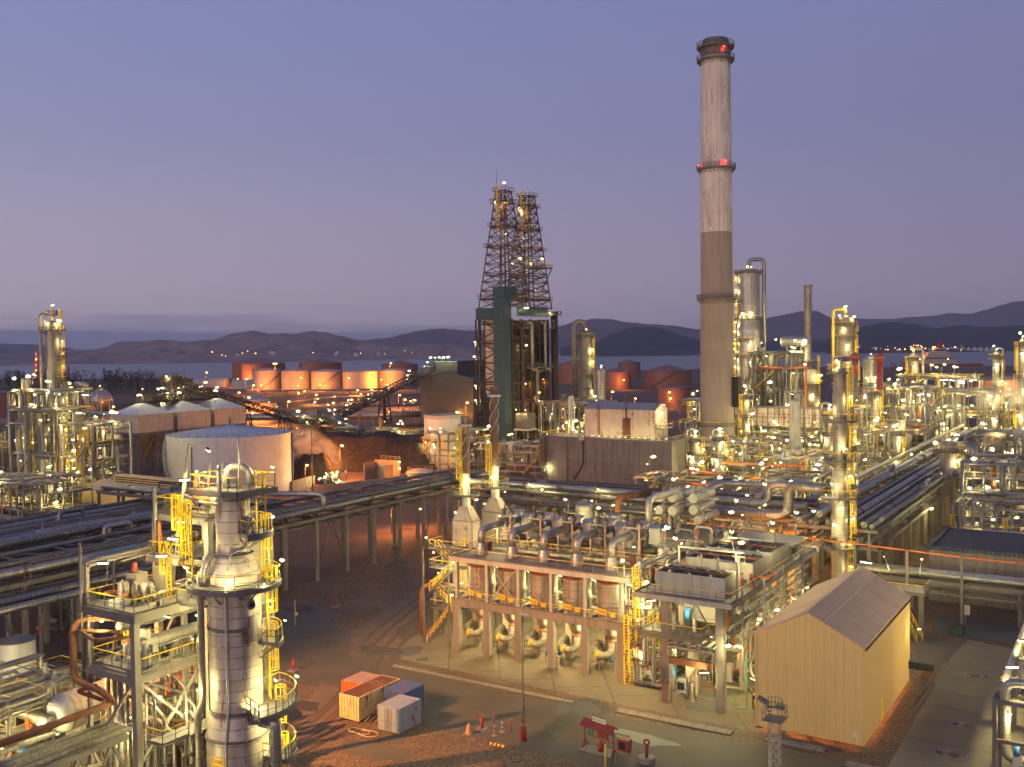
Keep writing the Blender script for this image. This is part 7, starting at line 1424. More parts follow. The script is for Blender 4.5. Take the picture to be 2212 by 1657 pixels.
t = thing('extinguisher_cabinet', 'red framed cabinet with two extinguishers beside the beige shed', 'cabinet', -32.8, 98.6); b = MB(red); b.box(-33.3, -32.1, 98.4, 98.8, .6, 1.9); b.done('frame', t); b = MB(dark); b.box(-33.2, -32.2, 98.37, 98.399, .7, 1.8); b.done('glass', t); b = MB(yellow); [b.cyl((x, 98.3, .75), (x, 98.3, 1.5), .14, n=10) for x in (-32.95, -32.45)]; b.done('extinguisher', t)
t = thing('green_pipe', 'bent green pipe at the foot of the cooler structure', 'pipe', -34.4, 98.4); b = MB(green); b.tube([(-35.4, 97.8, 1.8), (-34.9, 97.7, 1.8), (-34.9, 97.7, .5), (-33.7, 97.9, .5), (-33.7, 97.9, 6.2)], .07, 8); b.done('run', t)
# ================================================================ beige shed
t = thing('beige_shed', 'tall beige corrugated shed with ridge cap, orange glow leaking under its walls', 'shed', -26.5, 105)
gable(t, -31.7, -21.4, 94.75, 116.6, 9.45, 12.1, beige, beigeroof, 'y', .12, .28)
b = MB(beigeroof); [b.poly(Q_) for Q_ in ([(-26.55, 94.6, 12.36), (-25.0, 94.6, 11.56), (-25.0, 116.75, 11.56), (-26.55, 116.75, 12.36)], [(-27.3, 116.75, 11.97), (-27.3, 94.6, 11.97), (-26.55, 94.6, 12.36), (-26.55, 116.75, 12.36)], [(-25.0, 94.6, 11.4), (-25.0, 116.75, 11.4), (-25.0, 116.75, 11.56), (-25.0, 94.6, 11.56)])]; b.done('ridge_cap', t)
b = MB(beige); b.box(-31.75, -31.62, 94.66, 94.74, .28, 9.4); b.box(-21.44, -21.32, 94.66, 94.74, .28, 9.4); b.done('corner_trim', t)
b = MB(beige)
for i in range(28):
    x = -31.5 + i * .363; zt_ = 9.45 + 2.65 * (1 - abs(x + .1 + 26.55) / 5.15) - .1; b.poly([(x, 94.74, .3), (x + .07, 94.67, .3), (x + .07, 94.67, zt_), (x, 94.74, zt_)]); b.poly([(x + .07, 94.67, .3), (x + .17, 94.67, .3), (x + .17, 94.67, zt_), (x + .07, 94.67, zt_)]); b.poly([(x + .17, 94.67, .3), (x + .24, 94.74, .3), (x + .24, 94.74, zt_), (x + .17, 94.67, zt_)])
for i in range(60):
    y = 94.9 + i * .36; b.poly([(-21.39, y, .3), (-21.32, y + .07, .3), (-21.32, y + .07, 9.35), (-21.39, y, 9.35)]); b.poly([(-21.32, y + .07, .3), (-21.32, y + .17, .3), (-21.32, y + .17, 9.35), (-21.32, y + .07, 9.35)]); b.poly([(-21.32, y + .17, .3), (-21.39, y + .24, .3), (-21.39, y + .24, 9.35), (-21.32, y + .17, 9.35)])
wr = b.done('wall_rib', t); wr['kind'] = 'stuff'
b = MB(MATS['heater_stack']); b.box(-21.27, -21.1, 94.7, 116.6, 9.28, 9.4); b.done('gutter', t)
b = MB(black); qf = random.Random(3)
for i in range(70):
    u = qf.random() ** .5 * 4.6 + .4; y = qf.uniform(95, 116); x = -26.55 + u; z = 12.1 - .515 * u + .155; w = qf.uniform(.04, .09); l = qf.uniform(.1, .4); b.poly([(x, y, z), (x + l, y, z - .515 * l), (x + l, y + w, z - .515 * l), (x, y + w, z)])
rf_ = b.done('rust_fleck', t); rf_['kind'] = 'stuff'
b = MB(signy); b.box(-21.31, -21.28, 101.6, 102.5, .4, 2.6); b.done('door', t); b = MB(whitesign); b.box(-22.4, -21.8, 94.69, 94.73, 1.0, 1.5); b.done('sign', t)
b = MB(concdark); [b.box(-31.7 + i * 2.5, -31.2 + i * 2.5, 94.9, 95.3, 0, .28) for i in range(5)]; b.done('plinth', t)
lamp(t, -28, 99, 2.4, 900, .8, 0, 'sod'); lamp(t, -24, 104, 2.4, 900, .8, 0, 'sod'); lamp(t, -24, 112, 2.4, 900, .8, 0, 'sod'); lamp(t, -29.5, 96.5, 1.2, 500, .5, 0, 'sod')
lamp(t, -26.3, 117.5, 12.6, 220, 1.0, 0, 'tube'); lamp(t, -20.0, 114.5, 6.5, 50, .6, 0, 'warm')
xo, yo = gp(1990, 1372); t = thing('access_platform', 'concrete legged platform with yellow stair behind the back corner of the beige shed', 'platform', xo, yo)
for x in (xo - 3, xo): b = MB(concdark); b.box(x - .3, x + .3, yo - .3, yo + .3, 0, 5.2); b.done('leg', t)
b = MB(deckm); b.box(xo - 6, xo + .6, yo - .6, yo + 4, 5.203, 5.45); b.done('deck', t); b = MB(steel); b.rail([(xo - 6, yo - .5, 5.45), (xo + .5, yo - .5, 5.45), (xo + .5, yo + 4, 5.45)], 1.1, .06, 1.4); b.done('railing', t); b = MB(steel); b.stair((xo + .4, yo - 3.4, 0), (xo - 1.6, yo - 1.4, 2.6), .8); b.done('stair', t); lamp(t, xo - 4, yo, 8, 220, .8, pole=2); lamp(t, xo - .4, yo + 1, 7.7, 200, .8, pole=2)
# ================================================================ yard on the right
t = thing('flat_roofed_building', 'dark flat roofed masonry building with vent openings at the right', 'building', 0, 163); b = MB(concdark); b.box(-25.8, 34, 155, 174, 0, 7.6); b.done('wall', t); b = MB(asphalt2); b.box(-25.4, 33.6, 155.4, 173.6, 7.603, 7.66); b.done('roof', t); b = MB(greysheet); b.box(-26, 34.2, 154.8, 155.3, 7.5, 8.0); b.box(-26, -25.5, 155.303, 174, 7.5, 8.0); b.done('parapet', t)
b = MB(boxgrey); [b.box(x, x + 2.2, 154.93, 154.997, 4.2, 6.2) for x in (-7, -2.4, 2.4)]; b.use(dark); [b.poly([(x + .1, 154.92, 5.2), (x + .6, 154.92, 4.4), (x + 1.1, 154.92, 5.2), (x + .6, 154.92, 6.0)]) for x in (-7, -5.9, -2.4, -1.3, 2.4, 3.5)]; b.done('vent_grille', t)
b = MB(rust); b.tube([(-11, 154.8, 3), (-11, 154.6, 6.2), (-9, 154.6, 7.4)], .12, 8); b.done('downpipe', t)
t = thing('roof_plant', 'dark box with a silver exhaust stack and ring platform on the flat roof', 'roof plant', -4, 166, 7.7); b = MB(greysheet); b.box(-11, -3.6, 163, 170, 7.67, 13); b.done('housing', t); b = MB(clad2); b.lathe(-6, 166, [(1.0, 13), (1.0, 20.5)], 20); b.use(boxgrey).box(-7.2, -4.8, 165, 167, 20.5, 22.2); b.done('exhaust', t); b = MB(grate); b.ring(-6, 166, 1, 2.3, 17, 17.15); b.arcrail(-6, 166, 2.25, 17.15, 0, 2 * pi, 1.1, .08, 16); b.done('platform', t)
for i, (px, py) in enumerate(((2111, 1459.5), (2085, 1568), (2052, 1630))):
    x, y = gp(px, py); t = thing('manhole', ('rusty manhole cover set in a pale slab, furthest from the camera', 'rusty manhole cover before the steel ladder, with a black plate on its left', 'rusty manhole cover nearest the bottom of the yard')[i], 'manhole', x, y, 0, 'manhole covers in the yard'); b = MB(kerbm); b.box(x - 1.5, x + 1.5, y - .9, y + .9, 0, .03); b.done('slab', t); b = MB(MATS['heater_stack']); b.cyl((x + (-.3 if i == 0 else .4), y, .033), (x + (-.3 if i == 0 else .4), y, .06), .62, n=24); b.done('cover', t); b = MB(black); s_ = 1 if i == 0 else -1; b.box(x + s_ * .9 - .25, x + s_ * .9 + .25, y - .3, y + .3, .033, .05); b.done('plate', t)
t = thing('ladder', 'steel ladder lying on the ground beside the beige shed', 'ladder', -19.4, 112); b = MB(steel); 
A = Vector((*gp(1972, 1530), .12)); B = Vector((*gp(2010, 1478), .12)); d = (B - A).normalized(); s_ = Vector((-d.y, d.x, 0)) * .32; b.beam(A - s_, B - s_, .08); b.beam(A + s_, B + s_, .08); [b.beam(A.lerp(B, i / 18) - s_, A.lerp(B, i / 18) + s_, .05) for i in range(19)]; b.done('rails', t)
x, y = gp(1990, 1478); t = thing('hose_shelter', 'small black roofed hose shelter on two legs beside the beige shed', 'shelter', x, y); b = MB(black); b.tube([(x - 1.2, y - .5, 2.0), (x - 1.2, y, 2.5), (x - 1.2, y + .5, 2.2)], .03, 6); b.box(x - 1.3, x + 1.3, y - .5, y + .5, 1.7, 2.5); b.done('cover', t); b = MB(steel); [b.beam((x + u, y, 0), (x + u, y, 1.7), .09) for u in (-1.2, 1.2)]; b.done('leg', t); b = MB(rust); b.ring(x + .4, y - .2, .35, .5, 1.0, 1.1); [b.tube([(x + .2 + k * .15, y - .3, 1.6), (x + .1 + k * .2, y - .35, .5), (x + .7, y - .3, 1.5)], .05, 6) for k in range(4)]; b.done('hose', t)
x, y = gp(2068, 1372); t = thing('bin', 'dark green waste bin at the corner of the yard', 'bin', x, y); b = MB(mat('bin_green', (.02, .055, .045), .6)); b.box(x - .8, x + .8, y - .5, y + .5, .1, 1.2); b.done('body', t); b = MB(black); b.box(x - .85, x + .85, y - .55, y + .55, 1.203, 1.3); b.done('lid', t)
x, y = gp(2085, 1355); t = thing('notice_board', 'pale notice board on a post beside the dark side road', 'sign', x, y); b = MB(steel); b.beam((x, y, 0), (x, y, 3.0), .1); b.done('post', t); b = MB(boxgrey); b.box(x - .1, x + .6, y - .08, y - .051, 1.7, 3.0); b.done('board', t)
t = rack('steel pipe rack with a silver elbow at the right edge of the yard', (-8, 96), (-8, 134), 5, 6.6, [(2.1, .1, .3, clad2), (1.2, .1, .16, pipe), (.5, .1, .2, steel), (-.4, .1, .25, pipe), (-1.2, .1, .16, steel), (-2, .1, .3, clad2)], 6.3, post=steel, pw=.35, beamm=steeld)
b = MB(clad2); b.tube([(-4, 95.6, 8.2), (-9.6, 95.6, 8.2), (-9.6, 95.6, 1.4), (-7, 96.5, 1.2)], .42, 16, 1.0); b.done('elbow_pipe', t); b = MB(steeld); b.beam((-10.2, 93.4, 0), (-10.2, 93.4, 7.2), .35); b.beam((-10.2, 93.4, 7), (-5, 93.6, 7), .35); b.beam((-10.2, 93.4, 3.6), (-5, 93.6, 3.6), .3); b.done('front_frame', t)
lamp(t, -9.2, 95.2, 5.4, 420, .6, 0, 'warm'); lamp(t, -9.4, 109, 8.2, 1300, .8, 0, 'tube'); lamp(t, -9.4, 124, 8.2, 500, .8, 0, 'tube'); lamp(t, -9.4, 99, 8.4, 300, .8, 0, 'tube'); lamp(t, -6, 128, 9, 260, .9); lamp(t, -7.5, 118, 8.6, 220, .8); b = MB(boxgrey); b.box(-8.9, -8.2, 94.2, 94.7, .9, 2.2); b.use(blue).cyl((-8.6, 94.4, 2.2), (-8.6, 94.4, 3.2), .22, n=12); b.use(clad).drum((-8, 95.2, .9), (-6.6, 95.8, .9), .4, 14); b.done('pump', t); lamp(t, -7.5, 94, 4.6, 260, .7, 0, 'warm')
# ================================================================ things on the gravel in front
def contain(name, label, x0, x1, y0, y1, z1, side, roof, doors=None, z0=.15, group='shipping containers on the gravel'):
    t = thing(name, label, 'container', (x0 + x1) / 2, (y0 + y1) / 2, 0, group); b = MB(side); per = .34; dp = .10
    for (ax, c, s_) in (('x', y0, -1), ('x', y1, 1), ('y', x0, -1), ('y', x1, 1)):
        if ax == 'x' and s_ == -1 and doors: continue
        a, e = (x0, x1) if ax == 'x' else (y0, y1); n = max(4, int((e - a - .24) / per)); pts = []
        for i in range(n):
            u0 = a + .12 + (e - a - .24) * i / n; w = (e - a - .24) / n
            for fr, o in ((0, 0), (.3, 0), (.5, dp), (.8, dp)): pts.append((u0 + w * fr, o))
        pts.append((e - .12, 0))
        for (u, o), (u2, o2) in zip(pts, pts[1:]):
            f_ = lambda u_, o_, z: (u_, c - s_ * (o_ + .02), z) if ax == 'x' else (c - s_ * (o_ + .02), u_, z)
            P = [f_(u, o, z0 + .15), f_(u2, o2, z0 + .15), f_(u2, o2, z1 - .1), f_(u, o, z1 - .1)]
            b.poly(P if (s_ == -1) == (ax == 'x') else P[::-1])
    b.done('side_wall', t)
    b = MB(side)
    for x in (x0, x1):
        for y in (y0, y1): b.cbox(x + (.06 if x == x0 else -.06), y + (.06 if y == y0 else -.06), z0, .13, .13, z1 - z0)
    for z in (z0, z1 - .12):
        for y in (y0, y1): b.box(x0 + .13, x1 - .13, y + (.01 if y == y0 else -.11), y + (.11 if y == y0 else -.01), z, z + .12)
        for x in (x0, x1): b.box(x + (.01 if x == x0 else -.11), x + (.11 if x == x0 else -.01), y0 + .13, y1 - .13, z, z + .12)
    b.done('frame', t)
    b = MB(roof); b.box(x0 + .05, x1 - .05, y0 + .05, y1 - .05, z1 - .06, z1 - .01); n = int((y1 - y0) / .3); [b.box(x0 + .15, x1 - .15, y0 + .2 + i * .3, y0 + .35 + i * .3, z1 - .009, z1 + .015) for i in range(n - 1)]; b.done('roof', t)
    if doors:
        for k in (0, 1):
            xa = x0 + .14 + k * (x1 - x0 - .28) / 2; xb = xa + (x1 - x0 - .28) / 2 - .03; b = MB(doors); b.box(xa, xb, y0 + .03, y0 + .07, z0 + .12, z1 - .13)
            for j in range(5): zz_ = z0 + .3 + j * .45; b.box(xa + .1, xb - .1, y0 + .005, y0 + .028, zz_, zz_ + .25)
            dr_ = b.done('door', t); b = MB(steel); u = xb - .12 if k == 0 else xa + .12; b.cyl((u, y0 - .03, z0 + .1), (u, y0 - .03, z1 - .15), .022, n=6); u = xb - .4 if k == 0 else xa + .4; b.cyl((u, y0 - .03, z0 + .1), (u, y0 - .03, z1 - .15), .022, n=6); b.box(u - .2, u + .2, y0 - .05, y0 - .02, 1.1, 1.17); sub_of(b.done('lock_bar', t), dr_)
    return t
cgrey = mat('container_blue_grey', (.24, .27, .36), .5, 0, (.20, .22, .30), rust=.06); cblue = mat('container_blue', (.07, .10, .26), .5, 0, (.05, .075, .2), rust=.1); ccream = mat('container_cream', (.66, .48, .27), .55, 0, (.55, .38, .2), rust=.14); corange = mat('container_orange', (.50, .13, .03), .55, 0, (.42, .10, .03), rust=.1); crust = mat('container_rust_roof', (.13, .045, .026), .8, 0, (.08, .032, .02), rust=.15, rustcol=(.24, .13, .08)); cgr = mat('container_patched_roof', (.40, .30, .25), .7, 0, (.19, .15, .15), nscale=1.3, namt=1.0)
contain('shipping_container', 'small blue grey shipping container with closed double doors, nearest the camera', -63.7, -61.0, 75.3, 78.8, 2.6, cgrey, cgrey, cgrey)
contain('shipping_container', 'dark blue shipping container with ribbed roof behind the blue grey one', -66.1, -63.4, 79.2, 82.5, 2.6, cblue, cblue)
contain('shipping_container', 'long cream shipping container with rusty brown roof', -69.2, -66.6, 75.8, 82.5, 2.6, ccream, crust)
contain('shipping_container', 'orange shipping container with patchy grey roof behind the cream one', -72.0, -69.45, 79.2, 82.6, 2.5, corange, cgr)
b = MB(ccream); q = random.Random(8)
for k in range(3): P = [Vector((-65.6 + .9 * k + (.55 + .15 * k) * cos(i * .5) * 1.3, 74.0 + (.5 + .1 * k) * sin(i * .5), .06 + .01 * (i % 5))) for i in range(14)]; b.tube(P, .035, 6, .05)
b.done('hose_coil', label='pale hose lying in loops on the gravel before the containers', cat='hose')
for k in range(4): b = MB(rust if k % 2 else concrete); x = -66.2 + .5 * k; b.beam((x, 76.2 + .2 * k, .12), (x + .25, 78.0 + .2 * k, .85), .12, .06); b.done('plank', label='loose plank leaning between the cream and the blue grey container', cat='plank', group='planks between the containers')
def place(px, py): return gp(px, py)
x, y = place(1131, 1600); t = thing('street_lamp', 'tall thin grey street lamp, unlit, on the gravel before the reactors', 'street lamp', x, y); b = MB(steel); b.sweep([(x, y, 0), (x, y, 6), (x, y, 12.3)], [.11, .085, .06], 10); b.done('pole', t); b = MB(boxgrey); b.box(x - .1, x + .85, y - .18, y + .18, 12.3, 12.5); b.done('lamp_head', t); b = MB(red); b.cyl((x, y, .004), (x, y, 1.6), .34, n=14); b.done('base_sleeve', t)
xm, ym = -27.0, 85.8; t = thing('floodlight_mast', 'grey lattice mast with a railed basket and unlit floodlights', 'mast', xm, ym); b = MB(white); b.truss((xm, ym, 0), (xm, ym, 4.7), (.42, .42), .07, 6, .04); b.done('lattice', t); b = MB(steeld); b.box(xm - .9, xm + .9, ym - .9, ym + .9, 4.7, 4.78); b.done('basket_floor', t); b = MB(white); b.rail([(xm - .85, ym - .85, 4.78), (xm + .85, ym - .85, 4.78), (xm + .85, ym + .85, 4.78), (xm - .85, ym + .85, 4.78)], 1.1, .05, .9, True, top=white, toe=False); b.arcrail(xm, ym, .7, 5.5, 0, 4.5, 1.0, .04, 10, white); b.done('basket_railing', t)
for u, v, a in ((-1.0, -.4, .5), (.7, -.6, -.2)): b = MB(steeld); c_ = Vector((xm + u, ym + v, 6.4 if u < 0 else 6.1)); b.beam(c_ - Vector((.35, 0, -.2 * (1 if u < 0 else 0))), c_ + Vector((.35, 0, -.2 * (1 if u < 0 else 0))), .45, .3); b.done('floodlight', t)
x0, y0 = place(1264, 1612); x1, y1 = place(1326, 1634); z = 0
A = Vector((x0, y0, 0)); B = Vector((x1, y1, 0)); d = (B - A).normalized(); n_ = Vector((-d.y, d.x, 0)); cen = (A + B) / 2
t = thing('fire_post', 'red fire post with small roof, extinguishers and a BRANNPOST sign', 'fire post', cen.x, cen.y); L = (B - A).length
b = MB(red)
for p in (A, B): b.beam(p - n_ * .4, p + Vector((0, 0, .8)), .09); b.beam(p + n_ * .4, p + Vector((0, 0, .8)), .09); b.beam(p, p + Vector((0, 0, 2.4)), .1)
b.beam(A + Vector((0, 0, 1.25)), B + Vector((0, 0, 1.25)), .1); b.done('frame', t)
b = MB(red); Q = lambda u, v, h: A + d * u + n_ * v + Vector((0, 0, h)); b.poly([Q(-.2, -.55, 2.2), Q(L + .2, -.55, 2.2), Q(L + .2, .1, 2.75), Q(-.2, .1, 2.75)]); b.poly([Q(-.2, .1, 2.75), Q(L + .2, .1, 2.75), Q(L + .2, .6, 2.3), Q(-.2, .6, 2.3)]); b.poly([Q(-.2, -.55, 2.14), Q(-.2, .1, 2.69), Q(L + .2, .1, 2.69), Q(L + .2, -.55, 2.14)]); b.done('roof', t)
b = MB(whitesign); m_ = cen - n_ * .04; hw = .82; P = [m_ - d * hw + Vector((0, 0, 2.72)), m_ + d * hw + Vector((0, 0, 2.72)), m_ + d * hw + Vector((0, 0, 3.12)), m_ - d * hw + Vector((0, 0, 3.12))]; b.poly(P); b.poly([p + n_ * .03 for p in reversed(P)]); sg = b.done('sign', t)
text(sg, 'BRANNPOST', m_.x, m_.y, 2.92, atan2(-n_.y, -n_.x), .27, inkm)
for i in range(6):
    b = MB(green if i < 2 else (orange if i < 3 else red)); p = A + d * (.55 + i * .38 + (.25 if i > 1 else 0)); b.box(p.x - .13, p.x + .13, p.y - .1, p.y + .1, 1.35, 2.05); b.done('extinguisher_box', t)
b = MB(red); p = A + d * (L * .55); b.cyl((p.x, p.y, 0), (p.x, p.y, .9), .26, n=12); b.cyl((p.x - .3, p.y - .1, .55), (p.x + .3, p.y - .1, .55), .12, n=8); b.cyl((p.x, p.y, .9), (p.x, p.y, 1.15), .15, n=8); b.done('hydrant', t); b = MB(concdark); b.box(cen.x - 1.7, cen.x + 1.7, cen.y - .9, cen.y + .8, 0, .05); b.done('slab', t)
x, y = place(1350, 1632); t = thing('hose_cabinet', 'red hose cabinet with black window on legs beside the fire post', 'cabinet', x, y); b = MB(red); b.box(x - .6, x + .55, y - .35, y + .35, .45, 1.55); b.done('case', t); b = MB(dark); b.box(x - .4, x + .2, y - .38, y - .351, .65, 1.3); b.done('window', t); b = MB(red); [b.beam((x + u, y, 0), (x + u, y, .45), .07) for u in (-.5, .45)]; b.done('leg', t)
x, y = place(1397, 1645); t = thing('hydrant_pillar', 'red pillar with round white marked head on a concrete ring', 'hydrant', x, y); b = MB(concrete); b.lathe(x, y, [(.78, 0), (.78, .42), (.3, .43)], 28); b.done('base', t); b = MB(red); b.cyl((x, y, .42), (x, y, 1.6), .16, n=12); b.done('pillar', t); b = MB(red); f = face(x, y); c_ = Vector((cos(f), sin(f), 0)); b.cyl(Vector((x, y, 1.8)) - c_ * .1, Vector((x, y, 1.8)) + c_ * .1, .3, n=18); b.use(whitesign).cyl(Vector((x, y, 1.82)) + c_ * .101, Vector((x, y, 1.82)) + c_ * .11, .13, n=12); b.done('head', t)
for px, py, h, m, lb in ((1308, 1668, 2.6, signy, 'yellow marker post at the bottom edge before the fire post'), (1330, 1672, 2.0, steel, 'grey marker post at the bottom edge before the hose cabinet'), (638, 1352, 3.6, white, 'pale post with a small yellow box beside the muddy road'), (1105, 1580, 1.0, red, 'short red and white marker post near the street lamp'), (1068, 1572, 1.2, steel, 'small grey post between the hydrant and the street lamp')):
    x, y = place(px, py); t = thing('marker_post', lb, 'post', x, y); b = MB(m); b.cyl((x, y, 0), (x, y, h), .07, n=8); b.done('shaft', t); b = MB(red if m != signy else rust); b.cyl((x, y, h), (x, y, h + .2), .1, n=8); b.done('cap', t)
    if h > 3: b = MB(signy); b.box(x + .05, x + .4, y - .1, y + .1, 1.5, 1.9); b.done('box', t)
for px, py, lb in ((634, 1450, 'red hydrant on a concrete plinth beside the dirt track'), (725, 1311, 'red hydrant on the gravel beyond the muddy road'), (1041, 1577, 'red hydrant with two outlets near the concrete cone'), (75, 1310, 'red hydrant beside the road at the left edge')):
    x, y = place(px, py); t = thing('hydrant', lb, 'hydrant', x, y, 0, 'red fire hydrants'); b = MB(red); b.cyl((x, y, .15), (x, y, 1.25), .16, n=12); b.cyl((x, y, 1.25), (x, y, 1.5), .22, .1, n=12); b.cyl((x - .32, y, 1.0), (x + .32, y, 1.0), .1, n=8); b.done('barrel', t); b = MB(concrete); b.box(x - .5, x + .5, y - .5, y + .5, 0, .16); b.done('plinth', t)
x, y = place(1013, 1585); t = thing('traffic_cone', 'concrete coloured cone with square foot on the gravel', 'cone', x, y); b = MB(mat('cone_paint', (.5, .25, .12), .7)); b.lathe(x, y, [(.42, .08), (.2, .9), (.16, 1.0)], 4); b.done('body', t); b = MB(concrete); b.box(x - .45, x + .45, y - .45, y + .45, 0, .08); b.done('foot', t)
x, y = place(85, 1372); t = thing('traffic_cone', 'bright red box shaped traffic cone beside the road at the left', 'cone', x, y); b = MB(red); b.lathe(x, y, [(.75, .004), (.7, .25), (.4, .9), (.35, 1.3)], 4); b.done('body', t); b = MB(signy); b.lathe(x, y, [(.4, .95), (.37, 1.2)], 4, False); b.done('band', t)
for px, py in ((1068, 1590), (1085, 1582)):
    x, y = place(px, py); t = thing('bollard', 'striped red and white bollard near the street lamp', 'bollard', x, y, 0, 'striped bollards near the street lamp'); b = MB(red)
    for k in range(5): b.use(red if k % 2 else white); b.cyl((x, y, .06 + k * .2), (x, y, .06 + (k + 1) * .2), .07, n=8)
    b.done('shaft', t); b = MB(concrete); b.box(x - .25, x + .25, y - .25, y + .25, 0, .06); b.done('foot', t)
b = MB(signy); x, y = place(1055, 1606)
for k in range(8): b.use(signy if k % 2 else black); b.box(x + k * .22, x + k * .22 + .215, y - .12, y + .12, 0, .15)
b.done('kerb_block', label='low yellow and black striped block on the gravel', cat='kerb block')
# pump skid and lamp at the left roadside
x, y = place(112, 1355); t = thing('pump_skid', 'grey pump skid with red panel at the foot of vertical pipes', 'pump', x, y); b = MB(concrete); b.box(x - 1.6, x + 2, y - 1, y + 1, 0, .25); b.done('base', t); b = MB(clad); b.drum((x - 1, y, .9), (x + 1, y + .2, .9), .45, 14); b.use(boxgrey).cyl((x - 1.4, y, .25), (x - 1.4, y, 1.6), .5, n=14); b.done('pump', t); b = MB(red); b.box(x + 1.1, x + 2.2, y + .6, y + .8, 1.2, 2.6); b.done('panel', t)
for k in range(4): b = MB(clad); b.cyl((x - 2 + k * .55, y + 1.6, 0), (x - 2 + k * .55, y + 1.6, 9), .2, n=10); b.done('riser', t)
x, y = gp(197, 1630 - 40, 0); lp = gd(197, 101, 1275); x, y = lp[0], lp[1]; t = thing('street_lamp', 'slim blue grey street lamp, unlit, behind the platform structure', 'street lamp', x, y); b = MB(steel); b.cyl((x, y, 0), (x, y, lp[2]), .09, .06, 8); b.done('pole', t); b = MB(boxgrey); b.box(x - .8, x + .1, y - .15, y + .15, lp[2], lp[2] + .18); b.done('lamp_head', t)
# ================================================================ stripper column T-1305 in the foreground
sx, sy = -58.3, 52.4; f = face(sx, sy)
stripm = mat('stripper_cladding', (.60, .53, .45), .38, .3, (.42, .36, .30), seam=(29, .84, .030), seamdark=.28, streak=.5, rust=.05, nscale=.7)
t = thing('stripper_column', 'tall clad stripper column with ring platforms and sign reading T-1305', 'column', sx, sy)
b = MB(stripm)
b.lathe(sx, sy, [(2.32, 0), (2.32, 8.6)], 56); b.lathe(sx, sy, [(2.30, 8.75), (1.98, 10.5)], 56); b.lathe(sx, sy, [(1.97, 10.75), (1.97, 16.9)], 56); b.lathe(sx, sy, [(1.98, 17.1), (1.98, 20.1)], 56); b.lathe(sx, sy, [(2.0, 20.4), (2.0, 20.9), (1.42, 22.4)], 56); b.lathe(sx, sy, [(1.28, 22.55), (1.28, 26.6), (1.1, 27.0), (.7, 27.3)], 48); b.done('shell', t)
b = MB(steeld)
for r, z, h in ((2.42, 8.6, .16), (2.08, 10.5, .26), (2.1, 16.9, .2), (1.5, 22.35, .2), (2.08, 20.1, .25)): b.lathe(sx, sy, [(r - .12, z), (r, z), (r, z + h), (r - .2, z + h)], 56, False)
b.done('stiffening_ring', t)
def plat(z, a0, a1, r0, r1, top=yellow, full=False):
    b = MB(grate); b.ring(sx, sy, r0, r1, z - .12, z, f + a0, f + a1, 30); b.done('platform', t)
    b = MB(steeld); b.ring(sx, sy, r1 - .001, r1 + .09, z - .28, z + .08, f + a0, f + a1, 30); b.done('platform_edge', t)
    b = MB(steel); b.arcrail(sx, sy, r1 - .06, z, f + a0, f + a1, 1.15, .06, 12, top)
    if a1 - a0 < 6: 
        for a in (a0, a1): b.rail([(sx + r0 * cos(f + a), sy + r0 * sin(f + a), z), (sx + r1 * cos(f + a), sy + r1 * sin(f + a), z)], 1.15, .06, 1)
    b.done('railing', t)
    for k in range(6): a = f + a0 + (a1 - a0) * (k + .5) / 6; b = MB(steel); b.beam((sx + r0 * cos(a), sy + r0 * sin(a), z - 1.2), (sx + r1 * .97 * cos(a), sy + r1 * .97 * sin(a), z - .15), .1); b.done('bracket', t)
plat(20.25, -pi, pi, 2.0, 3.45); plat(24.1, .35, 2.5, 1.3, 2.9); plat(15.7, 1.0, 2.2, 1.98, 3.5); plat(10.9, .35, 2.3, 1.98, 4.5); plat(7.0, .9, 2.2, 2.3, 4.4)
b = MB(deckm); b.box(sx - 2.5, sx + 2.7, sy - 2.0, sy + 2.0, 27.32, 27.45); b.use(steeld).box(sx - 2.55, sx + 2.75, sy - 2.1, sy - 2.003, 27.1, 27.55); b.use(steeld).box(sx + 2.703, sx + 2.8, sy - 2, sy + 2, 27.1, 27.55); b.done('top_platform', t)
b = MB(steel); b.rail([(sx - 2.4, sy - 1.9, 27.45), (sx + 2.6, sy - 1.9, 27.45), (sx + 2.6, sy + 1.9, 27.45), (sx - 2.4, sy + 1.9, 27.45)], 1.15, .06, 1.1, True); b.done('top_railing', t)
b = MB(clad2); b.tube([(sx - .6, sy, 27.2), (sx - .6, sy, 29.1), (sx + 1.0, sy + .8, 29.1), (sx + 1.2, sy + .9, 27.6)], .27, 14, .8); b.done('overhead_pipe', t)
b = MB(clad2); b.tube([(sx - .5, sy - 2.3, 26.6), (sx + 1.2, sy - 2.25, 26.6), (sx + 1.2, sy - 2.25, 29.3), (sx + .4, sy - 1.6, 29.3)], .14, 10); b.tube([(sx - 4.4, sy - .8, 26.65), (sx - .5, sy - 2.3, 26.6)], .14, 10); b.done('top_pipe', t)
b = MB(boxgrey); b.cyl((sx + .7, sy + .1, 27.45), (sx + .7, sy + .1, 31.6), .07, .05, 8); b.done('lightning_rod', t)
b = MB(red); [b.box(sx - 1.9 + i * 1.4, sx - 1.6 + i * 1.4, sy - 1.95, sy - 1.8, 28.0, 28.5) for i in range(2)]; b.done('junction_box', t)
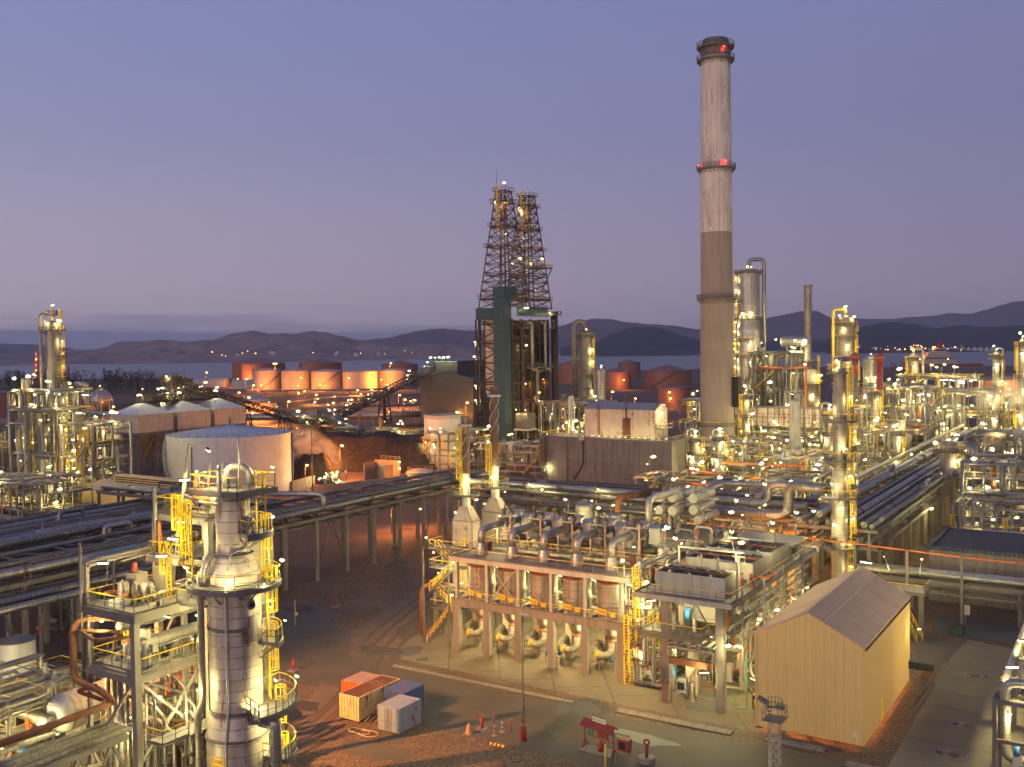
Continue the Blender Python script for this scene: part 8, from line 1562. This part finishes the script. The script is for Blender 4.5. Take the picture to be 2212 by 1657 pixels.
# ladders in yellow cages on the right side
for z0_, z1_, a, r in ((24.1, 28.6, 1.5, 1.75), (20.3, 25.2, 1.9, 2.3), (15.7, 21.4, 1.45, 2.45), (10.9, 16.8, 1.75, 2.5), (7, 12, 1.5, 2.9), (0, 8, 1.7, 3.1)): b = MB(yellow); b.ladder(sx + r * cos(f + a), sy + r * sin(f + a), z0_, z1_, f + a, .075, .55); b.done('ladder', t)
b = MB(yellow); [b.tube([(sx + 2.4 * cos(f + 1.35 + .1 * k), sy + 2.4 * sin(f + 1.35 + .1 * k), 27), (sx + 2.7 * cos(f + 1.3 + .12 * k), sy + 2.7 * sin(f + 1.3 + .12 * k), 21)], .03, 5) for k in range(4)]; b.done('cage_bar', t)
# pipes running down the shell
b = MB(clad); a = f - 1.25; p = lambda r, a, z: (sx + r * cos(f + a), sy + r * sin(f + a), z)
b.tube([p(2.35, -1.45, 21.4), p(2.5, -1.45, 20.9), p(2.5, -1.5, 11.3), p(2.9, -1.55, 10.3), p(2.9, -1.55, 0)], .26, 12); b.done('side_pipe', t)
b = MB(boxgrey); b.tube([p(1.42, .95, 24.5), p(1.42, .95, 23.2), p(1.55, -.15, 22.7), p(2.2, -.3, 20.8), p(2.2, -.3, 10.9), p(2.5, -.35, 8.6), p(2.5, -.35, 0)], .085, 8, .25); b.done('thin_pipe', t)
b = MB(clad2); b.tube([p(1.7, -1.3, 22.6), p(2.3, -1.35, 21.6), p(2.3, -1.35, 20.3)], .25, 12); b.done('feed_pipe', t)
for da, z in ((.55, 18.9), (1.15, 24.9)): a = f + da; r = 1.98 if z < 20 else 1.28; b = MB(boxgrey); d = Vector((cos(a), sin(a), 0)); q0 = Vector((sx, sy, z)) + d * (r - .05); b.cyl(q0, q0 + d * .3, .42, n=18); b.use(steeld).cyl(q0 + d * .3, q0 + d * .42, .34, n=18); b.use(dark).cyl(q0 + d * .421, q0 + d * .43, .18, n=12); b.done('manhole', t)
b = MB(cladold)
for a0, a1, z0_, z1_ in ((.25, .8, 16.0, 17.2), (.5, 1.1, 16.6, 18.0), (.2, .6, 19.3, 20.0)): b.ring(sx, sy, 1.99, 2.14, z0_, z1_, f + a0, f + a1, 8)
b.done('patch_panel', t)
b = MB(clad2); d = Vector((cos(f + .75), sin(f + .75), 0)); q0 = Vector((sx, sy, 10.2)) + d * 2.0; b.cyl(q0, q0 + d * .7, .55, n=18); b.cyl(q0 + d * .7, q0 + d * 1.5, .62, n=18); b.tube([q0 + d * 1.5, q0 + d * 2.0, q0 + d * 2.0 + Vector((0, 0, -9))], .42, 14); b.use(black).cyl(q0 + d * .68, q0 + d * .74, .66, n=18); b.done('nozzle', t)
a = -.72; r = 2.345; px_, py_ = sx + r * cos(f + a), sy + r * sin(f + a); d = Vector((cos(f + a), sin(f + a), 0)); s_ = Vector((-d.y, d.x, 0))
b = MB(signy); k = 8; W_ = .27
for i in range(k):
    A0, A1 = f + a - W_ + 2 * W_ * i / k, f + a - W_ + 2 * W_ * (i + 1) / k; b.poly([(sx + r * cos(A0), sy + r * sin(A0), 6.6), (sx + r * cos(A1), sy + r * sin(A1), 6.6), (sx + r * cos(A1), sy + r * sin(A1), 7.6), (sx + r * cos(A0), sy + r * sin(A0), 7.6)])
sg = b.done('sign', t); text(sg, 'T-1305', px_, py_, 7.25, f + a, .34, inkm, out=.04); text(sg, 'STRIPPER', px_, py_, 6.85, f + a, .15, inkm, out=.03)
for da, r, z, w, s in ((-1.3, 2.6, 28.9, 260, .55), (1.5, 3.0, 28.9, 380, .7), (-1.0, 2.3, 28.9, 300, .6), (1.55, 2.9, 25.0, 300, .5), (1.4, 3.6, 21.7, 330, .6), (1.6, 3.6, 21.6, 200, .5), (-1.5, 3.5, 21.6, 300, .7), (1.5, 3.7, 17.0, 330, .6), (1.25, 3.0, 12.6, 330, .5), (1.6, 4.5, 12.4, 300, .7), (1.3, 4.4, 8.6, 300, .6), (.4, 2.5, 10.95, 90, .25), (.75, 2.45, 11.2, 130, .3), (-.2, 3.2, 20.5, 200, .3), (.7, 3.3, 20.5, 220, .3), (-1.4, 2.9, 12.4, 220, .4), (1.2, 2.7, 18.8, 180, .4), (-1.7, 3.2, 16, 260, .4), (1.1, 3.2, 9.6, 200, .4)): lamp(t, sx + r * cos(f + da), sy + r * sin(f + da), z, w, s, f + da + PHI, name='floodlight')
lamp(t, sx - 1.4, sy - 1.0, 30.3, 300, .85, PHI, 'tube')
# ================================================================ platform structure beside the stripper
t = thing('platform_structure', 'steel platform structure with yellow rails and ladders beside the stripper column', 'process structure', -66, 53)
b = MB(framegrey)
for x, y, z, w in ((-63.2, 47.1, 18.0, .5), (-69.0, 47.2, 21.6, .28), (-63.4, 54.4, 24.2, .55), (-69.8, 54.4, 24.2, .5), (-64, 60, 24.2, .45), (-70.3, 60, 24.2, .45), (-61.2, 52.2, 18, .35), (-66.6, 54.4, 18, .4)): b.beam((x, y, 0), (x, y, z), w)
for z in (13.3, 17.9): b.beam((-69, 47.1, z), (-63.2, 47.1, z), .3, .5); b.beam((-63.2, 47.1, z), (-63.4, 54.4, z), .3, .5); b.beam((-69, 47.1, z), (-69.8, 54.4, z), .3, .5)
for z in (17.9, 20.7, 24.1): b.beam((-69.8, 54.4, z), (-63.4, 54.4, z), .3, .5); b.beam((-63.4, 54.4, z), (-64, 60, z), .3, .5); b.beam((-69.8, 54.4, z), (-70.3, 60, z), .3, .5)
for p, q_ in (((-69.8, 54.3, 18), (-66.4, 54.3, 24)), ((-66.4, 54.3, 18), (-69.6, 54.3, 13)), ((-63.5, 54.6, 18.2), (-64, 59.6, 24)), ((-67.8, 54.2, 18), (-65.2, 54.2, 30.4)), ((-63.3, 47.6, 7), (-63.4, 53.6, 13)), ((-63.3, 53.6, 7), (-63.3, 47.6, 13)), ((-68.6, 47, 7), (-63.6, 47, 13)), ((-63.2, 47.2, 6), (-63.4, 54.4, 6)), ((-68.8, 47.2, 21.4), (-69.8, 54.4, 21.4))): b.beam(p, q_, .2)
b.done('frame', t)
b = MB(deckm); b.box(-69.0, -63.0, 46.9, 54.3, 18.2, 18.35); b.box(-62.997, -60.6, 51, 53.4, 18.2, 18.352); b.use(steel).box(-69.05, -62.95, 46.8, 46.897, 17.7, 18.37); b.use(steel).box(-62.997, -62.9, 46.9, 50.99, 17.7, 18.37); b.done('main_deck', t)
b = MB(deckm); b.box(-69, -63, 47.4, 54.3, 13.6, 13.75); b.use(framegrey).box(-69.05, -62.95, 47.2, 47.39, 13.1, 13.77); b.done('lower_deck', t)
b = MB(deckm); b.box(-70.4, -63.6, 54.7, 60, 24.4, 24.55); b.use(framegrey).box(-70.4, -63.6, 54.5, 54.69, 24.0, 24.57); b.done('top_deck', t)
b = MB(deckm); b.box(-69.2, -65.2, 53.0, 58, 21.0, 21.15); b.use(white).box(-69.2, -65.2, 52.8, 52.99, 20.7, 21.17); b.done('middle_deck', t)
b = MB(steel); b.rail([(-68.9, 54.2, 18.35), (-68.9, 47, 18.35), (-63.1, 47, 18.35), (-63.1, 50.9, 18.35), (-60.7, 51.1, 18.35)], 1.15, .06, 1.25); b.done('main_railing', t)
b = MB(steel); b.rail([(-68.9, 54, 13.75), (-68.9, 47.5, 13.75), (-63.1, 47.5, 13.75), (-63.1, 54, 13.75)], 1.15, .06, 1.25); b.done('lower_railing', t)
b = MB(steel); b.rail([(-70.3, 59.9, 24.55), (-70.3, 54.7, 24.55), (-63.7, 54.7, 24.55), (-63.7, 59.9, 24.55)], 1.15, .06, 1.3); b.done('top_railing', t)
b = MB(steel); b.rail([(-69.1, 58, 21.15), (-69.1, 53.1, 21.15), (-65.3, 53.1, 21.15), (-65.3, 56, 21.15)], 1.15, .06, 1.3); b.done('middle_railing', t)
for x, y, z0_, z1_, a in ((-64.6, 51.4, 18.35, 23.0, -pi / 2), (-65.2, 54.0, 18.4, 25.8, -pi / 2), (-66.4, 54.1, 21.2, 26.2, -pi / 2), (-68.2, 50, 13.8, 16.4, -pi / 2)): b = MB(yellow); b.ladder(x, y, z0_, z1_, a, .08, .5); b.done('ladder', t)
b = MB(steel); b.cyl((-69.3, 46.9, 12), (-69.3, 46.9, 23.2), .12, n=8); b.done('riser', t); b = MB(steel); b.cyl((-69.4, 54, 18), (-69.4, 54, 26.6), .2, n=10); b.done('riser', t)
b = MB(orange); b.cyl((-68.9, 54.0, 18.4), (-68.9, 54.0, 23.8), .16, n=10); b.cyl((-67.9, 52.6, 18.4), (-67.9, 52.6, 20.2), .15, n=10); b.done('orange_riser', t)
b = MB(clad2); b.tube([(-69, 47.2, 21.6), (-69.4, 53.6, 21.7)], .12, 8); b.tube([(-68.7, 50, 21.2), (-69.2, 54, 21.3)], .09, 8); b.done('overhead_line', t)
for x, y, h, m in ((-67.5, 50.6, 2.0, boxgrey), (-66.2, 52.2, 2.4, boxgrey)): b = MB(concrete); b.box(x - .65, x + .65, y - .55, y + .55, 18.353, 18.353 + h); b.use(red).lathe(x - .2, y, [(.25, 18.36 + h), (.25, 18.7 + h), (.15, 19.1 + h)], 12); b.done('valve_housing', t)
b = MB(orange); b.tube([(-68.5, 49.6, 18.9), (-67.6, 49.0, 19.0), (-66.6, 48.9, 19.0)], .18, 10); b.ring(-68.6, 48.9, .35, .45, 19.0, 19.06, n=16); b.tube([(-68.3, 50.8, 18.4), (-68.3, 50.8, 19.6), (-67.9, 51.4, 20)], .3, 12); b.done('orange_valve', t)
for x, y in ((-66.0, 48.2), (-65.1, 48.6)): b = MB(steel); b.lathe(x, y, [(.14, 18.36), (.14, 19.4), (.2, 19.5), (.2, 20.0), (.02, 20.5)], 12); b.done('vent_silencer', t)
b = MB(rust); [b.tube([(-66.6 + .5 * i, 49.4 + .3 * i, 18.36), (-66.6 + .5 * i, 49.4 + .3 * i, 18.9), (-65.9 + .5 * i, 49.2, 19.1)], .1, 8) for i in range(4)]; b.done('manifold', t)
b = MB(boxgrey); b.box(-66.9, -65.6, 47.6, 48.6, 18.353, 18.9); b.done('base_box', t)
b = MB(clad); b.tube([(-64.6, 53.4, 19.2), (-62.4, 53.2, 19.2), (-60.6, 53, 19.0)], .42, 14); b.tube([(-64.4, 54, 19.6), (-61, 54.4, 19.6)], .3, 12); b.done('cross_pipe', t)
for x, z, r, m in ((-65.2, 15.3, .52, clad2), (-66.9, 16.6, .45, clad2)): b = MB(m); b.drum((x, 48.6, z), (x + .2, 56, z), r, 18, .4); b.done('exchanger', t)
MB(white).box(-65.7, -64.8, 49.3, 49.7, 13.753, 16.4).done('saddle', t); MB(white).box(-65.6, -64.7, 51.8, 52.2, 13.753, 15.2).done('saddle', t)
for x, y in ((-64.6, 48.4), (-63.9, 49.2)): b = MB(boxgrey); b.box(x - .25, x + .25, y - .2, y + .2, 14.9, 15.5); b.use(steel).beam((x, y, 13.76), (x, y, 14.9), .07); b.done('instrument_box', t)
b = MB(orange); b.ring(-67.2, 49.4, .3, .42, 15.0, 15.08, n=14); b.cyl((-67.2, 49.4, 13.76), (-67.2, 49.4, 15.3), .16, n=10); b.done('hand_valve', t)
for i, x in enumerate((-69.8, -68.9)): pass
b = MB(orange); b.tube([(-67.9, 57, 24.6), (-67.9, 57, 26.8), (-67.3, 56.6, 27.2), (-66.9, 56.2, 26.7)], .2, 12, .5); b.tube([(-66.4, 57.2, 24.6), (-66.4, 57.2, 26.8), (-65.8, 56.8, 27.2), (-65.4, 56.4, 26.7)], .2, 12, .5); b.cyl((-68.6, 56.4, 25.5), (-65.2, 56.8, 25.5), .15, n=10); b.done('relief_valve', t)
b = MB(MATS['grey_steel']); [b.poly([(-67.2 + 1.5 * i, 57.6, 27), (-66.5 + 1.5 * i, 57.4, 26.9), (-66.6 + 1.5 * i, 57.6, 28.6), (-66.9 + 1.5 * i, 57.7, 28.4)]) for i in range(2)]; b.done('wind_vane', t)
b = MB(white); b.box(-65.6, -64.8, 56.6, 57.3, 24.553, 26.3); b.done('cabinet', t)
b = MB(clad); b.lathe(-62.3, 59, [(1.0, 0), (1.0, 23)] + dome(1.0, 23), 24); b.done('vertical_vessel', t)
b = MB(rust); b.tube([(-66, 50, 17.2), (-69.5, 46.9, 17.2), (-69.8, 46.4, 16.6), (-69.8, 46.4, 12.6), (-66.4, 46.3, 12.3), (-65.5, 46.9, 11.4), (-65.6, 28, 11.2)], .27, 14, .7); b.done('rusty_pipe', t)
b = MB(rust); b.tube([(-66, 48, 16.4), (-69.2, 46.6, 16.4), (-66, 45.6, 16.4), (-64.2, 47.6, 16.4)], .16, 12, .4); b.tube([(-68.5, 47.5, 12.0), (-69.2, 46.2, 11.8), (-66.2, 46.5, 11.5)], .16, 10, .4); b.done('rusty_bend', t)
for i in range(7): b = MB(clad if i % 2 else pipe); x = -68.6 + i * .75; b.tube([(x, 48.6, 12.8), (x, 48.6, 2.5), (x + .4, 47.8, 1.5)], .12 + .05 * (i % 3), 10); b.done('down_pipe', t)
for i in range(9): b = MB((steel, pipe, clad, rust)[i % 4]); y = 48.2 + i * .7; b.tube([(-68.5 + .4 * (i % 3), y, 12.6 - (i % 4) * 1.6), (-63.8, y, 12.6 - (i % 4) * 1.6), (-63.0 + .2 * (i % 3), y + .3, 11.6 - (i % 4) * 1.6), (-63.0 + .2 * (i % 3), y + .3, .4)], .1 + .03 * (i % 4), 8); b.done('small_pipe', t)
for z in (4.2, 8.6): b = MB(grate); b.box(-62.8, -60.9, 47.5, 58, z, z + .1); b.rail([(-62.7, 47.6, z + .1), (-61, 47.6, z + .1), (-61, 50, z + .1)], 1.1, .06, 1.2); b.done('side_landing', t)
for x, y, z, w, k, s in ((-66.6, 46.9, 20.2, 160, 'tube', .8), (-64.0, 50.2, 20.4, 200, 'tube', .8), (-67.4, 53.7, 20.3, 420, 'tube', .9), (-65.5, 52.6, 22.8, 360, 'tube', .8), (-66.2, 54.0, 23.9, 340, 'tube', .6), (-65.4, 53.8, 27.4, 300, 'tube', .8), (-66.2, 56.2, 26.9, 220, 'warm', .5), (-67.2, 47.2, 17.2, 330, 'warm', .6), (-63.6, 50.2, 17.4, 360, 'tube', .7), (-62.6, 52.6, 17.0, 320, 'tube', .6), (-67.8, 48.8, 15.9, 280, 'tube', .6), (-66, 51, 12.9, 380, 'tube', .7), (-63.0, 49, 11.5, 330, 'warm', .5), (-62.4, 51, 9.8, 330, 'warm', .5), (-61.8, 54, 7.2, 330, 'warm', .5), (-66.5, 48, 8.6, 330, 'warm', .6), (-63.2, 46.4, 5.2, 300, 'tube', .6), (-62.6, 50, 4.4, 300, 'tube', .6), (-67, 55, 16.8, 300, 'warm', .5), (-66, 56, 20.4, 300, 'warm', .5)): lamp(t, x, y, z, w, s, PHI + .7, k, pole=1.7 if z in (20.2, 20.4) else 0)
clutter(t, -68.5, -63.5, 47.6, 53.8, 13.75, 24, 21, (.05, .14), 1.5); clutter(t, -68.6, -63.6, 49, 54, 18.35, 16, 22, (.04, .12), 1.1); clutter(t, -69.8, -64.2, 55, 59.6, 24.55, 12, 23, (.05, .14), 1.3); clutter(t, -68.5, -63.5, 48, 58, 0, 30, 24, (.06, .2), 3)
# ---- lower left: lattice bridge, drum, tanks, lit pipe deck
t = thing('lattice_bridge', 'grey lattice pipe bridge in the bottom left corner', 'pipe bridge', -66, 38); b = MB(framegrey)
for x in (-67.6, -64.2):
    b.beam((x, 28, 9.0), (x, 47, 9.0), .3, .4); b.beam((x, 28, 6.2), (x, 47, 6.2), .25, .3)
    for i in range(7): y = 28 + i * 2.7; b.beam((x, y, 6.2), (x, y + 1.35, 9), .18); b.beam((x, y + 1.35, 9), (x, y + 2.7, 6.2), .18)
for i in range(8): y = 28.5 + i * 2.6; b.beam((-67.6, y, 9.0), (-64.2, y, 9.0), .22)
b.done('truss', t)
for i in range(6): b = MB((pipe, steel, pipe, clad, steel, pipe)[i]); x = -67.3 + i * .55; b.cyl((x, 28, 9.35), (x, 47.5, 9.35), .1 + .05 * (i % 3), n=8); b.done('pipe', t)
x, y, r = -83.1, 53.2, 1.75; t = thing('horizontal_drum', 'large horizontal drum with a bright domed end in the lower left', 'drum', x, y + 4); b = MB(cladold); b.cyl((x, y + .8, 5), (x + .2, y + 8.5, 5), r, n=36, caps=False); b.done('shell', t); b = MB(clad2); b.sweep([(x, y - .15, 5), (x, y - .1, 5), (x, y + .1, 5), (x, y + .45, 5), (x, y + .8, 5), (x, y + 1.1, 5)], [.02, r * .5, r * .8, r * .96, r * 1.02, r * 1.02], 36); b.done('end_cap', t); [MB(concrete).box(x - 1.2, x + 1.2, y + u, y + u + .6, 0, 3.9).done('saddle', t) for u in (1.8, 6.5)]; lamp(t, x - .3, y - 1.4, 4.6, 420, .4); lamp(t, x + 1.6, y - .8, 3.8, 200, .4)
x, y = -75.4, 46.6; t = thing('horizontal_drum', 'rust streaked drum half hidden behind the lattice bridge', 'drum', x, y); b = MB(cladold); b.drum((-62.2, 46.6, 4.2), (-62.0, 53, 4.2), 1.5, 28); b.done('shell', t); [MB(concrete).box(-63, -61.4, v, v + .6, 0, 3.2).done('saddle', t) for v in (47.6, 51.6)]; lamp(t, -60.6, 46.2, 5.8, 240, .5)
x, y = -102.8, 61.6; t = thing('vertical_tank', 'pale vertical tank with conical roof at the left edge', 'tank', x, y); b = MB(whitetank); b.lathe(x, y, [(1.95, 0), (1.95, 6.8)], 40); b.use(steel).lathe(x, y, [(1.99, 6.8), (1.99, 6.92), (.2, 7.5), (.02, 7.52)], 40, False); b.done('shell', t); b = MB(steel); b.lathe(x, y, [(1.96, 3), (2.02, 3), (2.02, 3.1), (1.96, 3.1)], 40, False); b.cyl((x - .5, y - .6, 7.3), (x - .5, y - .6, 7.8), .15, n=8); b.done('band', t)
unit('yellow railed pipe deck with bright lamps around the horizontal drum', -96, -85, 47, 60, (3.2, 6.0), 91, lamps=11, watt=260, s=.55, T=.05, deckp=.4, npipe=32, nves=4, pr=(.08, .25), bay=3.6, lads=6, mats=(clad, rust, cladold), nsmall=16, lit_in=8)
unit('small valve platform with yellow rails behind the horizontal drum', -79.5, -71.5, 56.5, 63.5, (4, 7.2), 92, lamps=7, watt=240, s=.55, T=.05, npipe=24, nves=3, pr=(.08, .25), bay=3.6, lads=4, mats=(clad, rust, clad2), nsmall=14, lit_in=7)
unit('lit tangle of small pipes below the platform structure', -75, -69.8, 53.5, 58.5, (2.8, 5.6, 8.4), 93, lamps=6, watt=240, s=.5, T=.05, npipe=26, nves=3, pr=(.07, .22), bay=3.4, lads=4, nsmall=14, lit_in=7)
unit('slim lit ladder frame squeezed between platform structure and stripper column', -62.6, -60.7, 53.8, 58.6, (4.5, 8.5, 12.5, 16), 94, lamps=9, watt=230, s=.5, T=.05, npipe=26, nves=2, pr=(.07, .2), bay=2.4, lads=6, nsmall=14, lit_in=8)
# tall sodium floodlight mast that lights the gravel yard (stands outside the picture)
mx_, my_ = -84.0, 38.0; t = thing('floodlight_mast', 'tall sodium floodlight mast left of the gravel yard', 'mast', mx_, my_); b = MB(steel); b.sweep([(mx_, my_, 0), (mx_, my_, 30)], [.25, .12], 10); b.done('pole', t)
lamp(t, mx_, my_, 30, 0, 1.0, 0, 'sod', light=False)
sl = bpy.data.lights.new('flood_light', 'SPOT'); sl.energy = 620000; sl.color = (1, .40, .10); sl.spot_size = radians(52); sl.spot_blend = .6; sl.shadow_soft_size = .25
so_ = bpy.data.objects.new('flood_light', sl); C.objects.link(so_); so_.parent = t; so_.location = wl(mx_, my_, 29.6) - Vector(t['_base'])
tgt = wl(-68, 82, 0); so_.rotation_euler = (tgt - wl(mx_, my_, 29.6)).to_track_quat('-Z', 'Y').to_euler()
# ================================================================ steam
def steam(label, A, B, ry, rz, dens, col, seed, sc=.16):
    m = bpy.data.materials.new('steam_vapour'); m.use_nodes = True; t_ = m.node_tree; t_.nodes.clear(); L = t_.links
    nd = t_.nodes.new; vo = nd('ShaderNodeVolumePrincipled'); vo.inputs['Color'].default_value = (*col, 1); vo.inputs['Anisotropy'].default_value = .1
    g = nd('ShaderNodeNewGeometry'); mp_ = nd('ShaderNodeMapping'); mp_.inputs['Location'].default_value = (seed, seed, 0); n = nd('ShaderNodeTexNoise'); n.inputs['Scale'].default_value = sc; n.inputs['Detail'].default_value = 5; n.inputs['Distortion'].default_value = 1.2
    L.new(g.outputs['Position'], mp_.inputs[0]); L.new(mp_.outputs[0], n.inputs['Vector'])
    tc_ = nd('ShaderNodeTexCoord'); ln = nd('ShaderNodeVectorMath'); ln.operation = 'LENGTH'; L.new(tc_.outputs['Object'], ln.inputs[0])
    fo = nd('ShaderNodeMapRange'); fo.interpolation_type = 'SMOOTHSTEP'; fo.inputs[1].default_value = .15; fo.inputs[2].default_value = .98; fo.inputs[3].default_value = 1; fo.inputs[4].default_value = 0; L.new(ln.outputs['Value'], fo.inputs[0])
    r = nd('ShaderNodeMapRange'); r.inputs[1].default_value = .42; r.inputs[2].default_value = .70; r.inputs[4].default_value = dens; L.new(n.outputs[0], r.inputs[0])
    mu = nd('ShaderNodeMath'); mu.operation = 'MULTIPLY'; L.new(r.outputs[0], mu.inputs[0]); L.new(fo.outputs[0], mu.inputs[1]); L.new(mu.outputs[0], vo.inputs['Density'])
    ou = nd('ShaderNodeOutputMaterial'); L.new(vo.outputs[0], ou.inputs['Volume'])
    b = MB(m); b.ball(0, 0, 0, 1, 10); o = b.done('steam', kind='stuff', label=label, cat='steam')
    A = wl(*A); B = wl(*B); d = B - A; o.location = (A + B) / 2; o.rotation_euler = d.to_track_quat('X', 'Z').to_euler(); o.scale = (d.length / 2, ry, rz)
S_ = lambda px, Y, py: gd(px, Y, py)
steam('orange lit steam drifting off the coke heap', S_(738, 284, 1034), S_(618, 292, 938), 6, 8, 1.0, (.95, .9, .85), 3, .2)
steam('pale steam cloud hanging before the bright structure on the right', S_(1925, 322, 915), S_(2085, 322, 850), 8, 9, .2, (.98, .97, .95), 9, .1)
steam('low steam rising beside the silver risers', S_(1895, 284, 990), S_(2020, 284, 930), 5, 6, .3, (.98, .97, .95), 14, .14)
steam('steam drifting between the two slender columns at the right edge', S_(2090, 285, 862), S_(2250, 285, 842), 6, 7, .22, (.98, .95, .95), 21, .11)
# ================================================================ the hazy evening air
b = MB(MATS['dark_opening'])
P8 = [Vector((*gr(v), 0)) for v in ((-14000, -250), (14500, -250), (14500, 15500), (-14000, 15500))]
for z, rev in ((-17.5, 1), (540, 0)): b.poly([(p.x, p.y, z) for p in (P8[::-1] if rev else P8)])
for i in range(4): p, q_ = P8[i], P8[(i + 1) % 4]; b.poly([(p.x, p.y, -17.5), (q_.x, q_.y, -17.5), (q_.x, q_.y, 540), (p.x, p.y, 540)])
hm = bpy.data.materials.new('haze_air'); hm.use_nodes = True; t_ = hm.node_tree; t_.nodes.clear()
vo = t_.nodes.new('ShaderNodeVolumePrincipled'); vo.inputs['Density'].default_value = 4.2e-5; vo.inputs['Color'].default_value = (.70, .74, 1, 1); vo.inputs['Anisotropy'].default_value = .2
ou = t_.nodes.new('ShaderNodeOutputMaterial'); t_.links.new(vo.outputs[0], ou.inputs['Volume']); hm.cycles.homogeneous_volume = True
b.ms = [hm]; b.done('haze', kind='stuff', label='thin evening haze over the fjord', cat='haze')
for o in bpy.data.objects:
    for k in ('_base', '_r', '_c'):
        if k in o: del o[k]
